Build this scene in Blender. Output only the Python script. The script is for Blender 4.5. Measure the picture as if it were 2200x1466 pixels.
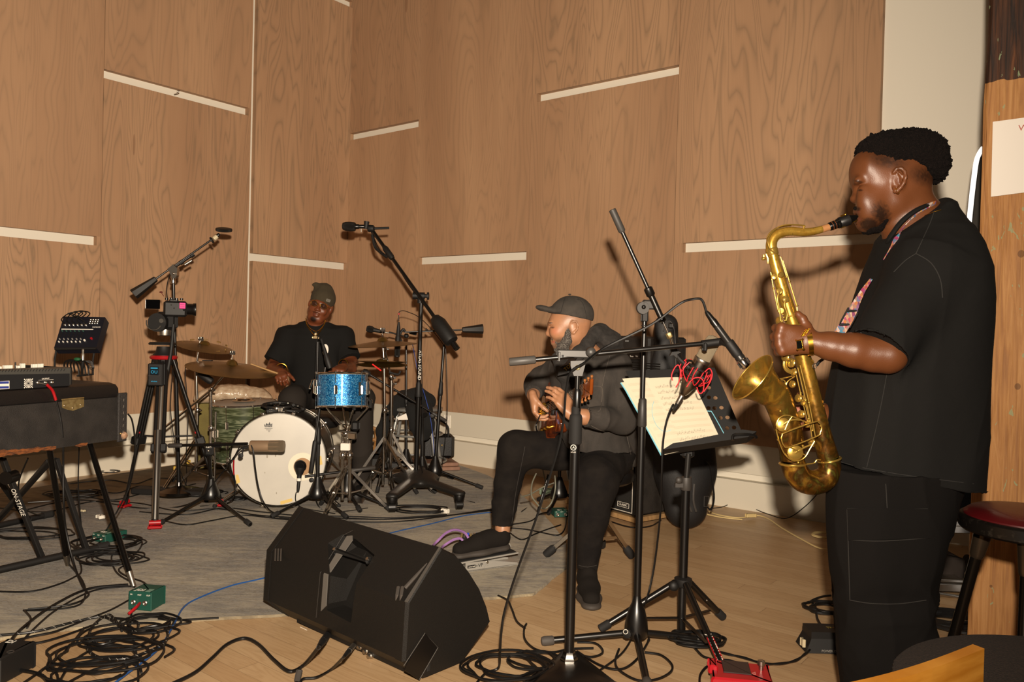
import bpy, bmesh, math, random
import numpy as np
from mathutils import Vector as V, Matrix as M
import openvdb
random.seed(7); rng=np.random.default_rng(7)
for o in list(bpy.data.objects): bpy.data.objects.remove(o)
SC=bpy.context.scene; COL=SC.collection
# ---------------------------------------------------------------- camera, light, exposure
F=1711.0; PITCH=.011; ROLL=.025; H=1.15
cr,sr,cp,sp=math.cos(ROLL),math.sin(ROLL),math.cos(PITCH),math.sin(PITCH)
FWD=V((0,cp,-sp)); UP0=V((0,sp,cp)); R0=V((1,0,0))
RT=R0*cr+UP0*sr; UP=UP0*cr-R0*sr
cam=bpy.data.cameras.new('camera'); co=bpy.data.objects.new('camera',cam); COL.objects.link(co)
m=M((RT,UP,-FWD)).transposed().to_4x4(); m.translation=V((0,0,H)); co.matrix_world=m
cam.sensor_width=36; cam.sensor_fit='HORIZONTAL'; cam.lens=36*F/2200; cam.clip_start=.05; cam.clip_end=60
SC.camera=co
SC.view_settings.view_transform='Standard'; SC.view_settings.look='None'; SC.view_settings.gamma=1
SC.view_settings.use_curve_mapping=False; SC.view_settings.exposure=0.0
w=bpy.data.worlds.new('world'); SC.world=w; w.use_nodes=True
w.node_tree.nodes['Background'].inputs[0].default_value=(1,.74,.5,1); w.node_tree.nodes['Background'].inputs[1].default_value=.035
def lamp(name,kind,loc,energy,color,size,target=None,**k):
    l=bpy.data.lights.new(name,kind); l.energy=energy; l.color=color
    if kind=='AREA': l.size=size
    else: l.shadow_soft_size=size
    for a,b in k.items(): setattr(l,a,b)
    o=bpy.data.objects.new(name,l); COL.objects.link(o); o.location=loc
    if target is not None: o.rotation_euler=(V(target)-V(loc)).to_track_quat('-Z','Y').to_euler()
    return o
FL=lamp('camera_flash','SPOT',(.03,-.02,H+.215),275,(1,.85,.68),.028,(-1.9,6,1.7),spot_size=math.radians(142),spot_blend=1.0)
FL.data.use_nodes=True
nt=FL.data.node_tree; em=[n for n in nt.nodes if n.type=='EMISSION'][0]; lf=nt.nodes.new('ShaderNodeLightFalloff'); lf.inputs[0].default_value=1.0; lf.inputs[1].default_value=0
nt.links.new(lf.outputs['Linear'],em.inputs[1])
lamp('overhead_fill','AREA',(1.0,1.0,4.6),4,(1,.72,.45),1.2,(0.2,4,0))  # unseen area light added overhead as weak warm ambient fill
# ---------------------------------------------------------------- pixel helpers (2200x1466 frame)
def ray(px,py): return RT*((px-1100)/F)-UP*((py-733)/F)+FWD
CAM=V((0,0,H))
def at(px,py,Y):
    r=ray(px,py); return CAM+r*(Y/r.y)
def G(px,py,z=0.0):
    r=ray(px,py); return CAM+r*((z-H)/r.z)
def onp(px,py,p0,n):
    r=ray(px,py); n=V(n); return CAM+r*((V(p0)-CAM).dot(n)/r.dot(n))
def pm(Y): return Y/F     # metres per pixel at depth Y
# ---------------------------------------------------------------- materials
def lin(c):
    if isinstance(c,str):
        c=[int(c[i:i+2],16)/255 for i in (1,3,5)]
        c=[x/12.92 if x<.04045 else ((x+.055)/1.055)**2.4 for x in c]
    return (c[0],c[1],c[2],1)
MATS={}
def mat(name,col,rough=.5,metal=0.,bump=0.,bscale=80.,noise=0.,nscale=8.,col2=None,stretch=(1,1,1),spec=.5,coat=0.,emit=0.,alpha=1.,sheen=0.,trans=0.,dist=0.,lo=.35,hi=.65):
    if name in MATS: return MATS[name]
    m=bpy.data.materials.new(name); m.use_nodes=True; nt=m.node_tree; b=nt.nodes['Principled BSDF']
    I=b.inputs; I['Base Color'].default_value=lin(col); I['Roughness'].default_value=rough; I['Metallic'].default_value=metal
    I['Specular IOR Level'].default_value=spec; I['Coat Weight'].default_value=coat; I['Sheen Weight'].default_value=sheen
    I['Transmission Weight'].default_value=trans; I['Alpha'].default_value=alpha
    if emit: I['Emission Color'].default_value=lin(col); I['Emission Strength'].default_value=emit
    tc=nt.nodes.new('ShaderNodeTexCoord'); mp=nt.nodes.new('ShaderNodeMapping'); mp.inputs['Scale'].default_value=stretch
    nt.links.new(tc.outputs['Object'],mp.inputs[0])
    if col2:
        n=nt.nodes.new('ShaderNodeTexNoise'); n.inputs['Scale'].default_value=nscale; n.inputs['Detail'].default_value=5; n.inputs['Distortion'].default_value=dist
        nt.links.new(mp.outputs[0],n.inputs['Vector'])
        r=nt.nodes.new('ShaderNodeValToRGB'); r.color_ramp.elements[0].position=lo; r.color_ramp.elements[1].position=hi
        r.color_ramp.elements[0].color=lin(col); r.color_ramp.elements[1].color=lin(col2)
        nt.links.new(n.outputs['Fac'],r.inputs[0]); nt.links.new(r.outputs[0],I['Base Color'])
    if bump:
        n=nt.nodes.new('ShaderNodeTexNoise'); n.inputs['Scale'].default_value=bscale; n.inputs['Detail'].default_value=3
        nt.links.new(mp.outputs[0],n.inputs['Vector'])
        bp=nt.nodes.new('ShaderNodeBump'); bp.inputs['Strength'].default_value=bump; bp.inputs['Distance'].default_value=.01
        nt.links.new(n.outputs['Fac'],bp.inputs['Height']); nt.links.new(bp.outputs[0],I['Normal'])
    MATS[name]=m; return m
def attrmat(name,rough=.6,bump=0.,bscale=200.,spec=.4,**k):
    m=mat(name,(.5,.5,.5),rough,bump=bump,bscale=bscale,spec=spec,**k); nt=m.node_tree
    a=nt.nodes.new('ShaderNodeAttribute'); a.attribute_name='Col'; nt.links.new(a.outputs['Color'],nt.nodes['Principled BSDF'].inputs['Base Color']); return m
BLK=mat('black_metal','#0d0b0a',.32,.0,spec=.6)
BLM=mat('black_matte','#100e0d',.6)
RUB=mat('rubber','#141211',.8)
GRYP=mat('grey_plastic','#35312e',.55)
CHR=mat('chrome','#d8d2ca',.16,1.)
SIL=mat('silver_satin','#b9b2a8',.34,1.)
CAB=mat('cable_black','#0b0a0a',.45)
RED=mat('red_plastic','#a01018',.4)
WHT=mat('white_plastic','#e6dfd2',.5)
GLD=mat('gold','#d9a441',.25,1.)
# ---------------------------------------------------------------- mesh builder
def basis(ax,ref=None):
    z=V(ax).normalized(); r=V(ref) if ref is not None else (V((0,0,1)) if abs(z.z)<.9 else V((1,0,0)))
    x=(r-z*r.dot(z)).normalized(); y=z.cross(x); return x,y,z
def crom(pts,n=8,closed=False):
    P=[V(p) for p in pts]; N=len(P); out=[]
    if N<3: return P
    seg=N if closed else N-1
    for i in range(seg):
        if closed: a,b,c,d=P[i-1],P[i],P[(i+1)%N],P[(i+2)%N]
        else: a,b,c,d=P[max(i-1,0)],P[i],P[i+1],P[min(i+2,N-1)]
        for k in range(n):
            t=k/n; out.append(.5*((2*b)+(c-a)*t+(2*a-5*b+4*c-d)*t*t+(3*b-a-3*c+d)*t**3))
    if not closed: out.append(P[-1])
    return out
def interp(vals,n):
    xs=np.linspace(0,1,len(vals)); return list(np.interp(np.linspace(0,1,n),xs,vals))
class MB:
    def __init__(s): s.v=[]; s.f=[]
    def add(s,vs,fs):
        o=len(s.v); s.v+=[tuple(v) for v in vs]; s.f+=[tuple(i+o for i in f) for f in fs]; return s
    def box(s,c,size,x=None,z=None,bev=0):
        """box at c; x,z: local axes"""
        Z=V(z).normalized() if z is not None else V((0,0,1)); X=V(x) if x is not None else V((1,0,0))
        X=(X-Z*X.dot(Z)).normalized(); Y=Z.cross(X); a,b,c_=[q/2 for q in size]; c=V(c)
        if bev:
            e=bev; rings=[]
            for zz,ins in ((-c_,e),(-c_+e,0),(c_-e,0),(c_,e)):
                q=[]
                for sx,sy in ((-1,-1),(1,-1),(1,1),(-1,1)):
                    A,B=a-ins,b-ins
                    p1=(sx*A,sy*(B-e)); p2=(sx*(A-e),sy*B)
                    q+= [p1,p2] if sx*sy<0 else [p2,p1]
                rings.append([c+X*p[0]+Y*p[1]+Z*zz for p in q])
            return s.loft(rings)
        vs=[c+X*(a*i)+Y*(b*j)+Z*(c_*k) for k in (-1,1) for j in (-1,1) for i in (-1,1)]
        return s.add(vs,[(0,2,3,1),(4,5,7,6),(0,1,5,4),(2,6,7,3),(0,4,6,2),(1,3,7,5)])
    def loft(s,rings,cap=True,closed=False):
        n=len(rings[0]); vs=[p for r in rings for p in r]; fs=[]
        R=len(rings)
        for i in range(R if closed else R-1):
            j=(i+1)%R
            for k in range(n): fs.append((i*n+k,i*n+(k+1)%n,j*n+(k+1)%n,j*n+k))
        if cap and not closed: fs+=[tuple(range(n))[::-1],tuple((R-1)*n+k for k in range(n))]
        return s.add(vs,fs)
    def cyl(s,a,b,r,r2=None,n=14,cap=True):
        a,b=V(a),V(b); x,y,_=basis(b-a); r2=r if r2 is None else r2
        return s.loft([[p+x*(q*math.cos(t))+y*(q*math.sin(t)) for t in [2*math.pi*k/n for k in range(n)]] for p,q in ((a,r),(b,r2))],cap)
    def tube(s,pts,r,n=8,sm=0,closed=False,cap=True,flat=1.0,ref=None):
        P=crom(pts,sm,closed) if sm else [V(p) for p in pts]
        N=len(P); rr=interp(r,N) if isinstance(r,(list,tuple)) else [r]*N
        rings=[]; x=None
        for i,p in enumerate(P):
            if closed: t=P[(i+1)%N]-P[i-1]
            else: t=P[min(i+1,N-1)]-P[max(i-1,0)]
            if t.length<1e-9: t=V((0,0,1))
            t.normalize()
            if x is None or ref is not None: x,y,_=basis(t,ref)
            else:
                x=x-t*x.dot(t)
                if x.length<1e-6: x,y,_=basis(t)
                x.normalize(); y=t.cross(x)
            rings.append([p+x*(rr[i]*math.cos(2*math.pi*k/n))+y*(rr[i]*flat*math.sin(2*math.pi*k/n)) for k in range(n)])
        return s.loft(rings,cap,closed)
    def lathe(s,prof,o,ax,n=24,sc=(1,1),ref=None,cap=True):
        """prof: [(radius,height)] along ax"""
        x,y,z=basis(ax,ref); o=V(o)
        return s.loft([[o+z*h+x*(r*sc[0]*math.cos(2*math.pi*k/n))+y*(r*sc[1]*math.sin(2*math.pi*k/n)) for k in range(n)] for r,h in prof],cap)
    def sph(s,c,r,sc=(1,1,1),n=12,ax=(0,0,1),ref=None):
        x,y,z=basis(ax,ref); c=V(c); rings=[]
        for i in range(1,n):
            a=math.pi*i/n; rings.append([c+x*(r*sc[0]*math.sin(a)*math.cos(t))+y*(r*sc[1]*math.sin(a)*math.sin(t))-z*(r*sc[2]*math.cos(a)) for t in [2*math.pi*k/(n*2) for k in range(n*2)]])
        return s.loft(rings)
    def torus(s,c,ax,R,r,n=40,k=8,a0=0,a1=None,ref=None,sc=(1,1)):
        x,y,z=basis(ax,ref); c=V(c); cl=a1 is None; a1=2*math.pi if cl else a1
        N=n if cl else n+1
        pts=[c+x*(R*sc[0]*math.cos(t))+y*(R*sc[1]*math.sin(t)) for t in [a0+(a1-a0)*i/n for i in range(N)]]
        return s.tube(pts,r,k,closed=cl)
    def prism(s,poly,ex):
        P=[V(p) for p in poly]; E=V(ex); return s.loft([P,[p+E for p in P]])
    def poly(s,pts): return s.add(pts,[tuple(range(len(pts)))])
    def grid(s,pts,nu,nv):
        return s.add(pts,[(j*nu+i,j*nu+i+1,(j+1)*nu+i+1,(j+1)*nu+i) for j in range(nv-1) for i in range(nu-1)])
def mesh_obj(name,verts,faces,material,parent=None,origin=(0,0,0),smooth=True,ang=40,cols=None,tri=False):
    me=bpy.data.meshes.new(name); O=np.array(origin)
    if isinstance(verts,np.ndarray): me.from_pydata((verts-O).tolist(),[],faces if isinstance(faces,list) else faces.tolist())
    else: me.from_pydata([(v[0]-O[0],v[1]-O[1],v[2]-O[2]) for v in verts],[],faces)
    if not tri:
        bm=bmesh.new(); bm.from_mesh(me); bmesh.ops.recalc_face_normals(bm,faces=bm.faces); bm.to_mesh(me); bm.free()
    if smooth:
        me.shade_smooth()
        if ang: me.set_sharp_from_angle(angle=math.radians(ang))
    me.materials.append(material)
    if cols is not None:
        ca=me.color_attributes.new('Col','FLOAT_COLOR','POINT'); ca.data.foreach_set('color',np.asarray(cols,dtype=np.float32).ravel())
    o=bpy.data.objects.new(name,me); COL.objects.link(o)
    if parent is not None: o.parent=parent
    return o
class Thing:
    def __init__(s,name,label,cat,origin=None,group=None,kind=None):
        s.name=name; s.o=None; s.org=V(origin) if origin is not None else V((0,0,0))
        s.props={'label':label,'category':cat}
        if group: s.props['group']=group
        if kind: s.props['kind']=kind
        if origin is not None:
            s.o=bpy.data.objects.new(name,None); COL.objects.link(s.o); s.o.location=s.org; s.o.empty_display_size=.05; s.tag(s.o)
    def tag(s,o):
        for k,v in s.props.items(): o[k]=v
    def p(s,name,mb,material,parent=None,label=None,**k):
        """a part; parent: another part for a sub-part"""
        o=mesh_obj(name,mb.v,mb.f,material,parent or s.o,s.org,**k)
        if s.o is None: s.o=o; s.tag(o)
        if label: o['label']=label
        return o
    def raw(s,name,verts,faces,material,parent=None,cols=None,**k):
        o=mesh_obj(name,verts,faces,material,parent or s.o,s.org,cols=cols,tri=True,ang=0,**k)
        if s.o is None: s.o=o; s.tag(o)
        return o
def one(name,label,cat,mb,material,group=None,kind=None,**k):
    """a thing of a single mesh, with its origin at its own base"""
    vs=np.array(mb.v); c=(vs.min(0)+vs.max(0))/2; c[2]=vs[:,2].min()
    o=mesh_obj(name,mb.v,mb.f,material,None,c,**k); o.location=c
    o['label']=label; o['category']=cat
    if group: o['group']=group
    if kind: o['kind']=kind
    return o
def textpart(t,name,txt,c,x,up,size,material,parent=None,depth=.0008):
    """real lettering: text curve turned to a mesh, centred at c, reading along x"""
    cu=bpy.data.curves.new('txt','FONT'); cu.body=txt; cu.size=size; cu.extrude=depth/2; cu.align_x='CENTER'; cu.align_y='CENTER'; cu.resolution_u=2
    to=bpy.data.objects.new('txt',cu); COL.objects.link(to); dg=bpy.context.evaluated_depsgraph_get()
    me=bpy.data.meshes.new_from_object(to.evaluated_get(dg)); bpy.data.objects.remove(to)
    X=V(x).normalized(); U=V(up); U=(U-X*U.dot(X)).normalized(); Z=X.cross(U); c=V(c)
    vs=[c+X*v.co.x+U*v.co.y+Z*v.co.z for v in me.vertices]; fs=[tuple(p.vertices) for p in me.polygons]
    mb=MB(); mb.add(vs,fs); return t.p(name,mb,material,parent,smooth=False)
# ---------------------------------------------------------------- signed-distance sculpting (bodies, clothes)
class SDF:
    def __init__(s,vox=.006): s.pr=[]; s.vox=vox
    def _a(s,fn,lo,hi,k,op): s.pr.append((fn,np.array(lo),np.array(hi),k,op)); return s
    def cap(s,a,b,ra,rb=None,k=.02,op=1,n=None,sq=1.0):
        """tapered capsule a->b; n,sq: squash along n by factor sq"""
        a=np.array(a,float); b=np.array(b,float); rb=ra if rb is None else rb; R=max(ra,rb)*1.05
        nn=np.array(V(n).normalized()) if n is not None else None
        def fn(P):
            q=P-a; ba=b-a
            if nn is not None:
                q=q+(sq-1)*(q@nn)[...,None]*nn; ba=ba+(sq-1)*(ba@nn)*nn
            L=max(ba@ba,1e-12); h=np.clip((q@ba)/L,0,1); d=np.linalg.norm(q-h[...,None]*ba,axis=-1)-(ra+(rb-ra)*h)
            return d/(sq if sq>1 else 1)
        Rm=R*max(1,1/sq)
        return s._a(fn,np.minimum(a,b)-Rm,np.maximum(a,b)+Rm,k,op)
    def chain(s,pts,rs,k=.02,op=1,n=None,sq=1.0):
        for i in range(len(pts)-1): s.cap(pts[i],pts[i+1],rs[i],rs[i+1],k if i==0 or k<.004 else max(k*.6,.003),op,n,sq)
        return s
    def ell(s,c,r,ax=None,ref=None,k=.02,op=1):
        """ellipsoid radii r=(x,y,z) in frame (ref->x, ax->z)"""
        c=np.array(c,float); r=np.array(r,float)
        if ax is not None:
            x,y,z=basis(ax,ref); Rm=np.array([x,y,z])
        else: Rm=np.eye(3)
        def fn(P):
            q=(P-c)@Rm.T; k0=np.linalg.norm(q/r,axis=-1); k1=np.linalg.norm(q/(r*r),axis=-1)+1e-9
            return k0*(k0-1)/k1
        m=r.max()*1.02
        return s._a(fn,c-m,c+m,k,op)
    def half(s,c,n,k=.01,op=-1,rad=10):
        """cuts away the side n points to, within rad of c"""
        c=np.array(c,float); n=np.array(V(n).normalized())
        def fn(P):
            d=-((P-c)@n)
            return np.maximum(d,np.linalg.norm(P-c,axis=-1)-rad)
        return s._a(fn,c-rad,c+rad,k,op)
    def mesh(s,disp=None,dual=0.0):
        vx=s.vox; B=32; band=3*vx
        lo=np.min([p[1] for p in s.pr if p[4]>0],axis=0)-.03; hi=np.max([p[2] for p in s.pr if p[4]>0],axis=0)+.03
        i0=np.floor(lo/vx/B).astype(int); i1=np.ceil(hi/vx/B).astype(int)
        g=openvdb.FloatGrid(band); ar=np.arange(B)
        for bx in range(i0[0],i1[0]):
            for by in range(i0[1],i1[1]):
                for bz in range(i0[2],i1[2]):
                    o=np.array([bx,by,bz])*B; L=o*vx; Hh=(o+B)*vx
                    act=[p for p in s.pr if np.all(p[1]-p[3]-band<=Hh) and np.all(p[2]+p[3]+band>=L)]
                    if not any(p[4]>0 for p in act): continue
                    X,Y,Z=np.meshgrid(o[0]+ar,o[1]+ar,o[2]+ar,indexing='ij'); P=np.stack([X,Y,Z],-1)*vx
                    # quick reject at the block centre
                    D=None
                    for fn,_,_,k,op in act:
                        d=fn(P)
                        if D is None: D=d if op>0 else np.full(d.shape,band*3); 
                        elif op>0:
                            h=np.clip(k-np.abs(D-d),0,None)/max(k,1e-6); D=np.minimum(D,d)-h*h*k*.25
                        else:
                            d=-d; h=np.clip(k-np.abs(D-d),0,None)/max(k,1e-6); D=np.maximum(D,d)+h*h*k*.25
                    if D.min()>=band: continue
                    if D.max()<=-band:
                        g.fill(tuple(int(v) for v in o),tuple(int(v) for v in o+B-1),-band,False) ; continue
                    g.copyFromArray(np.ascontiguousarray(np.clip(D,-band,band),dtype=np.float32),ijk=tuple(int(v) for v in o),tolerance=0)
        pts,tris,quads=g.convertToPolygons(0.0,dual); pts=np.array(pts,dtype=float)*vx
        faces=[tuple(int(i) for i in q) for q in np.array(tris).reshape(-1,3)]+[tuple(int(i) for i in q) for q in np.array(quads).reshape(-1,4)]
        # outward orientation
        q=np.array([f[:3] for f in faces]); a,b,c=pts[q[:,0]],pts[q[:,1]],pts[q[:,2]]
        if np.einsum('ij,ij->i',a-pts.mean(0),np.cross(b-pts.mean(0),c-pts.mean(0))).sum()<0: faces=[f[::-1] for f in faces]; q=np.array([f[:3] for f in faces]); a,b,c=pts[q[:,0]],pts[q[:,1]],pts[q[:,2]]
        if disp is not None:
            fn=np.cross(b-a,c-a); N=np.zeros_like(pts)
            for j in range(3): np.add.at(N,q[:,j],fn)
            N/=np.linalg.norm(N,axis=1)[:,None]+1e-12
            pts=pts+N*disp(pts)[:,None]
        return pts,faces
def wnoise(P,sc,seed=0,oct=3):
    """cheap smooth noise of positions"""
    r=np.random.default_rng(seed); out=np.zeros(len(P)); amp=1; f=1
    for o in range(oct):
        W=0
        A=r.normal(size=(6,3)); ph=r.uniform(0,6.28,6)
        q=P*sc*f+np.sin(P[:,[1,2,0]]*sc*f*.9+ph[:3])*.8
        for i in range(6): W=W+np.sin(q@A[i]+ph[i])
        out+=amp*W/6; amp*=.5; f*=2.1
    return out
def folds(P,d,sc,seed=0,stretch=.25):
    """fold pattern running along direction d"""
    d=np.array(V(d).normalized()); q=P-(1-stretch)*np.outer(P@d,d); n=wnoise(q,sc,seed,2); return -np.abs(n)**.7
# ---------------------------------------------------------------- the room
TH=.666; C0=V((-1.662,7.964,0))
DR=V((math.cos(TH),-math.sin(TH),0)); DL=V((-math.sin(TH),-math.cos(TH),0))   # along right / left wall from the corner
NR=V((-math.sin(TH),-math.cos(TH),0)); NL=V((math.cos(TH),-math.sin(TH),0))   # normals into the room
def wallpt(px,py,right=True,off=0):
    n=NR if right else NL; return onp(px,py,C0+n*off,n)
def nodes(m): nt=m.node_tree; return nt,nt.nodes,nt.links,nt.nodes['Principled BSDF']
def mth(nt,op,a,b=None):
    n=nt.nodes.new('ShaderNodeMath'); n.operation=op
    for i,v in enumerate((a,b)):
        if v is None: continue
        if isinstance(v,(int,float)): n.inputs[i].default_value=v
        else: nt.links.new(v,n.inputs[i])
    return n.outputs[0]
def ramp(nt,fac,stops):
    r=nt.nodes.new('ShaderNodeValToRGB'); e=r.color_ramp.elements
    while len(e)<len(stops): e.new(.5)
    for i,(p,c) in enumerate(stops): e[i].position=p; e[i].color=lin(c)
    nt.links.new(fac,r.inputs[0]); return r.outputs[0]
def mixc(nt,fac,a,b,mode='MIX'):
    n=nt.nodes.new('ShaderNodeMix'); n.data_type='RGBA'; n.blend_type=mode
    for s,v in ((0,fac),(6,a),(7,b)):
        if isinstance(v,(int,float)): n.inputs[s].default_value=v
        elif isinstance(v,tuple): n.inputs[s].default_value=v
        else: nt.links.new(v,n.inputs[s])
    return n.outputs[2]
def noise(nt,vec,scale,detail=4,dist=0.,rough=.5):
    n=nt.nodes.new('ShaderNodeTexNoise'); n.inputs['Scale'].default_value=scale; n.inputs['Detail'].default_value=detail; n.inputs['Distortion'].default_value=dist; n.inputs['Roughness'].default_value=rough
    nt.links.new(vec,n.inputs['Vector']); return n.outputs['Fac']
def mapv(nt,scale,loc=(0,0,0),rot=(0,0,0),src='Object'):
    tc=nt.nodes.new('ShaderNodeTexCoord'); mp=nt.nodes.new('ShaderNodeMapping'); mp.inputs['Scale'].default_value=scale; mp.inputs['Location'].default_value=loc; mp.inputs['Rotation'].default_value=rot
    nt.links.new(tc.outputs[src],mp.inputs[0]); return mp.outputs[0]
# plywood: cathedral grain = contour lines of a stretched noise, offset per sheet
PLY=bpy.data.materials.new('plywood'); PLY.use_nodes=True; nt,N_,L_,B_=nodes(PLY)
tc=N_.new('ShaderNodeTexCoord'); sx=N_.new('ShaderNodeSeparateXYZ'); L_.new(tc.outputs['Object'],sx.inputs[0])
at_=N_.new('ShaderNodeAttribute'); at_.attribute_name='sheet'
off=mth(nt,'MULTIPLY',at_.outputs['Fac'],5.37)
cx=N_.new('ShaderNodeCombineXYZ'); L_.new(mth(nt,'ADD',mth(nt,'MULTIPLY',sx.outputs[0],2.0),off),cx.inputs[0]); L_.new(off,cx.inputs[1]); L_.new(mth(nt,'MULTIPLY',sx.outputs[2],.24),cx.inputs[2])
n1=noise(nt,cx.outputs[0],1.5,3.0,.6,.42)
rings=mth(nt,'FRACT',mth(nt,'MULTIPLY',n1,30))
ringm=mth(nt,'POWER',mth(nt,'ABSOLUTE',mth(nt,'SUBTRACT',mth(nt,'MULTIPLY',rings,2),1)),3.0)
cx2=N_.new('ShaderNodeCombineXYZ'); L_.new(mth(nt,'ADD',mth(nt,'MULTIPLY',sx.outputs[0],60),off),cx2.inputs[0]); L_.new(mth(nt,'MULTIPLY',sx.outputs[2],1.6),cx2.inputs[2])
fine=noise(nt,cx2.outputs[0],2.2,4)
big=noise(nt,cx.outputs[0],1.1,2)
base=ramp(nt,big,[(.3,'#9f7b5e'),(.7,'#b5906f')])
wsh=N_.new('ShaderNodeTexWhiteNoise'); wsh.noise_dimensions='1D'; L_.new(at_.outputs['Fac'],wsh.inputs['W'])
g1=mixc(nt,mth(nt,'MULTIPLY',ringm,mth(nt,'ADD',mth(nt,'MULTIPLY',wsh.outputs['Value'],.4),.22)),base,lin('#75634f'))
g2=mixc(nt,mth(nt,'MULTIPLY',fine,.30),g1,lin('#8a6848'))
# knots
vo=N_.new('ShaderNodeTexVoronoi'); vo.inputs['Scale'].default_value=1.0; L_.new(cx.outputs[0],vo.inputs['Vector'])
kn=mth(nt,'LESS_THAN',vo.outputs['Distance'],.035)
g3=mixc(nt,mth(nt,'MULTIPLY',kn,.35),g2,lin('#5a3826'))
L_.new(g3,B_.inputs['Base Color']); B_.inputs['Roughness'].default_value=.62; B_.inputs['Specular IOR Level'].default_value=.25
WPAINT=mat('white_paint','#ddd6c6',.55,bump=.03,bscale=60)
BPAINT=mat('base_paint','#d0c8b6',.5)
def wall(side,d,n,smax,joints,slots,top=4.9,z0=.435,t=.05,hw=.068):
    """local frame: x along the wall from the corner, y towards the room, z up"""
    right=side=='right'; sgn=1 if right else -1
    ang=math.atan2(d.y,d.x); org=C0
    def loc(mb,name,material,parent=None):
        o=mesh_obj(name,mb.v,mb.f,material,parent,smooth=False)
        return o
    # local y must point into the room: for the right wall (d rotated) into room = local -y*? use explicit sign
    yn=-1.0 if right else 1.0
    mb=MB(); mb.box((smax/2,-yn*.06,top/2),(smax+.2,.12,top))
    wo=loc(mb,'wall_'+side,WPAINT); wo.location=org; wo.rotation_euler=(0,0,ang); wo['kind']='structure'
    # sheets between joints, split by the slots
    for i in range(len(joints)-1):
        a,b,gapb=joints[i][0],joints[i+1][0],joints[i+1][1]
        zs=sorted([s for s in slots if s[0]==i],key=lambda s:s[1]); z=z0; k=0
        for sl in zs+[None]:
            z1=top if sl is None else sl[1]
            ga=joints[i][1]
            mb=MB(); x0,x1=a+ga/2+.0016,b-gapb/2-.0016
            mb.box(((x0+x1)/2,yn*t/2,(z+z1)/2),(x1-x0,t,z1-z-.0005))
            o=loc(mb,'plywood_panel',PLY,wo); me=o.data
            at=me.attributes.new('sheet','FLOAT','POINT'); sv=(i*3+k*1.7+(20 if right else 0)); at.data.foreach_set('value',[sv]*len(me.vertices))
            if sl is not None:
                # ends of the recess: plywood continues beside a slot shorter than its sheet
                for u0,u1 in ((x0,sl[2]),(sl[3],x1)):
                    if u1-u0>.004:
                        mb=MB(); mb.box(((u0+u1)/2,yn*t/2,sl[1]+hw/2),(u1-u0,t,hw+.0005)); q=loc(mb,'plywood_panel',PLY,wo)
                        at=q.data.attributes.new('sheet','FLOAT','POINT'); at.data.foreach_set('value',[sv]*len(q.data.vertices))
                z=sl[1]+hw
            k+=1
    # baseboards: a low proud one, a recessed groove, an upper fascia
    mb=MB(); mb.box((smax/2,yn*.0375,.095),(smax,.075,.19)); bo=loc(mb,'baseboard_'+side,BPAINT); bo.location=org; bo.rotation_euler=(0,0,ang); bo['kind']='structure'
    mb=MB(); mb.box((smax/2,yn*.038,.003),(smax,.08,.006)); loc(mb,'baseboard_shoe',BPAINT,bo)
    mb=MB(); mb.box((smax/2,yn*.02,.335),(smax,.04,.198)); loc(mb,'baseboard_fascia',BPAINT,bo)
    return wo
g=.045
wall('right',DR,NR,6.6,[(0,0),(1.002,0),(2.295,0),(3.604,0),(4.958,0)],
     [(0,3.007,.03,1.0),(1,1.746,1.04,2.28),(2,3.02,2.35,3.60),(3,1.746,3.67,4.958)])
wall('left',DL,NL,7.0,[(0,0),(1.14,g),(2.43,0),(3.72,0),(5.0,0),(6.9,0)],
     [(0,1.725,0.02,1.12),(0,4.31,.0,1.12),(1,2.99,1.19,2.43),(2,1.725,2.46,3.72),(2,4.2,2.46,3.72),(3,2.99,3.8,5.0)])
# floor: strip oak running along the right wall
FLR=bpy.data.materials.new('oak_floor'); FLR.use_nodes=True; nt,N_,L_,B_=nodes(FLR)
tc=N_.new('ShaderNodeTexCoord'); sx=N_.new('ShaderNodeSeparateXYZ'); L_.new(tc.outputs['Object'],sx.inputs[0])
row=mth(nt,'FLOOR',mth(nt,'DIVIDE',sx.outputs[1],.083)); wn=N_.new('ShaderNodeTexWhiteNoise'); wn.noise_dimensions='1D'; L_.new(row,wn.inputs['W'])
xs=mth(nt,'ADD',sx.outputs[0],mth(nt,'MULTIPLY',wn.outputs['Value'],1.9)); pl=mth(nt,'FLOOR',mth(nt,'DIVIDE',xs,1.35))
wn2=N_.new('ShaderNodeTexWhiteNoise'); wn2.noise_dimensions='2D'; cb=N_.new('ShaderNodeCombineXYZ'); L_.new(row,cb.inputs[0]); L_.new(pl,cb.inputs[1]); L_.new(cb.outputs[0],wn2.inputs['Vector'])
cv=N_.new('ShaderNodeCombineXYZ'); L_.new(mth(nt,'MULTIPLY',xs,.75),cv.inputs[0]); L_.new(mth(nt,'MULTIPLY',sx.outputs[1],9),cv.inputs[1]); L_.new(mth(nt,'MULTIPLY',wn2.outputs['Value'],33),cv.inputs[2])
nn=noise(nt,cv.outputs[0],2.0,4,.6); rg=mth(nt,'POWER',mth(nt,'ABSOLUTE',mth(nt,'SUBTRACT',mth(nt,'MULTIPLY',mth(nt,'FRACT',mth(nt,'MULTIPLY',nn,9)),2),1)),2)
bc=ramp(nt,wn2.outputs['Value'],[(0,'#b1906a'),(1,'#c2a47e')])
bc=mixc(nt,mth(nt,'MULTIPLY',rg,.35),bc,lin('#96744e'))
fy=mth(nt,'FRACT',mth(nt,'DIVIDE',sx.outputs[1],.083)); fx=mth(nt,'FRACT',mth(nt,'DIVIDE',xs,1.35))
gap=mth(nt,'MAXIMUM',mth(nt,'LESS_THAN',fy,.018),mth(nt,'LESS_THAN',fx,.0016))
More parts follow.
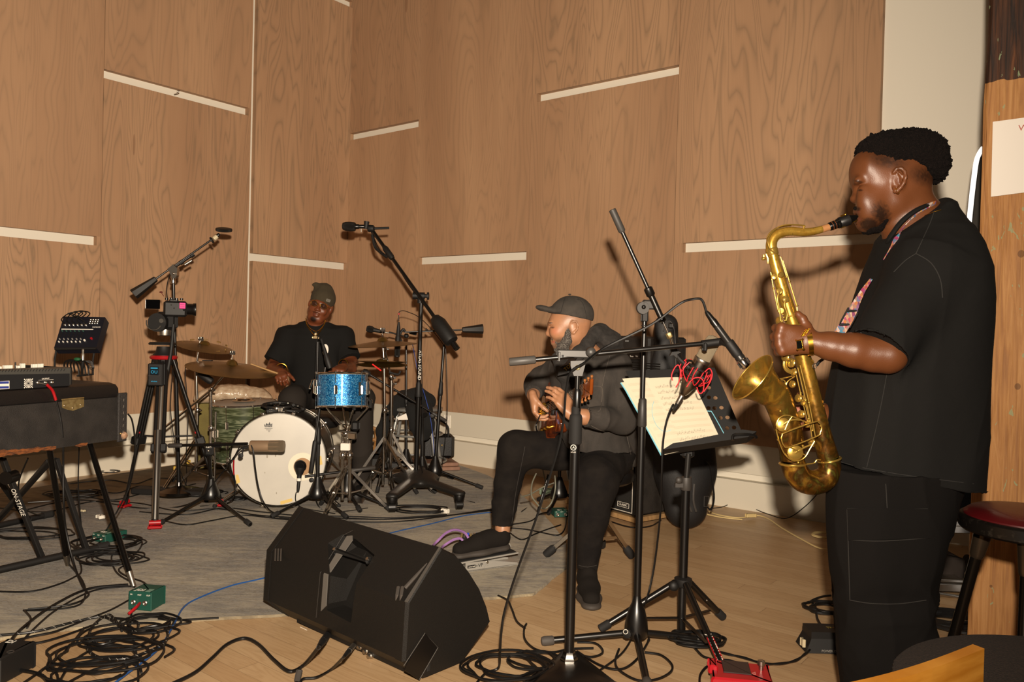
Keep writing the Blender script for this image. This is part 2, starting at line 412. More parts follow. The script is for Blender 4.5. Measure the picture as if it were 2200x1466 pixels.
bc=mixc(nt,mth(nt,'MULTIPLY',gap,.6),bc,lin('#5a4128'))
L_.new(bc,B_.inputs['Base Color']); B_.inputs['Roughness'].default_value=.42; B_.inputs['Specular IOR Level'].default_value=.35
mb=MB(); mb.box((0,0,-.05),(22,22,.1)); fo=mesh_obj('floor',mb.v,mb.f,FLR,smooth=False); fo.rotation_euler=(0,0,-TH); fo.location=(0,3,0); fo['kind']='structure'
# rug
RUG=bpy.data.materials.new('rug'); RUG.use_nodes=True; nt,N_,L_,B_=nodes(RUG)
v=mapv(nt,(1,1,1)); v2=mapv(nt,(1,3.4,1),rot=(0,0,.5))
a=noise(nt,v,1.6,4,.8); b=noise(nt,v2,5,5,1.2,.6); c=noise(nt,mapv(nt,(30,240,1),rot=(0,0,-.6)),1,2)
bb=ramp(nt,mth(nt,'ADD',mth(nt,'MULTIPLY',a,.5),mth(nt,'MULTIPLY',b,.55)),[(.41,'#564b39'),(.5,'#7b6e58'),(.61,'#a99a7c')])
bb=mixc(nt,mth(nt,'MULTIPLY',c,.55),bb,lin('#4f483b'))
L_.new(bb,B_.inputs['Base Color']); B_.inputs['Roughness'].default_value=.85; B_.inputs['Sheen Weight'].default_value=.15
bp=N_.new('ShaderNodeBump'); bp.inputs['Strength'].default_value=.5; bp.inputs['Distance'].default_value=.006; L_.new(mth(nt,'ADD',c,mth(nt,'MULTIPLY',b,.6)),bp.inputs['Height']); L_.new(bp.outputs[0],B_.inputs['Normal'])
rp=[(-500,1470),(-120,1385),(0,1371),(120,1353),(300,1337),(590,1321),(760,1309),(900,1297),(1040,1285),(1145,1276),(1180,1248),(1222,1215),(1215,1160),(1160,1095),(1110,1055),(1050,1022),(985,988),(900,962),(800,948),(735,944),(600,958),(400,985),(240,1020),(0,1060),(-500,1150)]
P=[G(x,y,0.012) for x,y in rp]
for p in P:
    for n_ in (NR,NL):
        d_=(p-C0).dot(n_)
        if d_<.12: p+=n_*(.12-d_)
Pd=[]
for i in range(len(P)):
    a,b=P[i],P[(i+1)%len(P)]
    for k in range(6): Pd.append(a.lerp(b,k/6)+V((random.uniform(-.004,.004),random.uniform(-.004,.004),0)))
mb=MB(); mb.loft([[V((p.x,p.y,.001)) for p in Pd],[V((p.x,p.y,.009)) for p in Pd],[p+(V((-.6,5,.012))-p)*.0015 for p in Pd]])
one('rug','large mottled grey brown pile rug with clipped corners under the drums','rug',mb,RUG)
# wall outlet
oc=wallpt(961,906,True,.045); t=Thing('wall_outlet','white duplex wall outlet on the low white fascia behind the stool','outlet',oc-V((0,0,.06)))
mb=MB(); mb.box(oc,(.075,.008,.115),x=DR,bev=.002); t.p('cover_plate',mb,WHT)
for dz in (-.028,.028):
    mb=MB(); mb.box(oc+NR*.005+V((0,0,dz)),(.034,.004,.03),x=DR,bev=.001); s_=t.p('socket',mb,WHT)
    mb=MB(); [mb.box(oc+NR*.0075+DR*q+V((0,0,dz+.003)),(.003,.001,.01),x=DR) for q in (-.007,.007)]; t.p('slot',mb,BLM,s_)
# slim bolt standing in the long left recess
bl=wallpt(375,203,False,.03); t=Thing('eye_bolt','small metal bolt poking out of the upper left wall recess','bolt',bl)
mb=MB(); mb.cyl(bl,bl+NL*.05,.006); mb.torus(bl+NL*.055+V((0,0,.012)),NR,.014,.004,16); t.p('bolt_shank',mb,SIL)
# timber post
PST=bpy.data.materials.new('post_wood'); PST.use_nodes=True; nt,N_,L_,B_=nodes(PST)
v=mapv(nt,(1,1,.05)); a=noise(nt,v,60,5,1.5); b=noise(nt,mapv(nt,(1,1,.5)),9,5,1.0)
col=ramp(nt,a,[(.3,'#96663a'),(.5,'#b27e48'),(.7,'#c49159')]); col=mixc(nt,mth(nt,'MULTIPLY',b,.45),col,lin('#8a5a2c'))
sx=N_.new('ShaderNodeSeparateXYZ'); tc=N_.new('ShaderNodeTexCoord'); L_.new(tc.outputs['Object'],sx.inputs[0])
zz=mth(nt,'ADD',sx.outputs[2],mth(nt,'MULTIPLY',b,.05)); dk=mth(nt,'GREATER_THAN',zz,2.125)
dcol=ramp(nt,a,[(.35,'#1c0d05'),(.6,'#4a2810'),(.75,'#6b3d18')])
col=mixc(nt,dk,col,dcol)
fl=noise(nt,mapv(nt,(1,1,.45)),26,3,2.); col=mixc(nt,mth(nt,'MULTIPLY',mth(nt,'GREATER_THAN',fl,.685),.7),col,lin('#8f9f78'))
kn=N_.new('ShaderNodeTexVoronoi'); kn.inputs['Scale'].default_value=5; L_.new(mapv(nt,(1,1,.8)),kn.inputs['Vector'])
col=mixc(nt,mth(nt,'MULTIPLY',mth(nt,'LESS_THAN',kn.outputs['Distance'],.055),.6),col,lin('#4a2a12'))
L_.new(col,B_.inputs['Base Color']); B_.inputs['Roughness'].default_value=.7; bp=N_.new('ShaderNodeBump'); bp.inputs['Strength'].default_value=.5; bp.inputs['Distance'].default_value=.01; L_.new(a,bp.inputs['Height']); L_.new(bp.outputs[0],B_.inputs['Normal'])
YP=2.9; px0=at(2100,700,YP).x
def RPO(a,b,z,an=-.52): a-=px0; b-=YP; return V((px0+a*math.cos(an)-b*math.sin(an),YP+a*math.sin(an)+b*math.cos(an),z))
rings=[]
for i in range(41):
    z=5.0*i/40; j=[random.uniform(-.004,.004) for _ in range(8)]; w_=.34; dd=.3; sl=-.0 if z<2.13 else .004
    x0=px0+sl
    q=[(x0,YP+.012),(x0+.012,YP),(x0+w_-.012,YP),(x0+w_,YP+.012),(x0+w_,YP+dd-.012),(x0+w_-.012,YP+dd),(x0+.012,YP+dd),(x0,YP+dd-.012)]
    rings.append([RPO(a+j[k]*.6,b+j[k]*.4,z) for k,(a,b) in enumerate(q)])
mb=MB(); mb.loft(rings); t=Thing('wooden_post','rough orange brown timber post with charred dark upper part','post',(px0,YP,0)); po=t.p('post_shaft',mb,PST)
# shelf / white page on the post
t=Thing('paper_notice','white paper sheet pinned to the face of the timber post','paper',at(2131,424,YP-.004))
PN=V((math.sin(-.52),-math.cos(-.52),0)); pq=lambda x,y,o=.008: onp(x,y,V((px0,YP,0))+PN*o,PN)
q=[pq(2133,262),pq(2215,251),pq(2215,412),pq(2129,423)]
PAP=mat('paper','#e9e1d6',.7); mb=MB(); mb.prism(q,PN*.0012); t.p('sheet',mb,PAP,smooth=False)
textpart(t,'heading','W',pq(2199,275,.011),PN.cross(V((0,0,1)))*-1,(0,0,1),.03,mat('red_print','#b0594e',.7))
# glossy white rim behind the post, emission added to imitate its glare
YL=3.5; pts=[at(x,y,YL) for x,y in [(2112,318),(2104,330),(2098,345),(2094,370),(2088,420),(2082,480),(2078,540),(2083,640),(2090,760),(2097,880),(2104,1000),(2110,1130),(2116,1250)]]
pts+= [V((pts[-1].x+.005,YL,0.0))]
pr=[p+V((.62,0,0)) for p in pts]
t=Thing('mirror_panel','tall panel with a glossy white curved rim, given a glow for its glare, behind the timber post','mirror',(pts[-1].x+.3,YL,0))
mb=MB(); mb.tube(pts,.011,8,sm=3,flat=.9); t.p('rim',mb,mat('glow_white','#fffaf4',.3,emit=.9))
mb=MB(); mb.tube([p+V((.016,.01,0)) for p in pts],.006,6,sm=3); t.p('frame_edge',mb,BLM)
mb=MB(); n=len(pts); mb.prism([p+V((.02,.012,0)) for p in pts]+[p+V((0,.012,0)) for p in pr[::-1]],(0,.012,0)); t.p('panel',mb,mat('grey_panel','#3a3733',.4),smooth=False)
# ---------------------------------------------------------------- helpers for stands and cables
def pts_(L,z=.012):
    """pixel lists -> points: (px,py) lies on the floor, (px,py,Y) hangs at depth Y, V stays"""
    out=[]
    for q in L:
        if isinstance(q,V): out.append(q)
        elif len(q)==2: out.append(G(q[0],q[1],z))
        else: out.append(at(*q))
    return out
def cable(label,L,r=.0034,m=CAB,z=.0,sm=7,group=None,name='audio_cable',n=6,wob=.0):
    P=pts_(L,.011+r+z); P=crom(P,sm)
    mb=MB(); mb.tube(P,r,n); return one(name,label,'cable',mb,m,group)
def coil(label,px,py,R,turns=5,r=.0034,m=CAB,seed=1,group='cables coiled on the floor',sq=.7,name='coiled_cable',ang=0,z=0,var=.18,tail=None):
    c=G(px,py,.012); rr=random.Random(seed); P=[]
    for i in range(turns*14):
        a=2*math.pi*i/14; k=R*(1+var*math.sin(a*.37+seed)+var*.6*rr.uniform(-1,1)); ox=.12*R*math.sin(i*.21+seed); oy=.1*R*math.cos(i*.17+seed*2)
        x=k*math.cos(a)+ox; y=k*sq*math.sin(a)+oy
        P.append(c+V((x*math.cos(ang)-y*math.sin(ang),x*math.sin(ang)+y*math.cos(ang),z+r+.0035*(i/14)+.001*rr.random())))
    if tail: P+=pts_(tail,.012+r)
    mb=MB(); mb.tube(crom(P,3),r,6); return one(name,label,'cable',mb,m,group)
def pole(t,a,b,r=.0125,r2=.009,split=.5,clutch=True,m=BLK,name='pole'):
    a,b=V(a),V(b); c=a.lerp(b,split)
    mb=MB(); mb.cyl(a,c,r,n=16); p1=t.p('lower_'+name,mb,m)
    mb=MB(); mb.cyl(c,b,r2,n=14); p2=t.p('upper_'+name,mb,m)
    if clutch:
        d=(b-a).normalized(); mb=MB(); mb.lathe([(r,-.005),(r*1.35,0),(r*1.45,.02),(r*1.25,.05),(r*1.15,.085),(r2*1.1,.1)],c-d*.04,d,16); t.p('clutch',mb,BLM)
    return p1
def tripod(t,c,R,angs,h=.13,r=.0085,foot=.013,m=BLK,cone=True,z0=.012,tz=None,footm=RUB):
    """three straight legs from a hub at height h to the floor"""
    c=V(c)
    if cone:
        mb=MB(); mb.lathe([(.052,h-.045),(.056,h-.035),(.054,h-.01),(.042,h+.02),(.024,h+.065),(.018,h+.085)],(c.x,c.y,0),(0,0,1),24); t.p('base_hub',mb,m)
    for i,a in enumerate(angs):
        d=V((math.cos(a),math.sin(a),0)); zz=z0 if tz is None else tz
        s=V((c.x,c.y,h-.02))+d*.03; e=V((c.x,c.y,zz+foot))+d*(R if not isinstance(R,(list,tuple)) else R[i])
        mb=MB(); mb.cyl(s,e,r,n=10); lg=t.p('leg',mb,m)
        q=(e-s).normalized(); mb=MB(); mb.lathe([(foot*.8,-.055),(foot,-.05),(foot,-.004),(foot*.8,0)],e,q,12); t.p('rubber_foot',mb,footm,lg)
def wing(t,c,ax,r=.014,L=.03,m=BLM,name='knob'):
    mb=MB(); mb.lathe([(r*.5,0),(r*.5,L*.5),(r,L*.55),(r,L*.95),(r*.7,L)],c,ax,10,ref=None); return t.p(name,mb,m)
def boom(t,a,b,r=.0075,weight=None,wm=BLM,m=BLK,wr=.017,conic=False,name='boom_arm'):
    """arm from a (rear) to b (front); counterweight of given length at a"""
    a,b=V(a),V(b); d=(b-a).normalized(); mb=MB(); mb.cyl(a,b,r,n=12); p=t.p(name,mb,m)
    if weight:
        mb=MB()
        if conic: mb.lathe([(wr,0),(wr*1.05,.004),(wr*.55,weight-.004),(wr*.4,weight)],a,d,6)
        else: mb.lathe([(wr*.85,0),(wr,.004),(wr,weight-.01),(wr*.6,weight)],a,d,16)
        t.p('counterweight',mb,wm)
    return p
# ---------------------------------------------------------------- old black suitcase piano
pC=V((-1.82,3.76,0)); pa=V((-.375,-.927,0)); pb=V((-.91,.41,0)); pn=V((.927,-.375,0))
TOL=mat('black_tolex','#1d1a18',.55,bump=.35,bscale=420,col2='#2a2623',nscale=14)
def pp(px,py,o=0.): return onp(px,py,pC+pn*o,pn)
t=Thing('electric_piano','old black vinyl covered suitcase piano with torn orange wood bottom edge','piano',V((-2.2,3.4,0)))
Lp=1.25
def pbox(z0,z1,ins,L=Lp,dep=.6):
    A=pC+pa*ins-pn*ins; B=pC+pa*(L-ins)-pn*ins; return [V((q.x,q.y,z)) for z in (z0,z1) for q in (A,B,B+pb*(dep-ins),A+pb*(dep-ins))]
v=pbox(.6,.80,0); mb=MB(); mb.loft([v[:4],v[4:]]); t.p('case_body',mb,TOL,smooth=False)
a_,b_,c_,d_=[pbox(z,z,i)[:4] for z,i in ((.802,.02),(.84,.022),(.858,.03),(.868,.05))]
mb=MB(); mb.loft([a_,b_,c_,d_]); t.p('lid',mb,mat('tolex_gloss','#171413',.35,bump=.15,bscale=300),smooth=True,ang=30)
e0=pp(262,905); e0=pC+pa*.02
mb=MB(); mb.box(V((e0.x,e0.y,.705))+pn*.004,(.05,.012,.23),x=pa,bev=.003); t.p('corner_trim',mb,mat('worn_vinyl','#2a2624',.7,bump=.5,bscale=150))
for k in range(7):
    q=V((e0.x,e0.y,.60+.03*k))+pn*.011; mb=MB(); mb.cyl(q,q+pn*.0015+V((0,0,.012)),.0016,n=5); t.p('stitch',mb,mat('stitch','#6a6158',.7))
BRS=mat('brass_worn','#a68d5c',.4,.8,col2='#c9b27c',nscale=60)
hq=[pp(x,y,.003) for x,y in [(133,861),(180,857),(180,874),(170,878),(156,883),(142,880),(133,876)]]
mb=MB(); mb.prism(hq,pn*.002); hg=t.p('hinge',mb,BRS,smooth=False)
mb=MB(); mb.cyl(pp(133,859,.006),pp(180,855,.006),.0035,n=8); t.p('hinge_pin',mb,BRS,hg)
for x,y in ((138,872),(156,877),(173,870)): mb=MB(); mb.sph(pp(x,y,.006),.0035,n=6); t.p('rivet',mb,SIL,hg)
mb=MB(); rr=random.Random(3); top=[pp(x,y+rr.uniform(-2,2),.003) for x,y in zip(range(-40,124,8),np.linspace(972,958,21))]; bot=[pp(x,y+rr.uniform(-2,2),.003) for x,y in zip(range(120,-44,-8),np.linspace(966,985,21))]
mb.prism(top+bot,pn*.002); t.p('bare_wood_edge',mb,mat('torn_wood','#8e4f1e',.8,bump=.8,bscale=60,col2='#4b2a16',nscale=30,stretch=(1,1,5)),smooth=False)
mb=MB(); mb.prism([pp(x,y,.003) for x,y in [(160,958),(172,953),(188,951),(186,957),(170,961)]],pn*.002); t.p('bare_wood_patch',mb,MATS['torn_wood'],smooth=False)
mb=MB(); mb.sph(pp(264,936,.0),.022,(1,.8,.9),8); t.p('torn_corner',mb,mat('torn_board','#7d5c46',.9,bump=.9,bscale=90,col2='#b08a6c',nscale=50))
mb=MB(); mb.sph(pp(259,932,.018),.005,n=6); t.p('corner_rivet',mb,BRS)
for (x0,y0),(x1,y1) in (((192,952),(288,1262)),((106,965),(146,1216))):
    A=onp(x0,y0,pC-pn*.04,pn); B=G(x1,y1,.012); Cc=A.lerp(B,.9)
    mb=MB(); mb.cyl(A,Cc,.0125,n=14); lg=t.p('leg',mb,mat('black_chrome','#2a2725',.18,.85))
    mb=MB(); mb.cyl(Cc,B,.0135,.010,n=14); t.p('leg_ferrule',mb,SIL,lg)
# folding x stand beneath it
t=Thing('keyboard_stand','black folding x stand with long foot bar beneath the old suitcase piano','stand',G(110,1195,.012))
for (p0,p1) in (((-60,1238),(232,1172)),((-60,1142),(112,1104))):
    A,B=G(*p0,.03),G(*p1,.03); mb=MB(); mb.cyl(A,B,.017,n=14); fb=t.p('foot_bar',mb,BLM)
    for q,s in ((A,B),(B,A)): mb=MB(); mb.cyl(q,q+(s-q).normalized()*.06,.021,n=14); t.p('end_cap',mb,RUB,fb)
bars=[(at(5,985,3.55),G(90,1200,.03)),(at(108,990,3.6),G(-20,1135,.03)),(at(120,985,3.75),G(186,1182,.03)),(at(-30,990,3.7),G(60,1118,.03))]
for A,B in bars: mb=MB(); mb.box(A.lerp(B,.5),((B-A).length,.034,.02),x=(B-A),z=V((0,0,1)).cross(B-A).cross(B-A) ,bev=.003); br=t.p('cross_bar',mb,BLM)
mb=MB(); c=bars[0][0].lerp(bars[0][1],.18); mb.cyl(c-V((0,.03,0)),c+V((0,.03,0)),.03,n=16); t.p('pivot',mb,BLK)
A,B=bars[0]; textpart(t,'lettering','ON-STAGE',A.lerp(B,.42)+V((.006,-.02,0)),B-A,V((1,0,0)),.03,WHT)
# synthesizer on the lid, seen from the rear
t=Thing('synthesizer','grey tabletop synthesizer with sunburst logo on its rear panel, on the suitcase piano','synthesizer',V((-2.2,3.3,.87)))
sC=onp(151,832,pC-pn*.03,pn); sC=V((sC.x,sC.y,.869)); sn=pn
def sp_(px,py,o=0.): return onp(px,py,sC+sn*o,sn)
ZT=sp_(150,790).z
prof=lambda q:[q+V((0,0,0)),q-sn*.0+V((0,0,ZT-.872)),q-sn*.03+V((0,0,ZT-.866)),q-sn*.30+V((0,0,ZT-.872-.035)),q-sn*.30]
L_s=.75
mb=MB(); mb.loft([[p for p in prof(sC)],[p for p in prof(sC+pa*L_s)]]); t.p('case',mb,mat('synth_grey','#4b4a46',.45,metal=.2),smooth=False)
mb=MB(); mb.prism([sp_(x,y,.001) for x,y in [(-60,806),(149,803),(149,829),(-60,842)]],sn*.002); t.p('rear_panel',mb,mat('synth_dark','#1a1b1d',.5),smooth=False)
mb=MB(); mb.box(sC+V((0,0,(ZT-.869)/2))-pa*.004-sn*.15,(.3,.008,ZT-.869),x=sn); t.p('side_cheek',mb,BLM)
for k in range(22):
    a,b=sp_(-2+6.6*k,799.5-.1*k,.0005),sp_(1+6.6*k,794.5-.1*k,.0005)
    mb=MB(); mb.cyl(a,b,.0016,n=5); t.p('vent',mb,BLM)
c=sp_(61,824,.0035)
for k in range(16):
    a=2*math.pi*k/16; d=pa*-math.cos(a)+V((0,0,math.sin(a))); e=d.cross(sn)*.0022; l=.020*(1/max(abs(math.cos(a)),abs(math.sin(a))))*.95
    mb=MB(); mb.prism([c+d*.003,c+d*l+e,c+d*l-e],sn*.0006); t.p('sunburst_ray',mb,WHT,smooth=False)
mb=MB(); mb.prism([sp_(x,y,.0035) for x,y in [(-6,820),(20,818.5),(20,835.5),(-6,837)]],sn*.0006); st=t.p('asset_sticker',mb,WHT,smooth=False)
for y0,y1 in ((819.5,824.5),(830,835)): mb=MB(); mb.prism([sp_(x,y,.0045) for x,y in [(-5,y0+.6),(19,y0),(19,y1),(-5,y1+.6)]],sn*.0005); t.p('sticker_band',mb,mat('sticker_blue','#2b3a86',.5),st,smooth=False)
textpart(t,'output_lettering','OUTPUT',sp_(98,814,.0042),-pa,(0,0,1),.009,WHT)
mb=MB(); mb.box(sp_(99,816.5,.0038),(.07,.0006,.0008),x=pa); t.p('output_rule',mb,WHT)
for x in (81,97,111):
    mb=MB(); mb.lathe([(.007,0),(.007,.004),(.0045,.006),(.004,.003)],sp_(x,824-.02*x,.003),sn,12); t.p('jack_socket',mb,SIL)
for x,wd,hh in [(22,9,5),(37,8,7),(46,8,7),(57,5,6),(64,6,6),(80,8,9),(90,8,8),(102,8,8),(112,8,8),(8,6,4)]:
    q=sp_(x,789,0)-sn*(.05+.02*(x%3)); mb=MB(); mb.box(V((q.x,q.y,ZT+.0)),(wd*.0021,.014,hh*.0042),x=pa,bev=.001); t.p('key_cap',mb,WHT if x!=64 else SIL)
mb=MB(); q=sp_(33,786,-.09); mb.cyl(V((q.x,q.y,ZT-.01)),V((q.x,q.y,ZT+.025)),.003,n=8); t.p('joystick',mb,BLM)
# patch lead with a red sleeve
A=sp_(84,823,.005); P=[A,A+sn*.03-pa*.012+V((0,0,-.005)),sp_(103,829,.035),sp_(113,840,.03),sp_(120,860,.03)]
t=Thing('patch_lead','black audio lead with red sleeve plugged into the grey synthesizer','cable',A)
mb=MB(); mb.tube([A,A+(P[1]-A)*1.05],.0045,10); pl=t.p('metal_plug',mb,SIL)
mb=MB(); mb.tube(P[1:],.006,10,sm=5); t.p('red_sleeve',mb,RED)
mb=MB(); mb.tube([P[-1]]+[sp_(x,y,o) for x,y,o in [(127,885,.03),(133,920,.03),(135.5,960,.02),(136,1010,.0)]]+pts_([(137,1080,3.5),(142,1140,3.55),(160,1215,3.52)]) +pts_([(178,1262),(190,1280),(150,1300),(60,1310)],.016),.0045,8,sm=6); t.p('lead',mb,CAB)
# small mixer on a little stand behind
YM=4.15
mz=at(172,748,YM); t=Thing('mixer','small dark blue audio mixer tilted up on a stand behind the synthesizer','mixer',V((mz.x,mz.y,.87)))
q0,q1,q2,q3=at(116,748,YM),at(207,747,YM),at(226,682,YM+.13),at(137,680,YM+.13)
nrm=(q1-q0).cross(q3-q0).normalized()
if nrm.y>0: nrm=-nrm
mb=MB(); mb.loft([[q0-nrm*.05,q1-nrm*.05,q2-nrm*.05,q3-nrm*.05],[q0,q1,q2,q3]]); t.p('body',mb,mat('mixer_blue','#11131d',.45),smooth=False)
def mq(u,v,o=0.): return q0.lerp(q1,u).lerp(q3.lerp(q2,u),v)+nrm*o
mb=MB(); mb.prism([mq(.04,.57,.0005),mq(.80,.57,.0005),mq(.80,.60,.0005),mq(.04,.60,.0005)],nrm*.0005); t.p('white_stripe',mb,WHT,smooth=False)
for i in range(6):
    for j in range(5):
        mb=MB(); c=mq(.08+.1*i,.18+.085*j,0); mb.cyl(c,c+nrm*.008,.004,.003,n=8); t.p('control_knob',mb,[WHT,mat('knob_grey','#8f8b86',.5),BLM,BLM,mat('knob_green','#2f4f45',.5)][j])
for i in range(6):
    c=mq(.1+.1*i,.72,0); mb=MB(); mb.lathe([(.007,0),(.007,.004),(.005,.006),(.004,.002)],c,nrm,10); t.p('input_jack',mb,SIL)
c=mq(.83,.28); mb=MB(); mb.cyl(c,c+nrm*.008,.006,n=10); t.p('red_knob',mb,RED)
c=mq(.68,.22); mb=MB(); mb.cyl(c,c+nrm*.008,.005,n=10); t.p('fader_cap',mb,WHT)
textpart(t,'lettering','YAMAHA',mq(.86,.66,.001),q1-q0,q3-q0,.011,WHT)
for i in range(4):
    for j in range(3): c=mq(.68+.06*i,.78+.06*j,0); mb=MB(); mb.lathe([(.006,0),(.006,.006),(.004,.008)],c,nrm,8); t.p('output_jack',mb,SIL)
t2=Thing('mixer_stand','thin black two legged stand holding the small mixer above the piano lid','stand',V((mz.x,mz.y,.869)))
for x0,x1,x2 in ((122,118,121),(204,200,205)):
    A,B=at(x0,746,YM+.05),at(x1,790,YM+.06); B.z=.872; mb=MB(); mb.tube([A,A.lerp(B,.5)-V((.006,0,0)),B,B-V((0,.15,0))],.005,8); t2.p('wire_leg',mb,BLM)
t2.p('rest',MB().cyl(at(118,750,YM-.01),at(206,749,YM-.01),.006),BLM)
for k,(x,h) in enumerate([(152,672),(160,670),(168,669),(176,670),(146,674)]):
    a=mq(.1+.12*k,.74,.006); b=at(x,h,YM+.06); c=at(x-18+5*k,700,YM+.2)
    cable(['tallest black patch lead arching from the mixer top','second black patch lead beside the tallest over the mixer','middle black patch lead over the mixer top','fourth black patch lead over the mixer, right of the middle one','leftmost short patch lead over the mixer'][k],[a,a+nrm*.04,b,b+V((.01,.06,-.01)),c,c+V((0,.02,-.15))],.003,group='patch cables looped over the mixer',name='patch_cable')
P=[at(178,745,YM-.03),at(178,752,YM-.04)]
t=Thing('microphone_plug','silver connector standing under the small mixer','connector',at(178,775,YM-.03))
t.p('shell',MB().lathe([(.007,0),(.009,.002),(.009,.034),(.0065,.038),(.0065,.055),(.004,.06)],at(178,775,YM-.03),(0,0,1),14),SIL)
t.p('boot',MB().tube([at(178,776,YM-.03),at(177,790,YM-.02),at(176,805,YM)],[.009,.007,.005],10,sm=4),BLM)
for k in range(4):
    x=140+k*7; cable(['leftmost','second from left','third from left','rightmost'][k]+' black cable loop on the piano lid under the small mixer',[at(x,800,YM-.1),at(x-2,781,YM-.08),at(x+9,774,YM-.05),at(x+22,777,YM-.02),at(x+28,790,YM),at(x+30,806,YM)],.0042,group='black loops on the piano lid')
mb=MB(); mb.sph(at(166,772,YM-.08),.016,(1.1,.8,.6),8); one('cable_strap','green hook and loop strap wrapped around the black cables','strap',mb,mat('green_strap','#14502a',.6))
for k in range(3): cable(['outermost','middle','innermost'][k]+' thin grey lead curling right of the silver plug',[at(184,776,YM-.02),at(196,777+3*k,YM),at(202-2*k,790,YM),at(197,795-k*4,YM+.02),at(186,784,YM+.03)],.0022,m=GRYP,group='thin leads beside the silver plug',name='thin_lead')
# ---------------------------------------------------------------- video tripod with camera
YT=4.8
hub=at(352,752,YT); t=Thing('video_tripod','tall black video tripod with silver front leg and red spreader','tripod',V((hub.x,hub.y,.012)))
feetp=[G(333,1128,.04),G(268,1083,.04),G(474,1080,.04)]
for i,f in enumerate(feetp):
    s=hub+V((f.x-hub.x,f.y-hub.y,0)).normalized()*.05+V((0,0,-.05)); d=(f-s); sd=d.cross(V((0,0,1))).normalized(); mid=s+d*.56
    mb=MB()
    for o in (-.022,.022): mb.cyl(s+sd*o,mid+sd*o,.0115,n=10)
    mb.cyl(s+d*.02,s+d*.5,.009,n=8)
    lg=t.p('leg',mb,BLK if i else mat('tripod_black','#1a1817',.3,.3))
    mb=MB(); mb.box(mid,(.085,.05,.05),x=sd,z=d,bev=.006); t.p('leg_clamp',mb,BLM,lg)
    mb=MB(); mb.cyl(s+d*.05,f-d*.03,.016 if i==0 else .011,n=14); t.p('inner_tube',mb,SIL if i==0 else BLK,lg)
    if i==0:
        mb=MB(); mb.cyl(s+d*.45-V((0,0.022,0)),f-d*.03-V((0,0.004,0)),.019,n=14); t.p('silver_stage',mb,mat('brushed_tube','#8f8a84',.3,1.),lg)
    mb=MB(); mb.box(f-V((0,0,.012)),(.075,.05,.018),x=sd,bev=.006); mb.cyl(f-sd*.03+V((0,0,.012)),f+sd*.03+V((0,0,.012)),.014,n=10); t.p('red_foot',mb,RED,lg)
    mb=MB(); mb.cyl(f+V((0,0,.0)),f-d*.06,.016,n=10); t.p('ankle',mb,BLM,lg)
    mb=MB(); mb.sph(mid.lerp(s,.1)-V((0,.02,0)),.009,n=6); t.p('lock_dot',mb,RED,lg)
for i in range(3):
    a=(hub*.5+feetp[i]*.5)+V((0,0,-.05)); b=V((hub.x,hub.y,a.z+.0)); mb=MB(); mb.cyl(a,b,.006,n=8); t.p('spreader_arm',mb,BLM)
mb=MB(); mb.lathe([(.05,-.09),(.06,-.07),(.062,-.03),(.045,-.01),(.04,.02)],hub,(0,0,1),20); t.p('bowl',mb,BLM)
mb=MB(); mb.torus(hub+V((0,0,-.045)),(0,0,1),.066,.013,30,8); t.p('red_collar',mb,RED)
mb=MB(); mb.lathe([(.075,0),(.078,.008),(.07,.016)],hub+V((-.01,0,.03)),(0,0,1),20); t.p('leveling_plate',mb,BLM)
mb=MB(); mb.lathe([(.034,0),(.04,.004),(.044,.03),(.044,.04),(.036,.045)],at(354,722,YT),(0,0,1),24); t.p('silver_ring',mb,SIL)
mb=MB(); c=at(356,690,YT); mb.box(c,(.12,.11,.11),bev=.02); mb.cyl(c+V((-.02,-.075,-.01)),c+V((-.02,.075,-.01)),.055,n=24); hd=t.p('fluid_head',mb,BLM)
mb=MB(); mb.torus(c+V((-.035,-.08,-.01)),(0,1,0),.045,.004,24,6,a0=2,a1=5); t.p('drag_dial',mb,SIL,hd)
mb=MB(); mb.cyl(c+V((.012,-.09,0)),c+V((.012,-.06,0)),.013,n=14); t.p('head_knob',mb,SIL,hd)
mb=MB(); mb.tube([c+V((.06,-.03,-.02)),c+V((.055,-.05,-.2)),c+V((.03,-.08,-.42))],[.011,.011,.015],10,sm=4); t.p('pan_handle',mb,BLM)
a=hub+V((0,-.03,-.1)); fd=(feetp[0]-a).normalized(); c=a+fd*.13+V((.012,-.03,0)); textpart(t,'brand_lettering','sachtler',c,fd,V((1,0,0)),.03,WHT)
# the camera
c=at(377,664,YT-.03); t=Thing('video_camera','black mirrorless camera with open flip screen and pink label on the tripod','camera',c-V((0,0,.05)))
mb=MB(); mb.box(c,(.13,.07,.095),x=(1,.35,0),bev=.012); t.p('body',mb,BLM)
mb=MB(); mb.box(c+V((-.01,0,.05)),(.05,.05,.02),x=(1,.35,0),bev=.006); t.p('viewfinder_hump',mb,BLM)
mb=MB(); mb.lathe([(.03,0),(.034,.01),(.034,.06),(.038,.065),(.038,.08),(.03,.081)],c+V((.03,.02,0)),(1,.35,0),20); t.p('lens',mb,BLK)
mb=MB(); mb.box(at(328,654,YT-.05),(.085,.008,.055),x=(1,.05,-.08),bev=.002); t.p('flip_screen',mb,mat('screen_black','#050506',.15))
mb=MB(); mb.box(at(392,657,YT-.1),(.032,.002,.034),x=(1,.35,-.2),bev=.0005); lb=t.p('pink_label',mb,mat('pink_label','#f0308c',.6))
for z in (.006,-.006): mb=MB(); mb.box(at(392,657,YT-.103)+V((0,0,z)),(.024,.001,.002),x=(1,.35,-.2)); t.p('label_line',mb,BLM,lb)
for k in range(4): q=c+V((-.05+.03*k,-.01,.052)); mb=MB(); mb.cyl(q,q+V((0,0,.012)),.009,n=12); t.p('control_dial',mb,BLK)
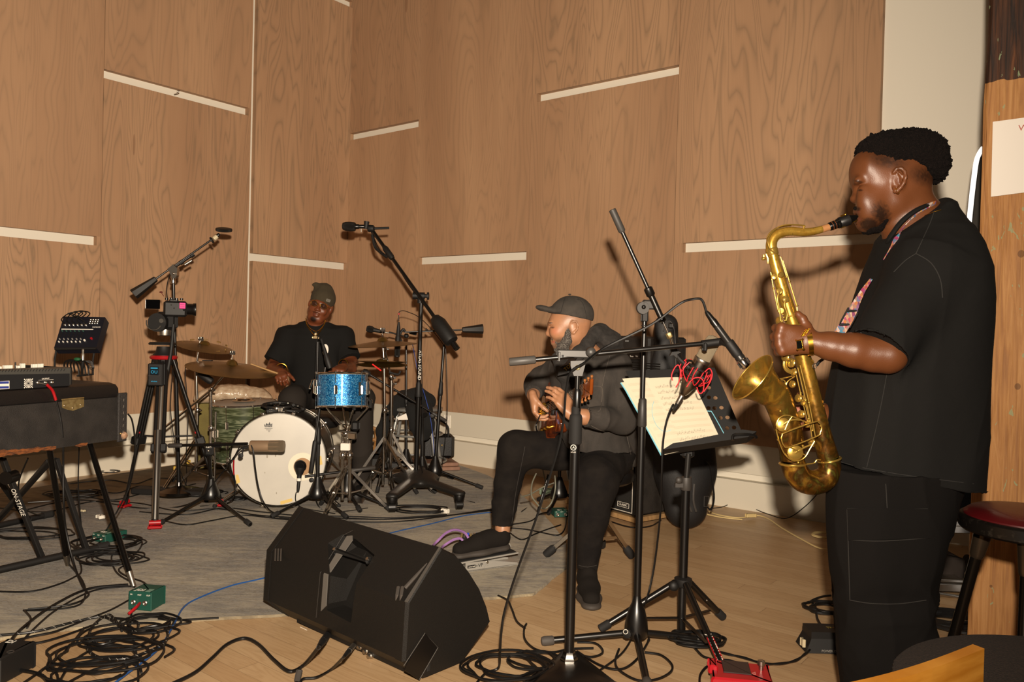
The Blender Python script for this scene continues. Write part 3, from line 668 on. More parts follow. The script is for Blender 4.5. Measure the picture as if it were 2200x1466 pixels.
mb=MB(); q=at(346,628,YT-.02); mb.sph(q,.007,(1.6,1,.8),6); mb.cyl(q,at(352,637,YT-.02),.002,n=6); t.p('hot_shoe_lever',mb,mat('dull_red','#5a1c18',.5))
for x,y in ((366,640),(372,647),(368,655),(374,662)): mb=MB(); mb.sph(at(x,y,YT-.09),.004,n=5); t.p('button',mb,GRYP)
# wireless box clipped to the leg
c=at(336,805,4.6); t=Thing('wireless_receiver','small black receiver box with blue print clamped to the tripod leg','receiver',c-V((0,0,.07)))
mb=MB(); mb.box(c,(.085,.045,.13),x=(1,.1,0),bev=.006); t.p('housing',mb,BLM)
mb=MB(); mb.box(c+V((-.002,-.024,.022)),(.05,.002,.05),bev=.0005); t.p('display',mb,mat('display_dark','#141c22',.3))
CY=mat('cyan_print','#2a9fd0',.5); textpart(t,'logo','OU',c+V((-.002,-.026,.015)),(1,0,0),(0,0,1),.026,CY)
mb=MB(); mb.box(c+V((-.002,-.026,.038)),(.04,.001,.006)); t.p('display_bar',mb,CY)
textpart(t,'model_print','wireless',c+V((-.002,-.024,-.038)),(1,0,0),(0,0,1),.011,CY)
mb=MB(); mb.box(c+V((0,-.022,-.006)),(.07,.006,.004)); t.p('seam',mb,GRYP)
# ---------------------------------------------------------------- overhead microphone stand, left
YO=5.2
t=Thing('microphone_stand','black boom stand with round weighted base, its boom rising right over the left cymbals','microphone stand',G(384,1062,.012))
b0=G(384,1062,.012)
mb=MB(); mb.lathe([(.145,0),(.15,.012),(.14,.028),(.05,.05),(.022,.058),(.018,.08)],b0,(0,0,1),40); t.p('round_base',mb,mat('chrome_dark','#5e5a55',.22,1.))
tp=at(372,588,YO); pole(t,b0+V((0,0,.06)),tp,.013,.0095,.55)
A,B=at(287,633,YO-.1),at(480,503,YO+.15); ctr=at(373,585,YO)
boom(t,A,at(455,515,YO+.1),.0062,weight=.17,conic=True,wr=.034); 
d=(B-A).normalized(); mb=MB(); mb.cyl(A.lerp(B,.42),A.lerp(B,.62),.010,n=12); sl=t.p('boom_sleeve',mb,BLK)
for k in (.4,.52,.64): mb=MB(); c=A.lerp(B,k); mb.cyl(c-d*.012,c+d*.012,.015,n=10); t.p('boom_collar',mb,BLM,sl)
mb=MB(); q=[at(361,577,YO-.02),at(372,568,YO-.02),at(381,577,YO-.02),at(380,592,YO-.02),at(376,598,YO-.02),at(369,598,YO-.02)]; mb.prism(q,(0,.035,0)); br=t.p('tilt_bracket',mb,SIL,smooth=False)
mb=MB(); mb.sph(at(373,588,YO-.03),.008,n=6); t.p('bracket_bolt',mb,SIL,br)
mb=MB(); mb.lathe([(.014,0),(.016,.01),(.012,.03),(.017,.04),(.012,.07)],at(372,610,YO),(0,0,1),14); t.p('neck_fitting',mb,CHR)
cable('thin black cable tied along the raised left boom',[at(365,590,YO),at(358,620,YO),at(362,660,YO),at(366,720,YO+.05),at(370,800,YO+.05),at(368,900,YO+.05),b0+V((.03,.05,.05)),b0+V((.25,.1,.0))],.003)
def discmic(label,c,ax,body,R=.034):
    """flat round condenser head on a short body"""
    t=Thing('microphone',label,'microphone',c)
    mb=MB(); mb.lathe([(R*.8,-.012),(R*1.0,-.009),(R*1.05,0),(R,.009),(R*.8,.012)],c,ax,28,sc=(1,1)); t.p('capsule_head',mb,mat('mic_grille','#23211f',.45,.5,bump=.6,bscale=900))
    d=(V(body)-c).normalized(); e=V(body)
    mb=MB(); mb.lathe([(.010,R*.8),(.012,R),(.012,(e-c).length*.6),(.008,(e-c).length)],c,d,14); t.p('mic_body',mb,BLK)
    return t,d
c=at(481,494,YO+.15); t,d=discmic('round flat black microphone at the upper end of the raised left boom',c,(.08,-.25,1),at(462,512,YO+.12),.052)
t.p('cream_band',MB().cyl(at(466,508,YO+.125),at(459,514,YO+.115),.015),mat('cream','#c9bb9a',.5))
t.p('swivel_ring',MB().torus(at(455,516,YO+.11),(1,0,.6),.018,.005,20,6),BLM)
t.p('signal_plug',MB().cyl(at(397,569,YO+.02),at(412,560,YO+.03),.008),SIL)
# ---------------------------------------------------------------- low stand with the gold microphone before the kick drum
YK=4.62; c=G(452,1105,.012)
t=Thing('microphone_stand','short black tripod boom stand carrying the gold microphone before the bass drum','microphone stand',c)
fa=[G(335,1132,.02),G(538,1130,.02)]
tripod(t,c,[(fa[0]-c).length-.0,(fa[1]-c).length,.3],[math.atan2(fa[0].y-c.y,fa[0].x-c.x),math.atan2(fa[1].y-c.y,fa[1].x-c.x),1.65],.15,.0095,.015)
tp=at(449,970,YK+.08); mb=MB(); mb.cyl(V((c.x,c.y,.2)),tp,.0115,n=14); t.p('pole',mb,BLK)
mb=MB(); mb.box(at(449,968,YK+.07),(.05,.04,.07),bev=.012); jt=t.p('boom_joint',mb,BLM)
textpart(t,'joint_lettering','K&M',at(448,961,YK+.045),(1,0,0),(0,0,1),.016,WHT)
mb=MB(); mb.sph(at(448,969,YK+.045),.007,n=6); t.p('joint_bolt',mb,SIL,jt)
A,B=at(362,958,YK+.05),at(532,954,YK-.02); boom(t,A,B,.009,weight=.09,wm=GRYP,wr=.013)
mb=MB(); c2=at(468,956,YK+.03); mb.cyl(c2-V((.02,0,0)),c2+V((.02,0,0)),.016,n=12); t.p('clutch',mb,BLM)
wing(t,at(520,978,YK-.02),(0,-1,0),.014,.03); mb=MB(); mb.cyl(at(524,955,YK-.02),at(520,978,YK-.02),.004); t.p('knob_arm',mb,BLM)
a,b=at(537,959,YK-.03),at(612,959,YK-.03); t=Thing('microphone','champagne gold condenser microphone lying sideways before the bass drum head','microphone',a.lerp(b,.5)-V((0,0,.035)))
L=(b-a).length; mb=MB(); mb.lathe([(.012,0),(.030,.003),(.033,.008),(.033,L*.56)],a,b-a,28); t.p('mic_body',mb,mat('champagne','#a88c70',.35,.45))
mb=MB(); mb.lathe([(.031,L*.56),(.031,L*.8),(.034,L*.84),(.034,L*.93),(.03,L*.98),(.014,L)],a,b-a,28,cap=True); gr=t.p('grille',mb,mat('grille_gold','#9c8a72',.4,.5,bump=.9,bscale=700))
for k in (0,): 
    for s_ in range(8):
        th=s_*math.pi/4; o=V((0,math.cos(th),math.sin(th)))*.0325; mb=MB(); mb.cyl(a+(b-a)*.56+o,a+(b-a)*.86+o,.0018,n=5); t.p('grille_rib',mb,MATS['champagne'],gr)
mb=MB(); mb.tube([a,at(528,962,YK-.03),at(518,964,YK-.03)],[.009,.008,.006],10); t.p('xlr_boot',mb,BLM)
cable('black cable sweeping down across the bass drum head from the gold microphone',[(540,957,YK-.06),(545,975,YK-.07),(549,1010,YK-.05),(556,1050,YK-.02),(570,1085,YK+.0),(600,1105),(700,1112),(830,1116),(960,1108),(1080,1094)],.0042)
cable('black cable with a red mark hanging left of the bass drum',[(518,964,YK-.02),(508,975,YK),(490,1000,YK+.05),(466,1030,YK+.1),(430,1070,YK+.1),(380,1090),(300,1092),(180,1075),(60,1080)],.0042)
cable('short black lead hanging from boom clip beside the bass drum edge',[(515,960,YK),(503,985,YK+.02),(502,1010,YK+.05),(505,1040,YK+.1),(502,1070,YK+.15),(480,1084),(430,1088)],.0035)
cable('red section of the lead beside the bass drum edge',[(502.5,990,YK+.0),(502,1003,YK+.02),(502.6,1020,YK+.04)],.0042,m=RED,name='red_cable_sleeve')
# ---------------------------------------------------------------- drum kit
DHEAD=mat('drum_head','#cfc9bd',.45,col2='#bdb8ae',nscale=2.5,bump=.02)
def hoop(mb,c,ax,R,r=.006,n=48): mb.torus(c,ax,R,r,n,8)
def drum(t,c,ax,R,L,shell,lugs=8,hd=DHEAD,rod=CHR,hoopm=CHR,a0=0.,ref=None,hoopw=.010):
    """shell from c along ax for L; c = batter/front head centre"""
    x,y,z=basis(ax,ref); c=V(c); e=c+z*L
    mb=MB(); mb.lathe([(R,.012),(R,L-.012)],c,z,56,ref=ref,cap=False); sh=t.p('shell',mb,shell)
    mb=MB(); mb.lathe([(.001,.0),(R*.93,.0),(R*.985,.003),(R,.012)],c,z,56,cap=False); fh=t.p('front_head',mb,hd)
    mb=MB(); mb.lathe([(.001,L),(R*.93,L),(R*.985,L-.003),(R,L-.012)],c,z,56,cap=False); t.p('rear_head',mb,hd)
    for q in (.004,L-.004):
        mb=MB(); mb.lathe([(R+.003,q-hoopw/2),(R+.009,q-hoopw/2),(R+.011,q),(R+.009,q+hoopw/2),(R+.003,q+hoopw/2)],c,z,56,cap=False); mb.torus(c+z*q,z,R+.007,.0045,56,8); t.p('hoop',mb,hoopm)
    for k in range(lugs):
        a=a0+2*math.pi*k/lugs; o=x*math.cos(a)+y*math.sin(a)
        mb=MB(); mb.cyl(c+o*(R+.013)+z*.0,c+o*(R+.013)+z*(L*.30),.0028,n=6); mb.cyl(c+o*(R+.013)+z*(L*.70),c+o*(R+.013)+z*L,.0028,n=6)
        for zz in (0.,L): mb.cyl(c+o*(R+.013)+z*(zz-.006),c+o*(R+.013)+z*(zz+.006),.0055,n=8)
        tr=t.p('tension_rod',mb,rod)
        for zz in ((.33,.67) if L>.26 else (.5,)): mb=MB(); mb.box(c+o*(R+.008)+z*(L*zz),(.016,.020,.055),x=o,z=z,bev=.004); t.p('lug',mb,rod,tr)
    return x,y,z,fh
OYS=bpy.data.materials.new('green_oyster'); OYS.use_nodes=True; nt,N_,L_,B_=nodes(OYS)
a=noise(nt,mapv(nt,(1,1,9)),4.5,5,2.2); b=noise(nt,mapv(nt,(1,1,2)),3,2)
cc=ramp(nt,a,[(.32,'#14231d'),(.5,'#2f3f30'),(.62,'#7d846a'),(.70,'#26352b')]); cc=mixc(nt,mth(nt,'MULTIPLY',b,.5),cc,lin('#5d5526')); L_.new(cc,B_.inputs['Base Color']); B_.inputs['Roughness'].default_value=.22
# bass drum
YB=5.0; c=at(598,989,YB); e=at(621,962,YB+.46); ax=(e-c); ax.z=0; R=.292
c.z=R+.02
t=Thing('bass_drum','large white headed bass drum with small port hole facing the room','drum',V((c.x,c.y,.012)))
x,y,z,fh=drum(t,c,ax,R,.45,mat('bass_shell','#3b3631',.3,.3),10,rod=CHR,hoopm=mat('bass_hoop','#54504a',.2,1.),a0=.3,hoopw=.022)
nz=-z; right=V((-nz.y,nz.x,0)) if False else z.cross(V((0,0,1))).normalized()
up=V((0,0,1))
def hq(px,py,o=.004): return onp(px,py,c-z*o,z)
mb=MB(); pc=hq(650,1001); mb.torus(pc-z*0.0,z,.052,.0,4,4) if False else None
mb=MB(); ring=[(.062,-.001),(.062,.001),(.038,.0015),(.038,-.001)]; mb.lathe([(.088,0),(.088,.002),(.055,.0022),(.055,0)],hq(650,1003,.001),-z,40,cap=False); rg=t.p('port_ring',mb,mat('ring_cream','#e4dac2',.5))
mb=MB(); mb.lathe([(.055,0),(.055,.002),(.001,.0022)],hq(650,1003,.0005),-z,32,cap=False); t.p('port_hole',mb,mat('hole_tan','#a9825a',.7),rg)
YTAPE=mat('yellow_tape','#d8b96a',.6)
for L in ([(506,1021),(512,1020),(516,1037),(508,1040)],[(602,1078),(627,1071),(629,1077),(603,1085)],[(683,981),(690,980),(693,998),(686,1000)]):
    mb=MB(); mb.prism([hq(a,b,.003) for a,b in L],-z*.0008); t.p('tape_piece',mb,YTAPE,smooth=False)
INK=mat('ink','#4a4a4a',.6)
mb=MB(); mb.prism([hq(a,b,.003) for a,b in [(567,911),(570,914),(573,909),(576,913),(579,907),(582,913),(585,909),(585,918),(569,918)]],-z*.0006); cw=t.p('crown_emblem',mb,INK,smooth=False)
textpart(t,'emblem_lettering','REMO',hq(577.5,916,.0045),right if right.x>0 else -right,up,.016,mat('ink_light','#bdb7ac',.6))
for yy,ww in ((921,17),(924,11)):
    mb=MB(); a_,b_=hq(577-ww/2,yy,.003),hq(577+ww/2,yy,.003); mb.cyl(a_,b_,.0013,n=5); t.p('emblem_line',mb,INK)
mb=MB(); mb.torus(hq(578,927,.004),z,.004,.001,12,5); t.p('emblem_ring',mb,INK)
for (xx,yy,rr_) in ((574,981,.008),(592,979,.006),(569,1016,.004),(594,1060,.005)): mb=MB(); mb.lathe([(rr_,0),(rr_*.9,.0006),(.0005,.0007)],hq(xx,yy,.003),-z,7,sc=(1.5,.6)); t.p('smudge',mb,mat('smudge','#9b9383',.7))
for s_ in (-1,1):
    a_=c+z*.12+right*s_*(R*.75)+V((0,0,-R*.62)); b_=V((a_.x,a_.y,.02))+right*s_*.16-z*.12
    mb=MB(); mb.cyl(a_,b_,.011,n=12); sp=t.p('spur',mb,CHR); mb=MB(); mb.sph(b_,.014,n=6); t.p('spur_tip',mb,RUB,sp)
for k in range(10):
    a_=.3+2*math.pi*k/10; o=x*math.cos(a_)+y*math.sin(a_); q=c+o*(R+.012)-z*.012
    mb=MB(); mb.box(q,(.022,.03,.014),x=o,z=z,bev=.003); mb.cyl(q-z*.012,q+z*.02,.006,n=8); t.p('claw_hook',mb,CHR)
# green floor tom
YF=5.55; c=at(524,864,YF); t=Thing('floor_tom','green oyster floor tom behind the bass drum on the left','drum',V((c.x,c.y,.012)))
x,y,z,_=drum(t,c,(0.03,.05,-1),.215,.40,OYS,8,hd=mat('tom_head','#a9a196',.35),a0=.2)
for k in range(3):
    a_=-2.1+2.09*k; o=V((math.cos(a_),math.sin(a_),0)); q=c+o*.235+V((0,0,-.2)); mb=MB(); mb.cyl(q+V((0,0,.15)),V((q.x,q.y,.03)),.008,n=10); lg=t.p('leg',mb,CHR)
    mb=MB(); mb.box(q,(.03,.035,.06),x=o,bev=.006); t.p('leg_bracket',mb,CHR,lg); mb=MB(); mb.cyl(V((q.x,q.y,.012)),V((q.x,q.y,.04)),.014,n=10); t.p('rubber_foot',mb,RUB,lg)
c2=at(524,853,YF+.02); mb=MB(); mb.lathe([(.075,0),(.078,.006),(.06,.012),(.055,.02),(.03,.022)],c+V((0,0,.004)),(0,0,1),30); hh=one('cymbal_bell','small shiny metal percussion disc lying on the green floor tom','percussion',mb,CHR)
# olive board and clear plastic bundle behind the tom
mb=MB(); q=[G(430,1003,.012),G(455,1000,.012)]; Yb=6.25
a_,b_=at(431,866,Yb),at(462,868,Yb+.05); mb.box(V(((a_.x+b_.x)/2+.18,Yb+.1,.30)),(.52,.14,.57),x=(1,.25,0),bev=.01); one('olive_case','upright olive green case standing behind the green floor tom','case',mb,mat('olive','#5f5320',.75,bump=.2,col2='#6e6128',nscale=6))
s=SDF(.012); 
for (px,py,Y,r) in ((450,850,6.15,.06),(480,845,6.2,.075),(515,846,6.25,.08),(550,850,6.25,.07),(430,857,6.1,.035),(565,858,6.2,.05)): s.ell(at(px,py,Y),(r*1.5,r*1.4,r*.9),k=.05)
v,f=s.mesh(disp=lambda P:wnoise(P,26,3,3)*.007); 
t=Thing('plastic_bundle','crinkled clear plastic wrapped bundle on the olive case behind the floor tom','bag',at(500,865,6.2)); t.raw('wrapped_bundle',v,f,mat('crinkled_plastic','#a98f74',.18,col2='#cbb79c',nscale=22,bump=.4,bscale=60))
# percussion jingles on the bass drum
t=Thing('tambourine','half moon black tambourines with steel jingles clamped atop the bass drum','tambourine',at(600,872,5.15))
for k,(px,py,Y,R_,ax_) in enumerate([(598,871,5.12,.095,(.0,-.12,1)),(622,876,5.16,.085,(.15,-.2,1))]):
    c=at(px,py,Y); mb=MB(); mb.torus(c,ax_,R_,.010,36,8,a0=.2,a1=5.9,sc=(1,.8)); fr=t.p('tambourine_frame',mb,BLM)
    x,y,z=basis(ax_)
    for j in range(9):
        a_=.5+j*.6; q=c+x*R_*math.cos(a_)+y*R_*.8*math.sin(a_); mb=MB(); mb.lathe([(.004,-.004),(.016,-.002),(.016,-.001),(.004,.0),(.016,.002),(.016,.003),(.004,.005)],q,(x*-math.sin(a_)+y*math.cos(a_))*.3+z,12); t.p('jingle',mb,SIL,fr)
mb=MB(); mb.box(at(585,883,5.03),(.075,.035,.035),x=(1,.1,-.0),z=(-.2,0,1),bev=.006); bx=t.p('clamp_block',mb,BLM)
for i in range(4): mb=MB(); mb.sph(at(580+4*(i%2),880+5*(i//2),5.005),.0035,n=5); t.p('clamp_stud',mb,SIL,bx)
mb=MB(); q=at(593,878,5.0); mb.lathe([(.011,0),(.012,.003),(.008,.006)],q,(0,-1,.1),14); t.p('round_dial',mb,SIL,bx)
mb=MB(); mb.box(at(602,883,5.02),(.022,.02,.04),bev=.002); mb.cyl(at(610,884,5.02),at(610,893,5.02),.006); t.p('clamp_post',mb,SIL)
# cymbals
CYM=mat('cymbal_bronze','#8f6c33',.26,.65,col2='#5c4624',nscale=3,bump=.12,bscale=160,stretch=(1,1,.02))
def cymbal(t,c,ax,R,name='cymbal',bell=.18,parent=None,m=CYM,flip=1):
    mb=MB(); prof=[(R,0),(R*.75,.010),(R*.45,.019),(R*bell*1.15,.026),(R*bell,.028),(R*bell*.8,.042),(R*bell*.4,.05),(.006,.052),(.006,.050),(R*bell*.8,.040),(R*bell*1.1,.024),(R*.5,.016),(R*.998,-.0015)]
    mb.lathe([(r,(h-.02)*flip*R/.22) for r,h in prof],c,ax,56,cap=False); o=t.p(name,mb,m)
    return o
def topnut(t,c,ax,par):
    ax=V(ax).normalized(); mb=MB(); mb.cyl(V(c)-ax*.03,V(c)+ax*.055,.0035,n=8); t.p('threaded_rod',mb,CHR,par)
    mb=MB(); mb.cyl(V(c)+ax*.03,V(c)+ax*.042,.018,n=14); t.p('felt_washer',mb,mat('felt','#3a3430',.9),par)
    mb=MB(); mb.box(V(c)+ax*.048,(.034,.010,.014),bev=.003); t.p('wing_nut',mb,CHR,par)
def chrome_tripod(t,x,y,zh,R=.26,angs=(.5,2.6,4.7),z0=.02):
    """double braced chrome legs"""
    for a in angs:
        d=V((math.cos(a),math.sin(a),0)); s=V((x,y,zh)); e=V((x,y,z0))+d*R; md=s.lerp(e,.5); sd=d.cross(V((0,0,1)))
        mb=MB()
        for o in (-.009,.009): mb.box(s.lerp(e,.5)+sd*o,((e-s).length,.003,.016),x=e-s,z=sd.cross(e-s))
        mb.cyl(md,V((x,y,zh*.42)),.005,n=8); lg=t.p('leg',mb,CHR)
        mb=MB(); mb.cyl(e-(e-s).normalized()*.04,e,.014,n=10); t.p('rubber_foot',mb,RUB,lg)
# left cymbals: upper small on top of stand, lower big on boom
def stem_(t,pts,r=.009,m=CHR):
    for i in range(len(pts)-1):
        mb=MB(); mb.cyl(pts[i],pts[i+1],r*(1-.12*i),n=12); s=t.p('tube_section',mb,m)
        if i: mb=MB(); d=(pts[i+1]-pts[i]).normalized(); mb.lathe([(r*1.5,-.015),(r*1.8,-.01),(r*1.8,.012),(r*1.4,.02)],pts[i],d,12); mb.box(pts[i]+V((.018,0,0)),(.026,.008,.014),bev=.002); t.p('memory_clamp',mb,m,s)
Y1=5.55
c=at(430,737,Y1); t=Thing('cymbal_stand','chrome cymbal stand carrying the small upper cymbal left of the drummer','cymbal stand',V((c.x,c.y,.012)))
b=V((at(424,900,Y1).x,Y1,0)); stem_(t,[V((b.x,b.y,.12)),V((b.x,b.y,.55)),at(421,790,Y1),at(427,748,Y1),at(429,733,Y1)],.011); chrome_tripod(t,b.x,b.y,.36,.3,(.3,2.5,4.3))
t=Thing('cymbal','smaller bronze cymbal tilted on the chrome stand, upper of the left pair','cymbal',c); ax=(-.16,-.16,1); o=cymbal(t,at(440,741,Y1),(.19,-.10,1),.198,'bronze_disc'); topnut(t,c+V((0,0,-.012)),(.16,-.1,1),o)
for k in range(10):
    a_=k*.63; x,y,z=basis((.16,-.22,1)); q=at(440,741,Y1)+x*.15*math.cos(a_)+y*.15*math.sin(a_)-z*.006; mb=MB(); mb.box(q,(.03,.008,.008),x=-x*math.sin(a_)+y*math.cos(a_),z=z); t.p('cut_slot',mb,mat('slot_light','#8a6a3c',.5),o)
Y2=5.2
c=at(498,784,Y2); t=Thing('boom_cymbal_stand','chrome boom cymbal stand reaching up right under the large left cymbal','cymbal stand',V((at(454,900,Y2+.15).x,Y2+.15,.012)))
bx_=at(454,900,Y2+.15).x; j1=at(453,838,Y2+.13); j2=at(490,797,Y2+.02); j3=at(497,770,Y2)
stem_(t,[V((bx_,Y2+.15,.1)),V((bx_,Y2+.15,.45)),j1],.011); stem_(t,[at(340,930,Y2+.2),j1,j2,j3],.008); chrome_tripod(t,bx_,Y2+.15,.3,.28,(.9,2.9,5.0))
t=Thing('cymbal','large flat bronze cymbal on the boom stand, lower of the left pair','cymbal',at(497,784,Y2)); o=cymbal(t,at(498,786,Y2),(.13,-.09,1),.285,'bronze_disc',.13)
topnut(t,at(498,772,Y2),(.1,0,1),o)
mb=MB(); mb.box(at(446,775,Y2-.05),(.06,.03,.006),bev=.001); t.p('tape_strip',mb,BLM,o)
# under cymbal microphone, left
a_,b_=at(427,803,5.3),at(450,812,5.3); mb=MB(); mb.lathe([(.008,0),(.02,.01),(.026,.05),(.026,.1),(.02,.115)],at(425,800,5.3),b_+V((0,0,-.02))-a_,16); one('small_microphone','fat black microphone hanging under the large left cymbal','microphone',mb,BLM)
cable('thin black lead running to the microphone under the left cymbals',[(425,800,5.3),(418,790,5.32),(405,782,5.35),(398,790,5.4),(400,830,5.4),(404,900,5.4),(400,980,5.4),(395,1050),(330,1070)],.003)
# hi-hat and ride on the right
Y3=5.35
bx_=at(826,900,Y3).x; t=Thing('hi_hat_stand','chrome hi hat stand between the blue drum and the stool','hi hat stand',V((bx_,Y3,.012)))
stem_(t,[V((bx_,Y3,.1)),V((bx_,Y3,.6)),at(825,775,Y3),at(823,748,Y3)],.010); chrome_tripod(t,bx_,Y3,.42,.26,(.6,3.3,5.2)); 
for k,(py,fl) in enumerate(((776,1),(785,-1))):
    tt=Thing('hi_hat_cymbal',['upper bronze hi hat cymbal above the blue drum','lower bronze hi hat cymbal, pressed under its twin'][k],'cymbal',at(821,py,Y3),group='hi hat pair'); cymbal(tt,at(821,779+k*3,Y3),(0.0,-.06 if k==0 else .02,1),.172,'bronze_disc',.25,flip=fl)
mb=MB(); mb.cyl(at(800,783,Y3-.2),at(819,797,Y3-.2),.005,n=8); one('red_drumstick','bright red stick lying across beneath the hi hat cymbals','drumstick',mb,mat('bright_red','#e0201c',.4))
bx2=at(841,900,5.5).x; t=Thing('ride_stand','chrome stand with boom arm for the wide ride cymbal right of the drummer','cymbal stand',V((bx2,5.5,.012)))
stem_(t,[V((bx2,5.5,.08)),V((bx2,5.5,.45)),at(841,812,5.5),at(826,750,5.45),at(821,716,5.42)],.010); chrome_tripod(t,bx2,5.5,.34,.32,(0.1,2.2,4.1)); mb=MB(); mb.tube([at(836,800,5.48),at(855,805,5.48),at(860,797,5.48)],.008,8,sm=3); t.p('grey_wing_bolt',mb,BLM)
t=Thing('cymbal','wide bronze ride cymbal level with the drummer chest','cymbal',at(822,733,5.42)); o=cymbal(t,at(822,735,5.42),(-.065,-.05,1),.232,'bronze_disc',.16); topnut(t,at(822,722,5.42),(0,0,1),o)
# blue sparkle drum
BLU=bpy.data.materials.new('blue_sparkle'); BLU.use_nodes=True; nt,N_,L_,B_=nodes(BLU)
vo=N_.new('ShaderNodeTexVoronoi'); vo.inputs['Scale'].default_value=260; L_.new(mapv(nt,(1,1,1)),vo.inputs['Vector'])
L_.new(ramp(nt,mth(nt,'MULTIPLY',vo.outputs['Color'],1.0),[(.2,'#04407a'),(.58,'#0a7fc4'),(.92,'#86d4fa')]),B_.inputs['Base Color']); B_.inputs['Metallic'].default_value=.55; B_.inputs['Roughness'].default_value=.38; B_.inputs['Coat Weight'].default_value=.8; B_.inputs['Coat Roughness'].default_value=.06
bp=N_.new('ShaderNodeBump'); bp.inputs['Strength'].default_value=.35; bp.inputs['Distance'].default_value=.002; L_.new(vo.outputs['Distance'],bp.inputs['Height']); L_.new(bp.outputs[0],B_.inputs['Normal'])
YS=4.85; c=at(735,802,YS); c_b=at(738,870,YS); t=Thing('snare_drum','bright blue sparkle drum with chrome hoops in front of the drummer','drum',c_b)
x,y,z,_=drum(t,c,(.03,-.09,-1),.147,(c_b-c).length+.015,BLU,6,hd=mat('snare_head','#8f877b',.3),a0=.55,ref=(1,0,0))
mb=MB(); q=at(770,837,YS-.155); mb.box(V((q.x,YS-.112,q.z)),(.014,.004,.08),x=(1,.55,0),z=(-.03,.0,1)); t.p('black_badge',mb,BLM)
for sx in (-1,1):
    q=c+V((sx*.16,-.01,-.085)); mb=MB(); mb.box(q,(.022,.045,.09),bev=.006); mb.cyl(q+V((sx*.01,-.02,.04)),q+V((sx*.02,-.05,-.01)),.006,n=8); t.p('throw_off',mb,CHR)
t=Thing('snare_stand','chrome basket stand with black rubber arms under the blue sparkle drum','drum stand',V((at(744,1000,YS+.05).x,YS+.05,.012)))
bx_=at(745,1000,YS+.05).x; hubz=at(745,925,YS).z
for a_ in (.3,2.0,3.5,5.2):
    d=V((math.cos(a_),math.sin(a_),0)); s=V((bx_,YS+.03,hubz)); e=s+d*.14+V((0,0,.155)); mb=MB(); mb.tube([s,s+d*.03+V((0,0,.03)),e,e+V((0,0,.03))],.006,8,sm=4); ar=t.p('basket_arm',mb,CHR); mb=MB(); mb.tube([e-V((0,0,.02)),e+V((0,0,.02)),e+V((0,0,.035))-d*.02],.011,8); t.p('rubber_grip',mb,RUB,ar)
mb=MB(); mb.sph(V((bx_,YS,hubz-.02)),.032,(1,1,1),8); mb.box(V((bx_+.04,YS-.02,hubz-.03)),(.06,.035,.05),bev=.008); mb.cyl(V((bx_-.04,YS-.03,hubz)),V((bx_+.07,YS-.03,hubz-.01)),.008); t.p('ball_joint',mb,CHR)
mb=MB(); mb.box(V((bx_+.06,YS-.01,hubz+.03)),(.05,.05,.06),bev=.012); t.p('black_clamp',mb,BLM)
for dx in (-.022,.022):
    mb=MB(); mb.cyl(V((bx_+dx,YS+.05,.09)),V((bx_+dx,YS+.02,hubz-.02)),.011,n=14); tb=t.p('tube_section',mb,CHR)
    mb=MB(); mb.lathe([(.015,-.02),(.018,-.01),(.018,.015),(.014,.02)],V((bx_+dx,YS+.03,hubz-.16)),(0,0,1),12); t.p('collar',mb,CHR,tb)
mb=MB(); mb.box(V((bx_-.0,YS-.005,hubz-.1)),(.055,.03,.045),bev=.003); t.p('white_tag',mb,WHT)
chrome_tripod(t,bx_,YS+.05,.3,.27,(.2,2.4,4.4))
# kick pedal area: pedal, chrome clutter to the right of the bass drum
t=Thing('bass_pedal','chrome bass drum pedal behind the drum rim','pedal',G(770,1075,.012))
c=G(765,1080,.012); mb=MB(); mb.box(c+V((0,.1,.02)),(.1,.28,.012),z=(0,-.18,1),bev=.003); t.p('footboard',mb,SIL)
mb=MB(); [mb.cyl(c+V((s*.05,.24,0)),c+V((s*.05,.24,.2)),.008) for s in (-1,1)]; mb.cyl(c+V((-.06,.24,.2)),c+V((.06,.24,.2)),.007); t.p('frame_posts',mb,CHR)
mb=MB(); mb.cyl(c+V((0,.24,.2)),c+V((-.02,.3,.36)),.005); mb.sph(c+V((-.02,.3,.38)),.025,n=8); t.p('beater',mb,BLM)
# silver stool with a jacket
YQ=6.3; sc_=at(893,873,YQ); t=Thing('silver_stool','silver round topped metal stool half hidden by a black jacket','stool',V((sc_.x,sc_.y,.012)))
zt=sc_.z-.01; SG=mat('grey_enamel','#8f8e8a',.4,.5)
mb=MB(); mb.lathe([(.10,0),(.205,0),(.215,.008),(.215,.022),(.2,.03),(.001,.032)],V((sc_.x,sc_.y,zt-.02)),(0,0,1),36); t.p('seat',mb,SG)
for sx,sy in ((-1,-1),(1,-1),(1,1),(-1,1)):
    A=V((sc_.x+sx*.12,sc_.y+sy*.12,zt)); B=V((sc_.x+sx*.20,sc_.y+sy*.20,.012)); mb=MB(); mb.cyl(A,B,.014,n=12); t.p('leg',mb,SG)
for z_,rr_ in ((.12,.25),(.33,.215)): mb=MB(); mb.torus(V((sc_.x,sc_.y,z_)),(0,0,1),rr_,.009,40,8); t.p('foot_ring',mb,SG)
mb=MB(); mb.lathe([(.04,0),(.04,.02),(.03,.02)],V((sc_.x-.07,sc_.y-.1,zt+.012)),(0,0,1),14); 
mb=MB(); mb.prism([at(x,y,YQ-.19) for x,y in [(852,898),(884,883),(880,902),(856,903)]],(0,.1,0)); one('folded_paper','white folded paper lying on the silver stool under the jacket','paper',mb,PAP)
s=SDF(.011); J=lambda x,y,Y=YQ: at(x,y,Y)
s.chain([J(868,858),J(895,855),J(920,862)],[.075,.085,.07],k=.05,n=(0,1,0),sq=.8)
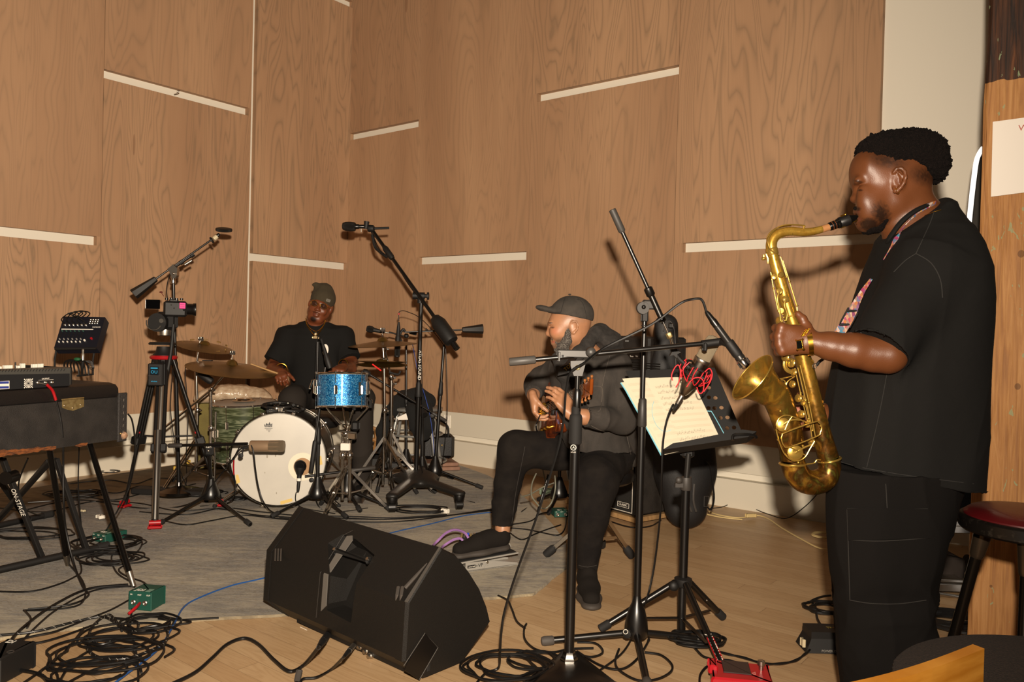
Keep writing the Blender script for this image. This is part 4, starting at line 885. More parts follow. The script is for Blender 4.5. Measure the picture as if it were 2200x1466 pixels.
s.chain([J(860,862,YQ-.1),J(835,890,YQ-.15),J(822,925,YQ-.18),J(816,960,YQ-.16)],[.07,.06,.05,.035],k=.05)
s.chain([J(885,880,YQ-.22),J(893,915,YQ-.25),J(900,950,YQ-.24)],[.055,.05,.03],k=.04)
s.chain([J(918,875,YQ-.22),J(920,915,YQ-.24),J(915,938,YQ-.2)],[.05,.05,.04],k=.04)
s.chain([J(822,950,YQ-.17),J(818,985,YQ-.17)],[.04,.03],k=.03)
v,f=s.mesh(disp=lambda P:folds(P,(0,0,1),14,5)*.018); t=Thing('jacket','black jacket slumped over the silver stool','jacket',J(880,990)); t.raw('cloth',v,f,mat('black_cloth','#0f0e0d',.95,sheen=.0,bump=.2,bscale=300))
# bag on stacked boards
c=G(905,1022,.012)
for k,(a_,b_) in enumerate((((885,1008),(980,985)),)):
    for j in range(2):
        q=G(930,1012-0,.012)+V((.0,.12,.018+.034*j)); mb=MB(); mb.box(q,(.36-.03*j,.3,.03),x=(1,.35,0),bev=.004); one('wooden_board',['lower reddish wooden board under the black handbag','upper reddish wooden board directly beneath the black handbag'][j],'board',mb,mat('reddish_wood','#7d5a48',.6,col2='#8f6a55',nscale=8,stretch=(1,6,1)),group='boards stacked under the handbag')
q=G(930,1012,.012)+V((.02,.13,.083)); t=Thing('handbag','small black handbag with arched handle standing by the wall','bag',q)
mb=MB(); mb.box(q+V((0,0,.1)),(.27,.13,.2),x=(1,.25,0),bev=.025); t.p('bag_body',mb,mat('black_leather','#0f0d0d',.4,bump=.1,bscale=150))
mb=MB(); mb.tube([q+V((-.08,-.03,.18)),q+V((-.07,-.03,.27)),q+V((0,-.03,.32)),q+V((.08,-.02,.27)),q+V((.09,-.02,.18))],.008,8,sm=6); t.p('handle',mb,BLM)
mb=MB(); mb.sph(q+V((.045,-.085,.12)),.008,n=6); t.p('clasp',mb,BRS)
# brown wooden thing behind drummer legs
YW=6.4; t=Thing('wicker_chair','tan wooden chair frame glimpsed low behind the drummer','chair',G(795,1000,.012))
W_=mat('tan_wood','#8f6434',.45,coat=.3)
for L in ([(788,925),(800,920),(812,930),(806,960),(795,985)],[(790,950),(802,945),(812,950)],[(792,975),(806,985),(800,1000)]):
    mb=MB(); mb.tube([at(x,y,YW) for x,y in L],.016,8,sm=4); t.p('bent_rail',mb,W_)
for x_ in (793,808): mb=MB(); mb.cyl(at(x_,925,YW),V((at(x_,925,YW).x,YW,.012)),.013); t.p('leg',mb,W_)
# drum throne hidden by the drummer
q=at(680,905,5.85); t=Thing('drum_throne','round black drum throne under the drummer','stool',V((q.x,5.85,.012)))
zt=.50; mb=MB(); mb.lathe([(.15,0),(.17,.02),(.175,.05),(.16,.075),(.05,.08)],V((q.x,5.85,zt-.08)),(0,0,1),28); t.p('seat',mb,BLM)
mb=MB(); mb.cyl(V((q.x,5.85,.1)),V((q.x,5.85,zt-.07)),.014); t.p('post',mb,CHR); chrome_tripod(t,q.x,5.85,.3,.25)
# ---------------------------------------------------------------- more microphone stands around the kit
# tall thin stand just right of the bass drum
c=G(681,1098,.012); ys=c.y
t=Thing('microphone_stand','thin black stand crossing the right side of the bass drum head','microphone stand',c)
tripod(t,c,.32,(-2.3,-.75,1.4),.14,.009,.014); tp=at(686,800,ys); pole(t,V((c.x,c.y,.18)),tp,.012,.009,.42)
A,B=at(668,1016,ys-.06),at(699,790,ys-.04); boom(t,A,B,.008,weight=.2,wm=BLM,wr=.015)
mb=MB(); mb.box(at(686,850,ys-.03),(.045,.05,.08),bev=.012); t.p('tilt_joint',mb,BLM)
mb=MB(); mb.cyl(at(683,735,ys),at(681,850,ys),.0045); t.p('thin_riser',mb,BLK)
a_,b_=at(694,742,ys-.02),at(707,785,ys-.03); t=Thing('drum_microphone','black microphone hanging nose down over the blue drum rim','microphone',b_)
mb=MB(); mb.lathe([(.009,0),(.011,.02),(.013,.06),(.019,.085),(.02,.13),(.016,.15)],a_,b_-a_,16); t.p('mic_body',mb,BLM)
mb=MB(); mb.cyl(at(690,728,ys-.02),a_,.007); t.p('xlr_boot',mb,RUB)
cable('black cable dropping from the nose down microphone along the thin stand',[(690,727,ys-.02),(686,722,ys-.01),(681,732,ys),(679,780,ys),(678,860,ys),(680,950,ys),(676,1050,ys),(690,1094),(730,1100),(790,1092)],.003)
# kick drum inside mic stand
c=G(745,1087,.012); ys=c.y; t=Thing('microphone_stand','short black tripod stand with level boom holding the bass drum port microphone','microphone stand',c)
tripod(t,c,[.24,.27,.2],(-1.02,-.18,2.4),.13,.0095,.015); mb=MB(); mb.cyl(V((c.x,c.y,.15)),at(747,1012,ys),.0105,n=14); t.p('pole',mb,BLK)
A,B=at(806,1005,ys+.04),at(655,1024,ys-.12); boom(t,A,B,.008,weight=.22,wm=GRYP,wr=.014)
mb=MB(); mb.box(at(747,1012,ys),(.045,.04,.05),bev=.01); t.p('tilt_joint',mb,BLM); wing(t,at(671,1030,ys-.1),(0,-1,0),.014,.03)
q=at(645,1002,ys-.13); t=Thing('bass_drum_microphone','round headed black microphone at the bass drum port hole','microphone',q-V((0,0,.1)))
d=at(641,1046,ys-.15)-q; mb=MB(); mb.lathe([(.028,-.016),(.037,-.008),(.039,.003),(.034,.014),(.02,.02)],q,(.0,1,.1),28); hd=t.p('mic_head',mb,BLK)
mb=MB(); mb.lathe([(.026,0),(.02,.003),(.006,.004)],q+V((0,-.017,0)),(0,-1,0),20); t.p('mesh_face',mb,mat('mesh_black','#080808',.5,bump=.8,bscale=800),hd)
mb=MB(); mb.lathe([(.034,.01),(.022,.045),(.015,.055),(.014,.075)],q,d,18); t.p('mic_body',mb,BLM)
mb=MB(); mb.lathe([(.0145,.075),(.0145,.092)],q,d,18); t.p('white_ring',mb,WHT); mb=MB(); mb.lathe([(.011,.092),(.011,.12),(.009,.15),(.005,.16)],q,d,14); t.p('xlr_boot',mb,BLM)
cable('black lead hanging below the bass drum port microphone',[q+d.normalized()*.155,(636,1060,ys-.1),(635,1075,ys-.08),(642,1087,ys-.05),(660,1094),(720,1104)],.0035)
# rolling overhead stand
Yr=5.4; hub=G(893,1062,.012); hub.z=0
t=Thing('rolling_microphone_stand','heavy black rolling boom stand on a three armed caster base','microphone stand',V((hub.x,hub.y,.012)))
zb=.125; arms=[G(842,1100,.012),G(986,1094,.012),G(905,1020,.012)]
s=SDF(.006); ctr=V((hub.x,hub.y,zb)); 
ends=[V((a.x,a.y,zb-.012)) for a in arms]
s.ell(ctr,(.16,.13,.04),k=.05)
for e in ends: s.cap(ctr,e,.055,.040,k=.06,n=(0,0,1),sq=1.9); 
v,f=s.mesh(); t.raw('caster_base',v,f,mat('cast_black','#191715',.5,bump=.2,bscale=150))
for e in ends:
    mb=MB(); mb.lathe([(.034,0),(.036,-.01),(.03,-.05),(.022,-.065)],e+V((0,0,-.005)),(0,0,1),16); cs=t.p('caster_housing',mb,BLK)
    mb=MB(); mb.cyl(V((e.x-.02,e.y-.02,.044)),V((e.x+.02,e.y-.01,.044)),.032,n=22); t.p('wheel',mb,BLK,cs)
    mb=MB(); mb.cyl(V((e.x+.021,e.y-.01,.044)),V((e.x+.023,e.y-.009,.044)),.02,n=16); t.p('wheel_cap',mb,GRYP,cs)
tp=at(905,648,Yr); pole(t,ctr,tp,.0165,.0135,.5)
mb=MB(); mb.cyl(ctr+V((0,0,.03)),ctr+V((0,0,.085)),.0185,n=16); t.p('white_label_band',mb,WHT)
textpart(t,'lettering','ATLAS SOUND',at(902.5,785,Yr)+V((.0,-.017,0)),(-.02,0,-1),(1,0,0),.03,WHT)
A,B=at(958,716,Yr-.15),at(802,498,Yr+.2); boom(t,A,B,.0125); d=(B-A).normalized()
mb=MB(); mb.lathe([(.022,-.10),(.045,-.09),(.05,-.07),(.05,.07),(.032,.12),(.018,.13)],at(955,712,Yr-.15),d,24); t.p('counterweight',mb,BLM)
mb=MB(); mb.cyl(A-d*.14,A-d*.09,.02,n=12); t.p('weight_knob',mb,BLK)
mb=MB(); c=at(903,636,Yr-.0); mb.cyl(c-V((.05,0,.0)),c+V((.03,0,0)),.024,n=16); mb.cyl(c-V((0,0,.05)),c,.02,n=14); t.p('swivel_joint',mb,BLM); wing(t,c+V((.03,0,0)),(1,0,0),.026,.03)
mb=MB(); mb.lathe([(.016,0),(.021,.02),(.021,.1),(.014,.12)],A+d*((B-A).length*.72),d,14); t.p('boom_clutch',mb,BLM)
mb=MB(); mb.cyl(at(805,491,Yr+.2),at(836,490,Yr+.2),.0085,n=12); mb.lathe([(.02,0),(.026,.01),(.024,.04),(.012,.05)],at(790,491,Yr+.2),(1,0,0),12); t.p('cross_tube',mb,BLM)
mb=MB(); mb.cyl(at(788,476,Yr+.19),at(786,492,Yr+.19),.02,.014,n=10); t.p('wing_knob',mb,BLM)
c=at(752,487,Yr+.2); tt=Thing('microphone','round headed black microphone pointing left at the tip of the rolling boom','microphone',c-V((0,0,.03)))
mb=MB(); mb.lathe([(.012,-.055),(.030,-.05),(.040,-.03),(.043,.0),(.040,.03),(.034,.038)],c,(1,0,-.03),26,sc=(.8,1)); tt.p('grille_head',mb,MATS['mic_grille'])
mb=MB(); mb.lathe([(.018,.038),(.018,.06),(.014,.065),(.014,.12)],c,(1,0,.02),18); tt.p('mic_body',mb,BLK)
mb=MB(); mb.cyl(at(776,492,Yr+.2),at(776,499,Yr+.2),.004); mb.sph(at(803,498,Yr+.2),.012,n=6); tt.p('chrome_ring',mb,SIL)
cable('thin black cable strung along the rolling stand boom',[(796,496,Yr+.19),(803,510,Yr+.2),(812,530,Yr+.15),(822,545,Yr+.12),(845,556,Yr+.1),(870,600,Yr+.05),(898,640,Yr),(908,655,Yr),(902,700,Yr-.02),(905,760,Yr-.02),(908,900,Yr),(905,1000,Yr),(930,1060),(1020,1080)],.0032)
cable('thick blackened cable draped at the boom bend of the rolling stand',[(800,505,Yr+.2),(806,530,Yr+.17),(816,541,Yr+.15),(832,553,Yr+.13)],.011,m=BLM,name='cable_loom')
# far stand with long level boom
c=G(934,1046,.012); ys=c.y; t=Thing('microphone_stand','black tripod boom stand with level boom by the wall outlet','microphone stand',c)
tripod(t,c,[.36,.2,.3],(math.atan2(*(G(1024,1052,.012)-c).yx),-2.6,1.6),.15,.0095,.015); tp=at(954,740,ys); pole(t,V((c.x,c.y,.18)),tp,.0125,.0095,.62)
A,B=at(1038,707,ys+.03),at(870,714,ys-.05); boom(t,A,B,.0065,weight=.155,conic=True,wr=.034); mb=MB(); mb.box(at(957,722,ys),(.05,.05,.08),bev=.012); t.p('tilt_joint',mb,BLM); wing(t,at(920,709,ys-.02),(-1,0,0),.012,.02)
mb=MB(); mb.tube([B,at(866,708,ys-.05),at(858,722,ys-.06),at(862,735,ys-.06)],.010,8,sm=4); t.p('mic_clip',mb,BLM)
q0,q1=at(857,692,ys-.07),at(853,768,ys-.07); tt=Thing('microphone','slim black microphone hanging straight down from the level boom','microphone',q1)
mb=MB(); mb.lathe([(.006,0),(.013,.04),(.015,.10),(.02,.11),(.02,(q1-q0).length-.005),(.012,(q1-q0).length)],q0,q1-q0,16); tt.p('mic_body',mb,BLM); mb=MB(); mb.lathe([(.0205,.19),(.021,.2),(.021,(q1-q0).length-.012)],q0,q1-q0,16); tt.p('grille',mb,MATS['mic_grille']); mb=MB(); mb.cyl(at(857,673,ys-.07),at(857,677,ys-.07),.007); tt.p('red_mark',mb,RED)
cable('thin black cable arching over to the straight hanging microphone',[(857,690,ys-.07),(857,672,ys-.06),(866,668,ys-.05),(880,672,ys),(897,680,ys+.05),(920,700,ys+.02),(952,740,ys+.02),(958,760,ys),(961,880,ys+.03),(955,960,ys+.1),(948,1010,ys+.2),(940,1035)],.003)
# stand with the small dynamic microphone
bx_=at(869,900,6.0).x; t=Thing('microphone_stand','plain straight black stand standing behind the silver stool','microphone stand',V((bx_,6.15,.012)))
tripod(t,(bx_,6.15,0),.28,(.2,2.3,4.6),.14); pole(t,V((bx_,6.15,.18)),at(873,735,6.15),.011,.008,.5)
A,B=at(866,722,6.1),at(836,714,6.1); boom(t,A,B,.006); mb=MB(); mb.cyl(at(880,715,6.1),at(895,718,6.1),.011); mb.sph(at(873,722,6.1),.02,n=6); t.p('clip_joint',mb,BLM)
q0,q1=at(826,714,6.1),at(788,706,6.1); tt=Thing('microphone','handheld style black microphone pointing left above the ride cymbal','microphone',q1-V((0,0,.03)))
mb=MB(); mb.lathe([(.011,0),(.017,.08),(.02,.085)],q0,q1-q0,16); tt.p('mic_handle',mb,BLM); L=(q1-q0).length; mb=MB(); mb.lathe([(.02,.085),(.026,.1),(.027,L-.015),(.02,L)],q0,q1-q0,18); tt.p('grille_head',mb,MATS['mic_grille']); mb=MB(); mb.cyl(at(826,714,6.1),at(836,716,6.1),.006); tt.p('silver_plug',mb,SIL)
# low boom with clip microphone under the stool
bx_=at(908,960,5.95).x; t=Thing('microphone_stand','low black stand with diagonal boom sloping down right past the jacket','microphone stand',V((bx_,5.95,.012)))
tripod(t,(bx_,5.95,0),.26,(.5,2.7,4.9),.12); mb=MB(); mb.cyl(V((bx_,5.95,.15)),at(908,880,5.95),.0095); t.p('pole',mb,BLK)
A,B=at(958,905,5.9),at(786,800,5.75); boom(t,A,B,.008,weight=.12,wm=GRYP,wr=.013); mb=MB(); mb.cyl(at(908,882,5.93),at(912,892,5.9),.026,n=14); t.p('tilt_joint',mb,BLM); wing(t,at(929,893,5.9),(0,-1,0),.016,.03)
mb=MB(); mb.lathe([(.014,0),(.022,.01),(.024,.04),(.015,.06)],at(795,806,5.75),(-1,0,.6),14); tt=Thing('drum_clip_microphone','stubby black microphone aimed at the hi hat from the right','microphone',at(790,800,5.75)); tt.p('mic_body',mb,BLM)
cable('blue cable falling beside the level boom stand to the floor',[(886,738,6.1),(892,770,6.0),(900,810,6.0),(914,855,5.95),(925,900,5.95),(932,960,5.95),(934,1010,5.9),(925,1040)],.003,m=mat('cable_blue','#1b3a86',.5))
# spare clutter right of kit: chrome hardware
t=Thing('percussion_stand','short chrome stand with black caddy between snare stand and rolling base','stand',G(838,1050,.012))
q=G(838,1050,.012); chrome_tripod(t,q.x,q.y,.42,.2,(.2,2.6,4.4)); stem_(t,[q+V((0,0,.1)),q+V((0,0,.5)),q+V((0,0,.75)),at(836,800,q.y)],.009)
mb=MB(); mb.box(at(838,1000,q.y-.03),(.16,.05,.05),bev=.01); t.p('caddy',mb,BLM)
t=Thing('padded_case','black padded case with pale strap on the rug behind the kick pedal','case',G(790,1030,.012)); q=G(790,1030,.012); mb=MB(); mb.box(q+V((0,.1,.09)),(.26,.2,.18),bev=.03); t.p('case_body',mb,BLM); mb=MB(); mb.box(q+V((-.03,.03,.19)),(.13,.1,.05),x=(1,.3,.3),bev=.02); t.p('pale_strap',mb,mat('pale_tan','#b08d6b',.8))
# guitar-side tripod low stand
# ---------------------------------------------------------------- wedge monitor (seen from behind)
A0=G(905,1464,.004); B0=G(995,1427,.004); e_=(B0-A0); e_.z=0; e_.normalize(); nE=V((e_.y,-e_.x,0))      # end plane normal, towards the viewer's right
if nE.x<0: nE=-nE
EP=lambda x,y: onp(x,y,A0,nE)
prof_px=[(913,1463),(993,1427),(1055,1337),(1047,1304),(1031,1264),(1008,1227),(981,1193),(948,1177),(876,1296),(868,1425)]
prof=[EP(*q) for q in prof_px]
low=prof[0].z
for q in prof: q.z=max(q.z,.004)
AX=-nE   # long axis, away to the left
# length from the far top corner
tl=onp(640,1100,prof[7],nE.cross(V((0,0,1)))); 
best=None
for k in range(40,110):
    L=k/100; q=prof[7]+AX*L; r_=q-CAM; sx_=1100+F*r_.dot(RT)/r_.dot(FWD); 
    if best is None or abs(sx_-640)<best[0]: best=(abs(sx_-640),L)
LW=best[1]
WM=mat('wedge_black','#13110f',.55,bump=.25,bscale=520,spec=.35)
ctr=sum((q for q in prof),V((0,0,0)))/len(prof)
t=Thing('stage_monitor','big black wedge floor monitor lying on the oak floor, seen from behind','speaker',V((ctr.x,ctr.y,0))+AX*LW/2)
inset=.045
def ring(off,sc_): return [ctr+(q-ctr)*sc_+AX*off for q in prof]
mb=MB(); mb.loft([ring(0,.965),ring(.012,1.0),ring(inset,1.0)]); t.p('near_end_cheek',mb,WM,ang=25)
mb=MB(); mb.loft([ring(LW-inset,1.0),ring(LW-.012,1.0),ring(LW,.965)]); t.p('far_end_cheek',mb,WM,ang=25)
# main body with the handle recess left open as a real hollow
top,fold,bot=prof[7],prof[8],prof[9]
fn=(fold-top).cross(AX).normalized()
if fn.dot(CAM-fold)<0: fn=-fn
fn2=(bot-fold).cross(AX).normalized()
if fn2.dot(CAM-fold)<0: fn2=-fn2
def FP(x,y,o=0.,up=True): return onp(x,y,fold+(fn if up else fn2)*o,fn if up else fn2)
body=ring(inset,.992); 
mb=MB(); mb.loft([ring(inset,.99),ring(LW-inset,.99)],cap=True)
bo=t.p('cabinet',mb,WM,ang=25)
# cut recess with a boolean, then line it
rec=[(692,1160),(727,1139),(757,1151),(800,1187),(792,1200),(758,1252),(750,1300),(745,1345),(688,1314),(693,1300),(695,1235)]
rp_=[FP(x,y,.02,True) if y<1245 else FP(x,y,.02,False) for x,y in rec]
deep=-(fn+fn2).normalized()*.085
mc=MB(); inner=[ (q+deep).lerp(sum(rp_,V((0,0,0)))/len(rp_)+deep*1.0,.28) for q in rp_]
mc.loft([[q+(fn)*.02 for q in rp_],rp_,inner])
cut=mesh_obj('cutter',mc.v,mc.f,WM,None,t.org,smooth=False); cut.location=t.org
md=bo.modifiers.new('b','BOOLEAN'); md.object=cut; md.operation='DIFFERENCE'; md.solver='EXACT'
bpy.context.view_layer.update(); dg=bpy.context.evaluated_depsgraph_get(); nm=bpy.data.meshes.new_from_object(bo.evaluated_get(dg)); bo.modifiers.clear(); bo.data=nm; bpy.data.objects.remove(cut)
# pale bevel on the left of the recess, grip
LB=mat('bevel_grey','#5d5954',.45)
def ontop(x,y,o=.002): return FP(x,y,o,True) if (FP(x,y,0,True)-fold).dot(top-fold)>0 else FP(x,y,o,False)
mb=MB(); mb.prism([ontop(x,y,.001) for x,y in [(695,1234),(745,1152),(757,1151),(757,1160),(704,1237)]],-fn*.004); t.p('recess_bevel_upper',mb,LB,smooth=False)
mb=MB(); mb.prism([FP(x,y,.001,False) for x,y in [(695,1234),(704,1237),(700,1303),(689,1314)]],-fn2*.004); t.p('recess_bevel_lower',mb,LB,smooth=False)
a_,b_=ontop(722,1184,-.004),ontop(793,1205,-.004); mb=MB(); mb.box(a_.lerp(b_,.5),((b_-a_).length+.01,.028,.018),x=b_-a_,z=fn,bev=.006); hg=t.p('carry_handle',mb,mat('handle_rubber','#060606',.7))
for q in (a_,b_): mb=MB(); mb.cyl(q+fn*.006,q+fn*.014,.006,n=10); t.p('handle_screw',mb,SIL,hg)
for x0,x1 in (((679,1328),(688,1232)),((688,1232),(738,1150)),((738,1150),(758,1140))):
    p0=(ontop(*x0,.0015)); p1=(ontop(*x1,.0015)); mb=MB(); mb.cyl(p0,p1,.0009,n=5); t.p('panel_seam',mb,GRYP)
# bevel strip between back and near cheek
mb=MB(); mb.prism([prof[7]+fn*.001,prof[8]+fn*.001,prof[8]+fn*.001+AX*.014,prof[7]+fn*.001+AX*.008],fn*.002); t.p('edge_highlight',mb,mat('edge_grey','#4a4642',.45),smooth=False)
# clips of the near and far side
for L,par in (([(916,1211),(872,1262),(868,1270),(880,1268)],'near'),):
    mb=MB(); mb.tube([FP(917,1211,.004),FP(893,1239,.012),FP(870,1264,.016)],[.002,.006,.007],8); mb.tube([FP(914,1214,.004),FP(876,1258,.012)],.0025,6); t.p('catch_lever',mb,mat('lever_grey','#4d4844',.35,.3))
    for dx in (0,9): mb=MB(); mb.tube([FP(856+dx,1262,.01),FP(853+dx,1280,.012),FP(850+dx,1291,.006)],[.006,.006,.001],6); t.p('catch_prong',mb,MATS['lever_grey'])
for dx in (0,6,12): mb=MB(); mb.tube([FP(592+dx,1180,.004),FP(591+dx,1205,.006)],.003,6); t.p('catch_prong',mb,MATS['lever_grey'])
# foot groove on the near cheek
gq=[(913,1361),(941,1392),(900,1462),(868,1440),(872,1428)]
mb=MB(); P=[onp(x,y,A0+nE*.0015,nE) for x,y in gq]; mb.prism(P,nE*.003); t.p('cheek_recess',mb,mat('recess_black','#0a0909',.35),smooth=False)
mb=MB(); mb.tube([onp(x,y,A0+nE*.005,nE) for x,y in [(867,1432),(913,1361),(941,1392),(901,1461)]],.0014,6); t.p('recess_rim',mb,MATS['edge_grey'])
mb=MB(); mb.box(P[1].lerp(P[2],.5)-nE*.0+V((0,0,-.0)),(.012,.004,.05),x=e_,bev=.001); t.p('rubber_pad',mb,RUB)
# underside lip with connector panel
lb=[prof[9]+AX*.02,prof[9]+AX*(LW-.02)]
und=[G(878,1428,.05),G(640,1330,.05)]
pan_n=V((0,0,1)).cross(AX).normalized()
if pan_n.dot(CAM-prof[9])<0: pan_n=-pan_n
q0=prof[0]+AX*.06+pan_n*.012; q1=prof[0]+AX*(LW-.13)+pan_n*.012
mb=MB(); mb.box((q0+q1)/2+V((0,0,.018)),((q1-q0).length,.012,.03),x=AX,bev=.002); t.p('lower_lip',mb,WM)
mb=MB(); z1=prof[9].z*.9; mb.box((q0+q1)/2-pan_n*.008+V((0,0,z1*.55)),((q1-q0).length*.96,.008,z1*.7),x=AX); t.p('connector_panel',mb,mat('panel_dark','#17140f',.4))
def UP_(x,y,o=.016): return onp(x,y,(q0+q1)/2-pan_n*.004+pan_n*o,pan_n)
mb=MB(); mb.prism([UP_(x,y) for x,y in [(645,1347),(660,1354),(657,1365),(640,1358)]],pan_n*.001); t.p('white_sticker',mb,WHT,smooth=False)
for x,y in ((778,1389),(791,1398),(800,1408)): mb=MB(); mb.lathe([(.010,0),(.010,.010),(.007,.013),(.007,.020),(.004,.021)],UP_(x,y,.006),pan_n,12); t.p('level_knob',mb,SIL)
mb=MB(); mb.cyl(UP_(708,1362,.006),UP_(718,1372,.006),.0012,n=5); mb.cyl(UP_(742,1370,.006),UP_(755,1380,.006),.0012,n=5); t.p('green_marking',mb,mat('green_print','#55642a',.6))
def plugged(label,s,L,r,plug=SIL,boot=True,extra=None):
    t=Thing('audio_cable',label,'cable',s); P=pts_(L); d=(P[0]-s)
    mb=MB(); mb.tube([s,s+d*.55],r*2.0,12); t.p('plug',mb,plug); mb=MB(); mb.tube([s+d*.5,s+d*1.0],[r*2.1,r*1.2],10); t.p('strain_relief',mb,BLM)
    mb=MB(); mb.tube([s+d*.95]+P,r,8,sm=8); t.p('lead',mb,CAB); return t
plugged('thick glossy black power cable looping across the oak floor into the monitor',UP_(704,1364,.01),[(684,1392,A0.y-.04),(652,1430),(622,1443),(590,1420),(555,1385),(525,1372),(488,1385),(455,1415),(420,1445),(370,1470),(300,1500)],.0062,BLM)
plugged('black microphone cable with silver plug entering the monitor underside',UP_(762,1385,.012),[(738,1413,A0.y-.1),(710,1440),(680,1456),(650,1460),(640,1480),(600,1520)],.0045,SIL)
mb=MB(); q=G(641,1452,.03); mb.box(q,(.02,.012,.04),x=(1,.4,0),z=(.2,0,1),bev=.003); one('cable_tie','small grey cable tie tab around the lead at the bottom edge left of the monitor','strap',mb,GRYP)
# ---------------------------------------------------------------- volume pedal and small pedals
Yv=3.86
q0=G(1000,1231,.012); q1=G(1112,1215,.012); xd=(q1-q0); xd.z=0; Lv=xd.length+.02; xd.normalize(); yd=V((-xd.y,xd.x,0))
VPM=mat('pedal_alloy','#a9a59d',.4,.35)
t=Thing('volume_pedal','silver volume pedal with black treadle under the guitarist left in frame shoe','pedal',q0+xd*Lv/2+yd*.05)
t.props['label']='silver treadle volume pedal on the rug under the raised black shoe'; t.tag(t.o)
def vp(u,w_,z,q0=q0.copy(),xd=xd.copy(),yd=yd.copy()): return q0+xd*u+yd*w_+V((0,0,z))
for w_ in (0,.095):
    mb=MB(); mb.prism([vp(0,w_,0),vp(Lv-.02,w_,.006),vp(Lv-.02,w_,.014),vp(.13,w_,.042),vp(.0,w_,.046)],yd*.004); t.p('side_plate',mb,VPM,smooth=False)
mb=MB(); mb.loft([[vp(0,.0,.002),vp(0,.1,.002),vp(0,.1,.008),vp(0,0,.008)],[vp(Lv,.0,.002),vp(Lv,.1,.002),vp(Lv,.1,.008),vp(Lv,0,.008)]]); t.p('base_plate',mb,VPM,smooth=False)
mb=MB(); mb.loft([[vp(-.06,-.004,.044),vp(-.06,.104,.044),vp(-.06,.104,.051),vp(-.06,-.004,.051)],[vp(Lv-.02,-.004,.058),vp(Lv-.02,.104,.058),vp(Lv-.02,.104,.065),vp(Lv-.02,-.004,.065)]]); tr=t.p('treadle',mb,VPM,smooth=False)
mb=MB(); mb.loft([[vp(-.055,0,.0515),vp(-.055,.1,.0515),vp(-.055,.1,.055),vp(-.055,0,.055)],[vp(Lv-.03,0,.0655),vp(Lv-.03,.1,.0655),vp(Lv-.03,.1,.069),vp(Lv-.03,0,.069)]]); t.p('rubber_tread',mb,RUB,tr,smooth=False)
mb=MB(); mb.prism([vp(Lv-.06,.1,.064),vp(Lv-.0,.1,.064),vp(Lv-.03,.1,.118),vp(Lv-.06,.1,.12)],yd*.003); t.p('heel_plate',mb,VPM,smooth=False)
mb=MB(); mb.cyl(vp(.115,-.004,.036),vp(.115,.1,.036),.007,n=12); t.p('pivot_screw',mb,CHR)
textpart(t,'lettering','VP',vp(.078,-.003,.026),xd,(0,0,1),.024,BLM); textpart(t,'lettering_pale','JR.',vp(.11,-.003,.026),xd,(0,0,1),.022,mat('pale_print','#8d8a84',.5))
mb=MB(); mb.box(vp(.03,-.003,.026),(.042,.0012,.013),x=xd); lb=t.p('name_plate',mb,BLM); textpart(t,'plate_lettering','ernie ball',vp(.03,-.005,.026),xd,(0,0,1),.009,WHT,lb)
mb=MB(); mb.torus(vp(.058,-.003,.026),yd,.003,.0008,12,5); t.p('round_mark',mb,BLM)
PUR=mat('purple_cable','#9a70ac',.5)
cable('purple patch cable arching highest left of the raised shoe',[G(925,1178,.02),at(938,1165,4.0),at(958,1146,4.05),at(978,1139,4.1),at(998,1145,4.15),at(1008,1160,4.15)],.0065,m=PUR,group='purple patch cables')
cable('lower purple patch cable bending toward the blue plug beside the shoe',[G(945,1182,.02),at(955,1172,3.98),at(975,1160,4.0),at(990,1158,4.02),at(997,1168,4.02)],.0065,m=PUR,group='purple patch cables')
c=G(1010,1180,.012)+V((0,.06,0)); t=Thing('effects_pedal','small cluster pedal with blue and gold jacks half hidden behind the raised shoe','pedal',c)
mb=MB(); mb.box(c+V((0,0,.025)),(.12,.1,.05),bev=.006); t.p('enclosure',mb,BLM)
for k in range(7): mb=MB(); q=c+V((-.05+.016*k,-.03+.01*(k%3),.05)); mb.cyl(q,q+V((.004,0,.022)),.006,n=8); t.p('jack_plug',mb,[BRS,SIL,mat('blue_plug','#2a49b8',.4)][k%3])
# ---------------------------------------------------------------- DI boxes and floor boxes
GRN=mat('di_green','#15463a',.5)
def dibox(label,px,py,wx,rot,txt='PRO DI',seed=0,size=(.10,.13,.045),m=GRN):
    c=G(px,py,.012); t=Thing('direct_box',label,'box',c); x=V((math.cos(rot),math.sin(rot),0)); y=V((-x.y,x.x,0)); w_,d_,h=size
    mb=MB(); mb.box(c+V((0,0,h/2)),(w_,d_,h),x=x,bev=.003); t.p('enclosure',mb,m)
    textpart(t,'front_lettering',txt,c-y*(-.0)+V((0,0,h+.0015))-x*.01-y*.03,x,y,.03,WHT); 
    for k in (-.025,.025): mb=MB(); mb.lathe([(.010,0),(.010,.004),(.007,.006),(.007,.002)],c-y*(d_/2+.001)+x*k+V((0,0,h*.45)),-y,14); t.p('jack',mb,SIL)
    for k in (-.035,.0,.038): textpart(t,'small_lettering','IN' if k<0 else 'OUT',c-y*(d_/2+.002)+x*k+V((0,0,h*.85)),x,(0,0,1),.008,WHT)
    mb=MB(); mb.box(c+y*(-.03)+x*.03+V((0,0,h+.002)),(.02,.03,.001),x=x); t.p('white_marks',mb,mat('soft_green','#6f8f80',.5)); return t,c,x,y
t,c,x_,y_=dibox('green direct box upright at the foot of the chrome piano leg','x'and 316,1304,.1,-.15,'JDI',size=(.10,.10,.075))
cable('red plug sticking out of the green direct box by the chrome leg',[c-y_*.05+V((-.0,0,.03)),c-y_*.09+V((.01,0,.028)),c-y_*.12+V((.0,0,.012))],.006,m=RED,name='red_plug')
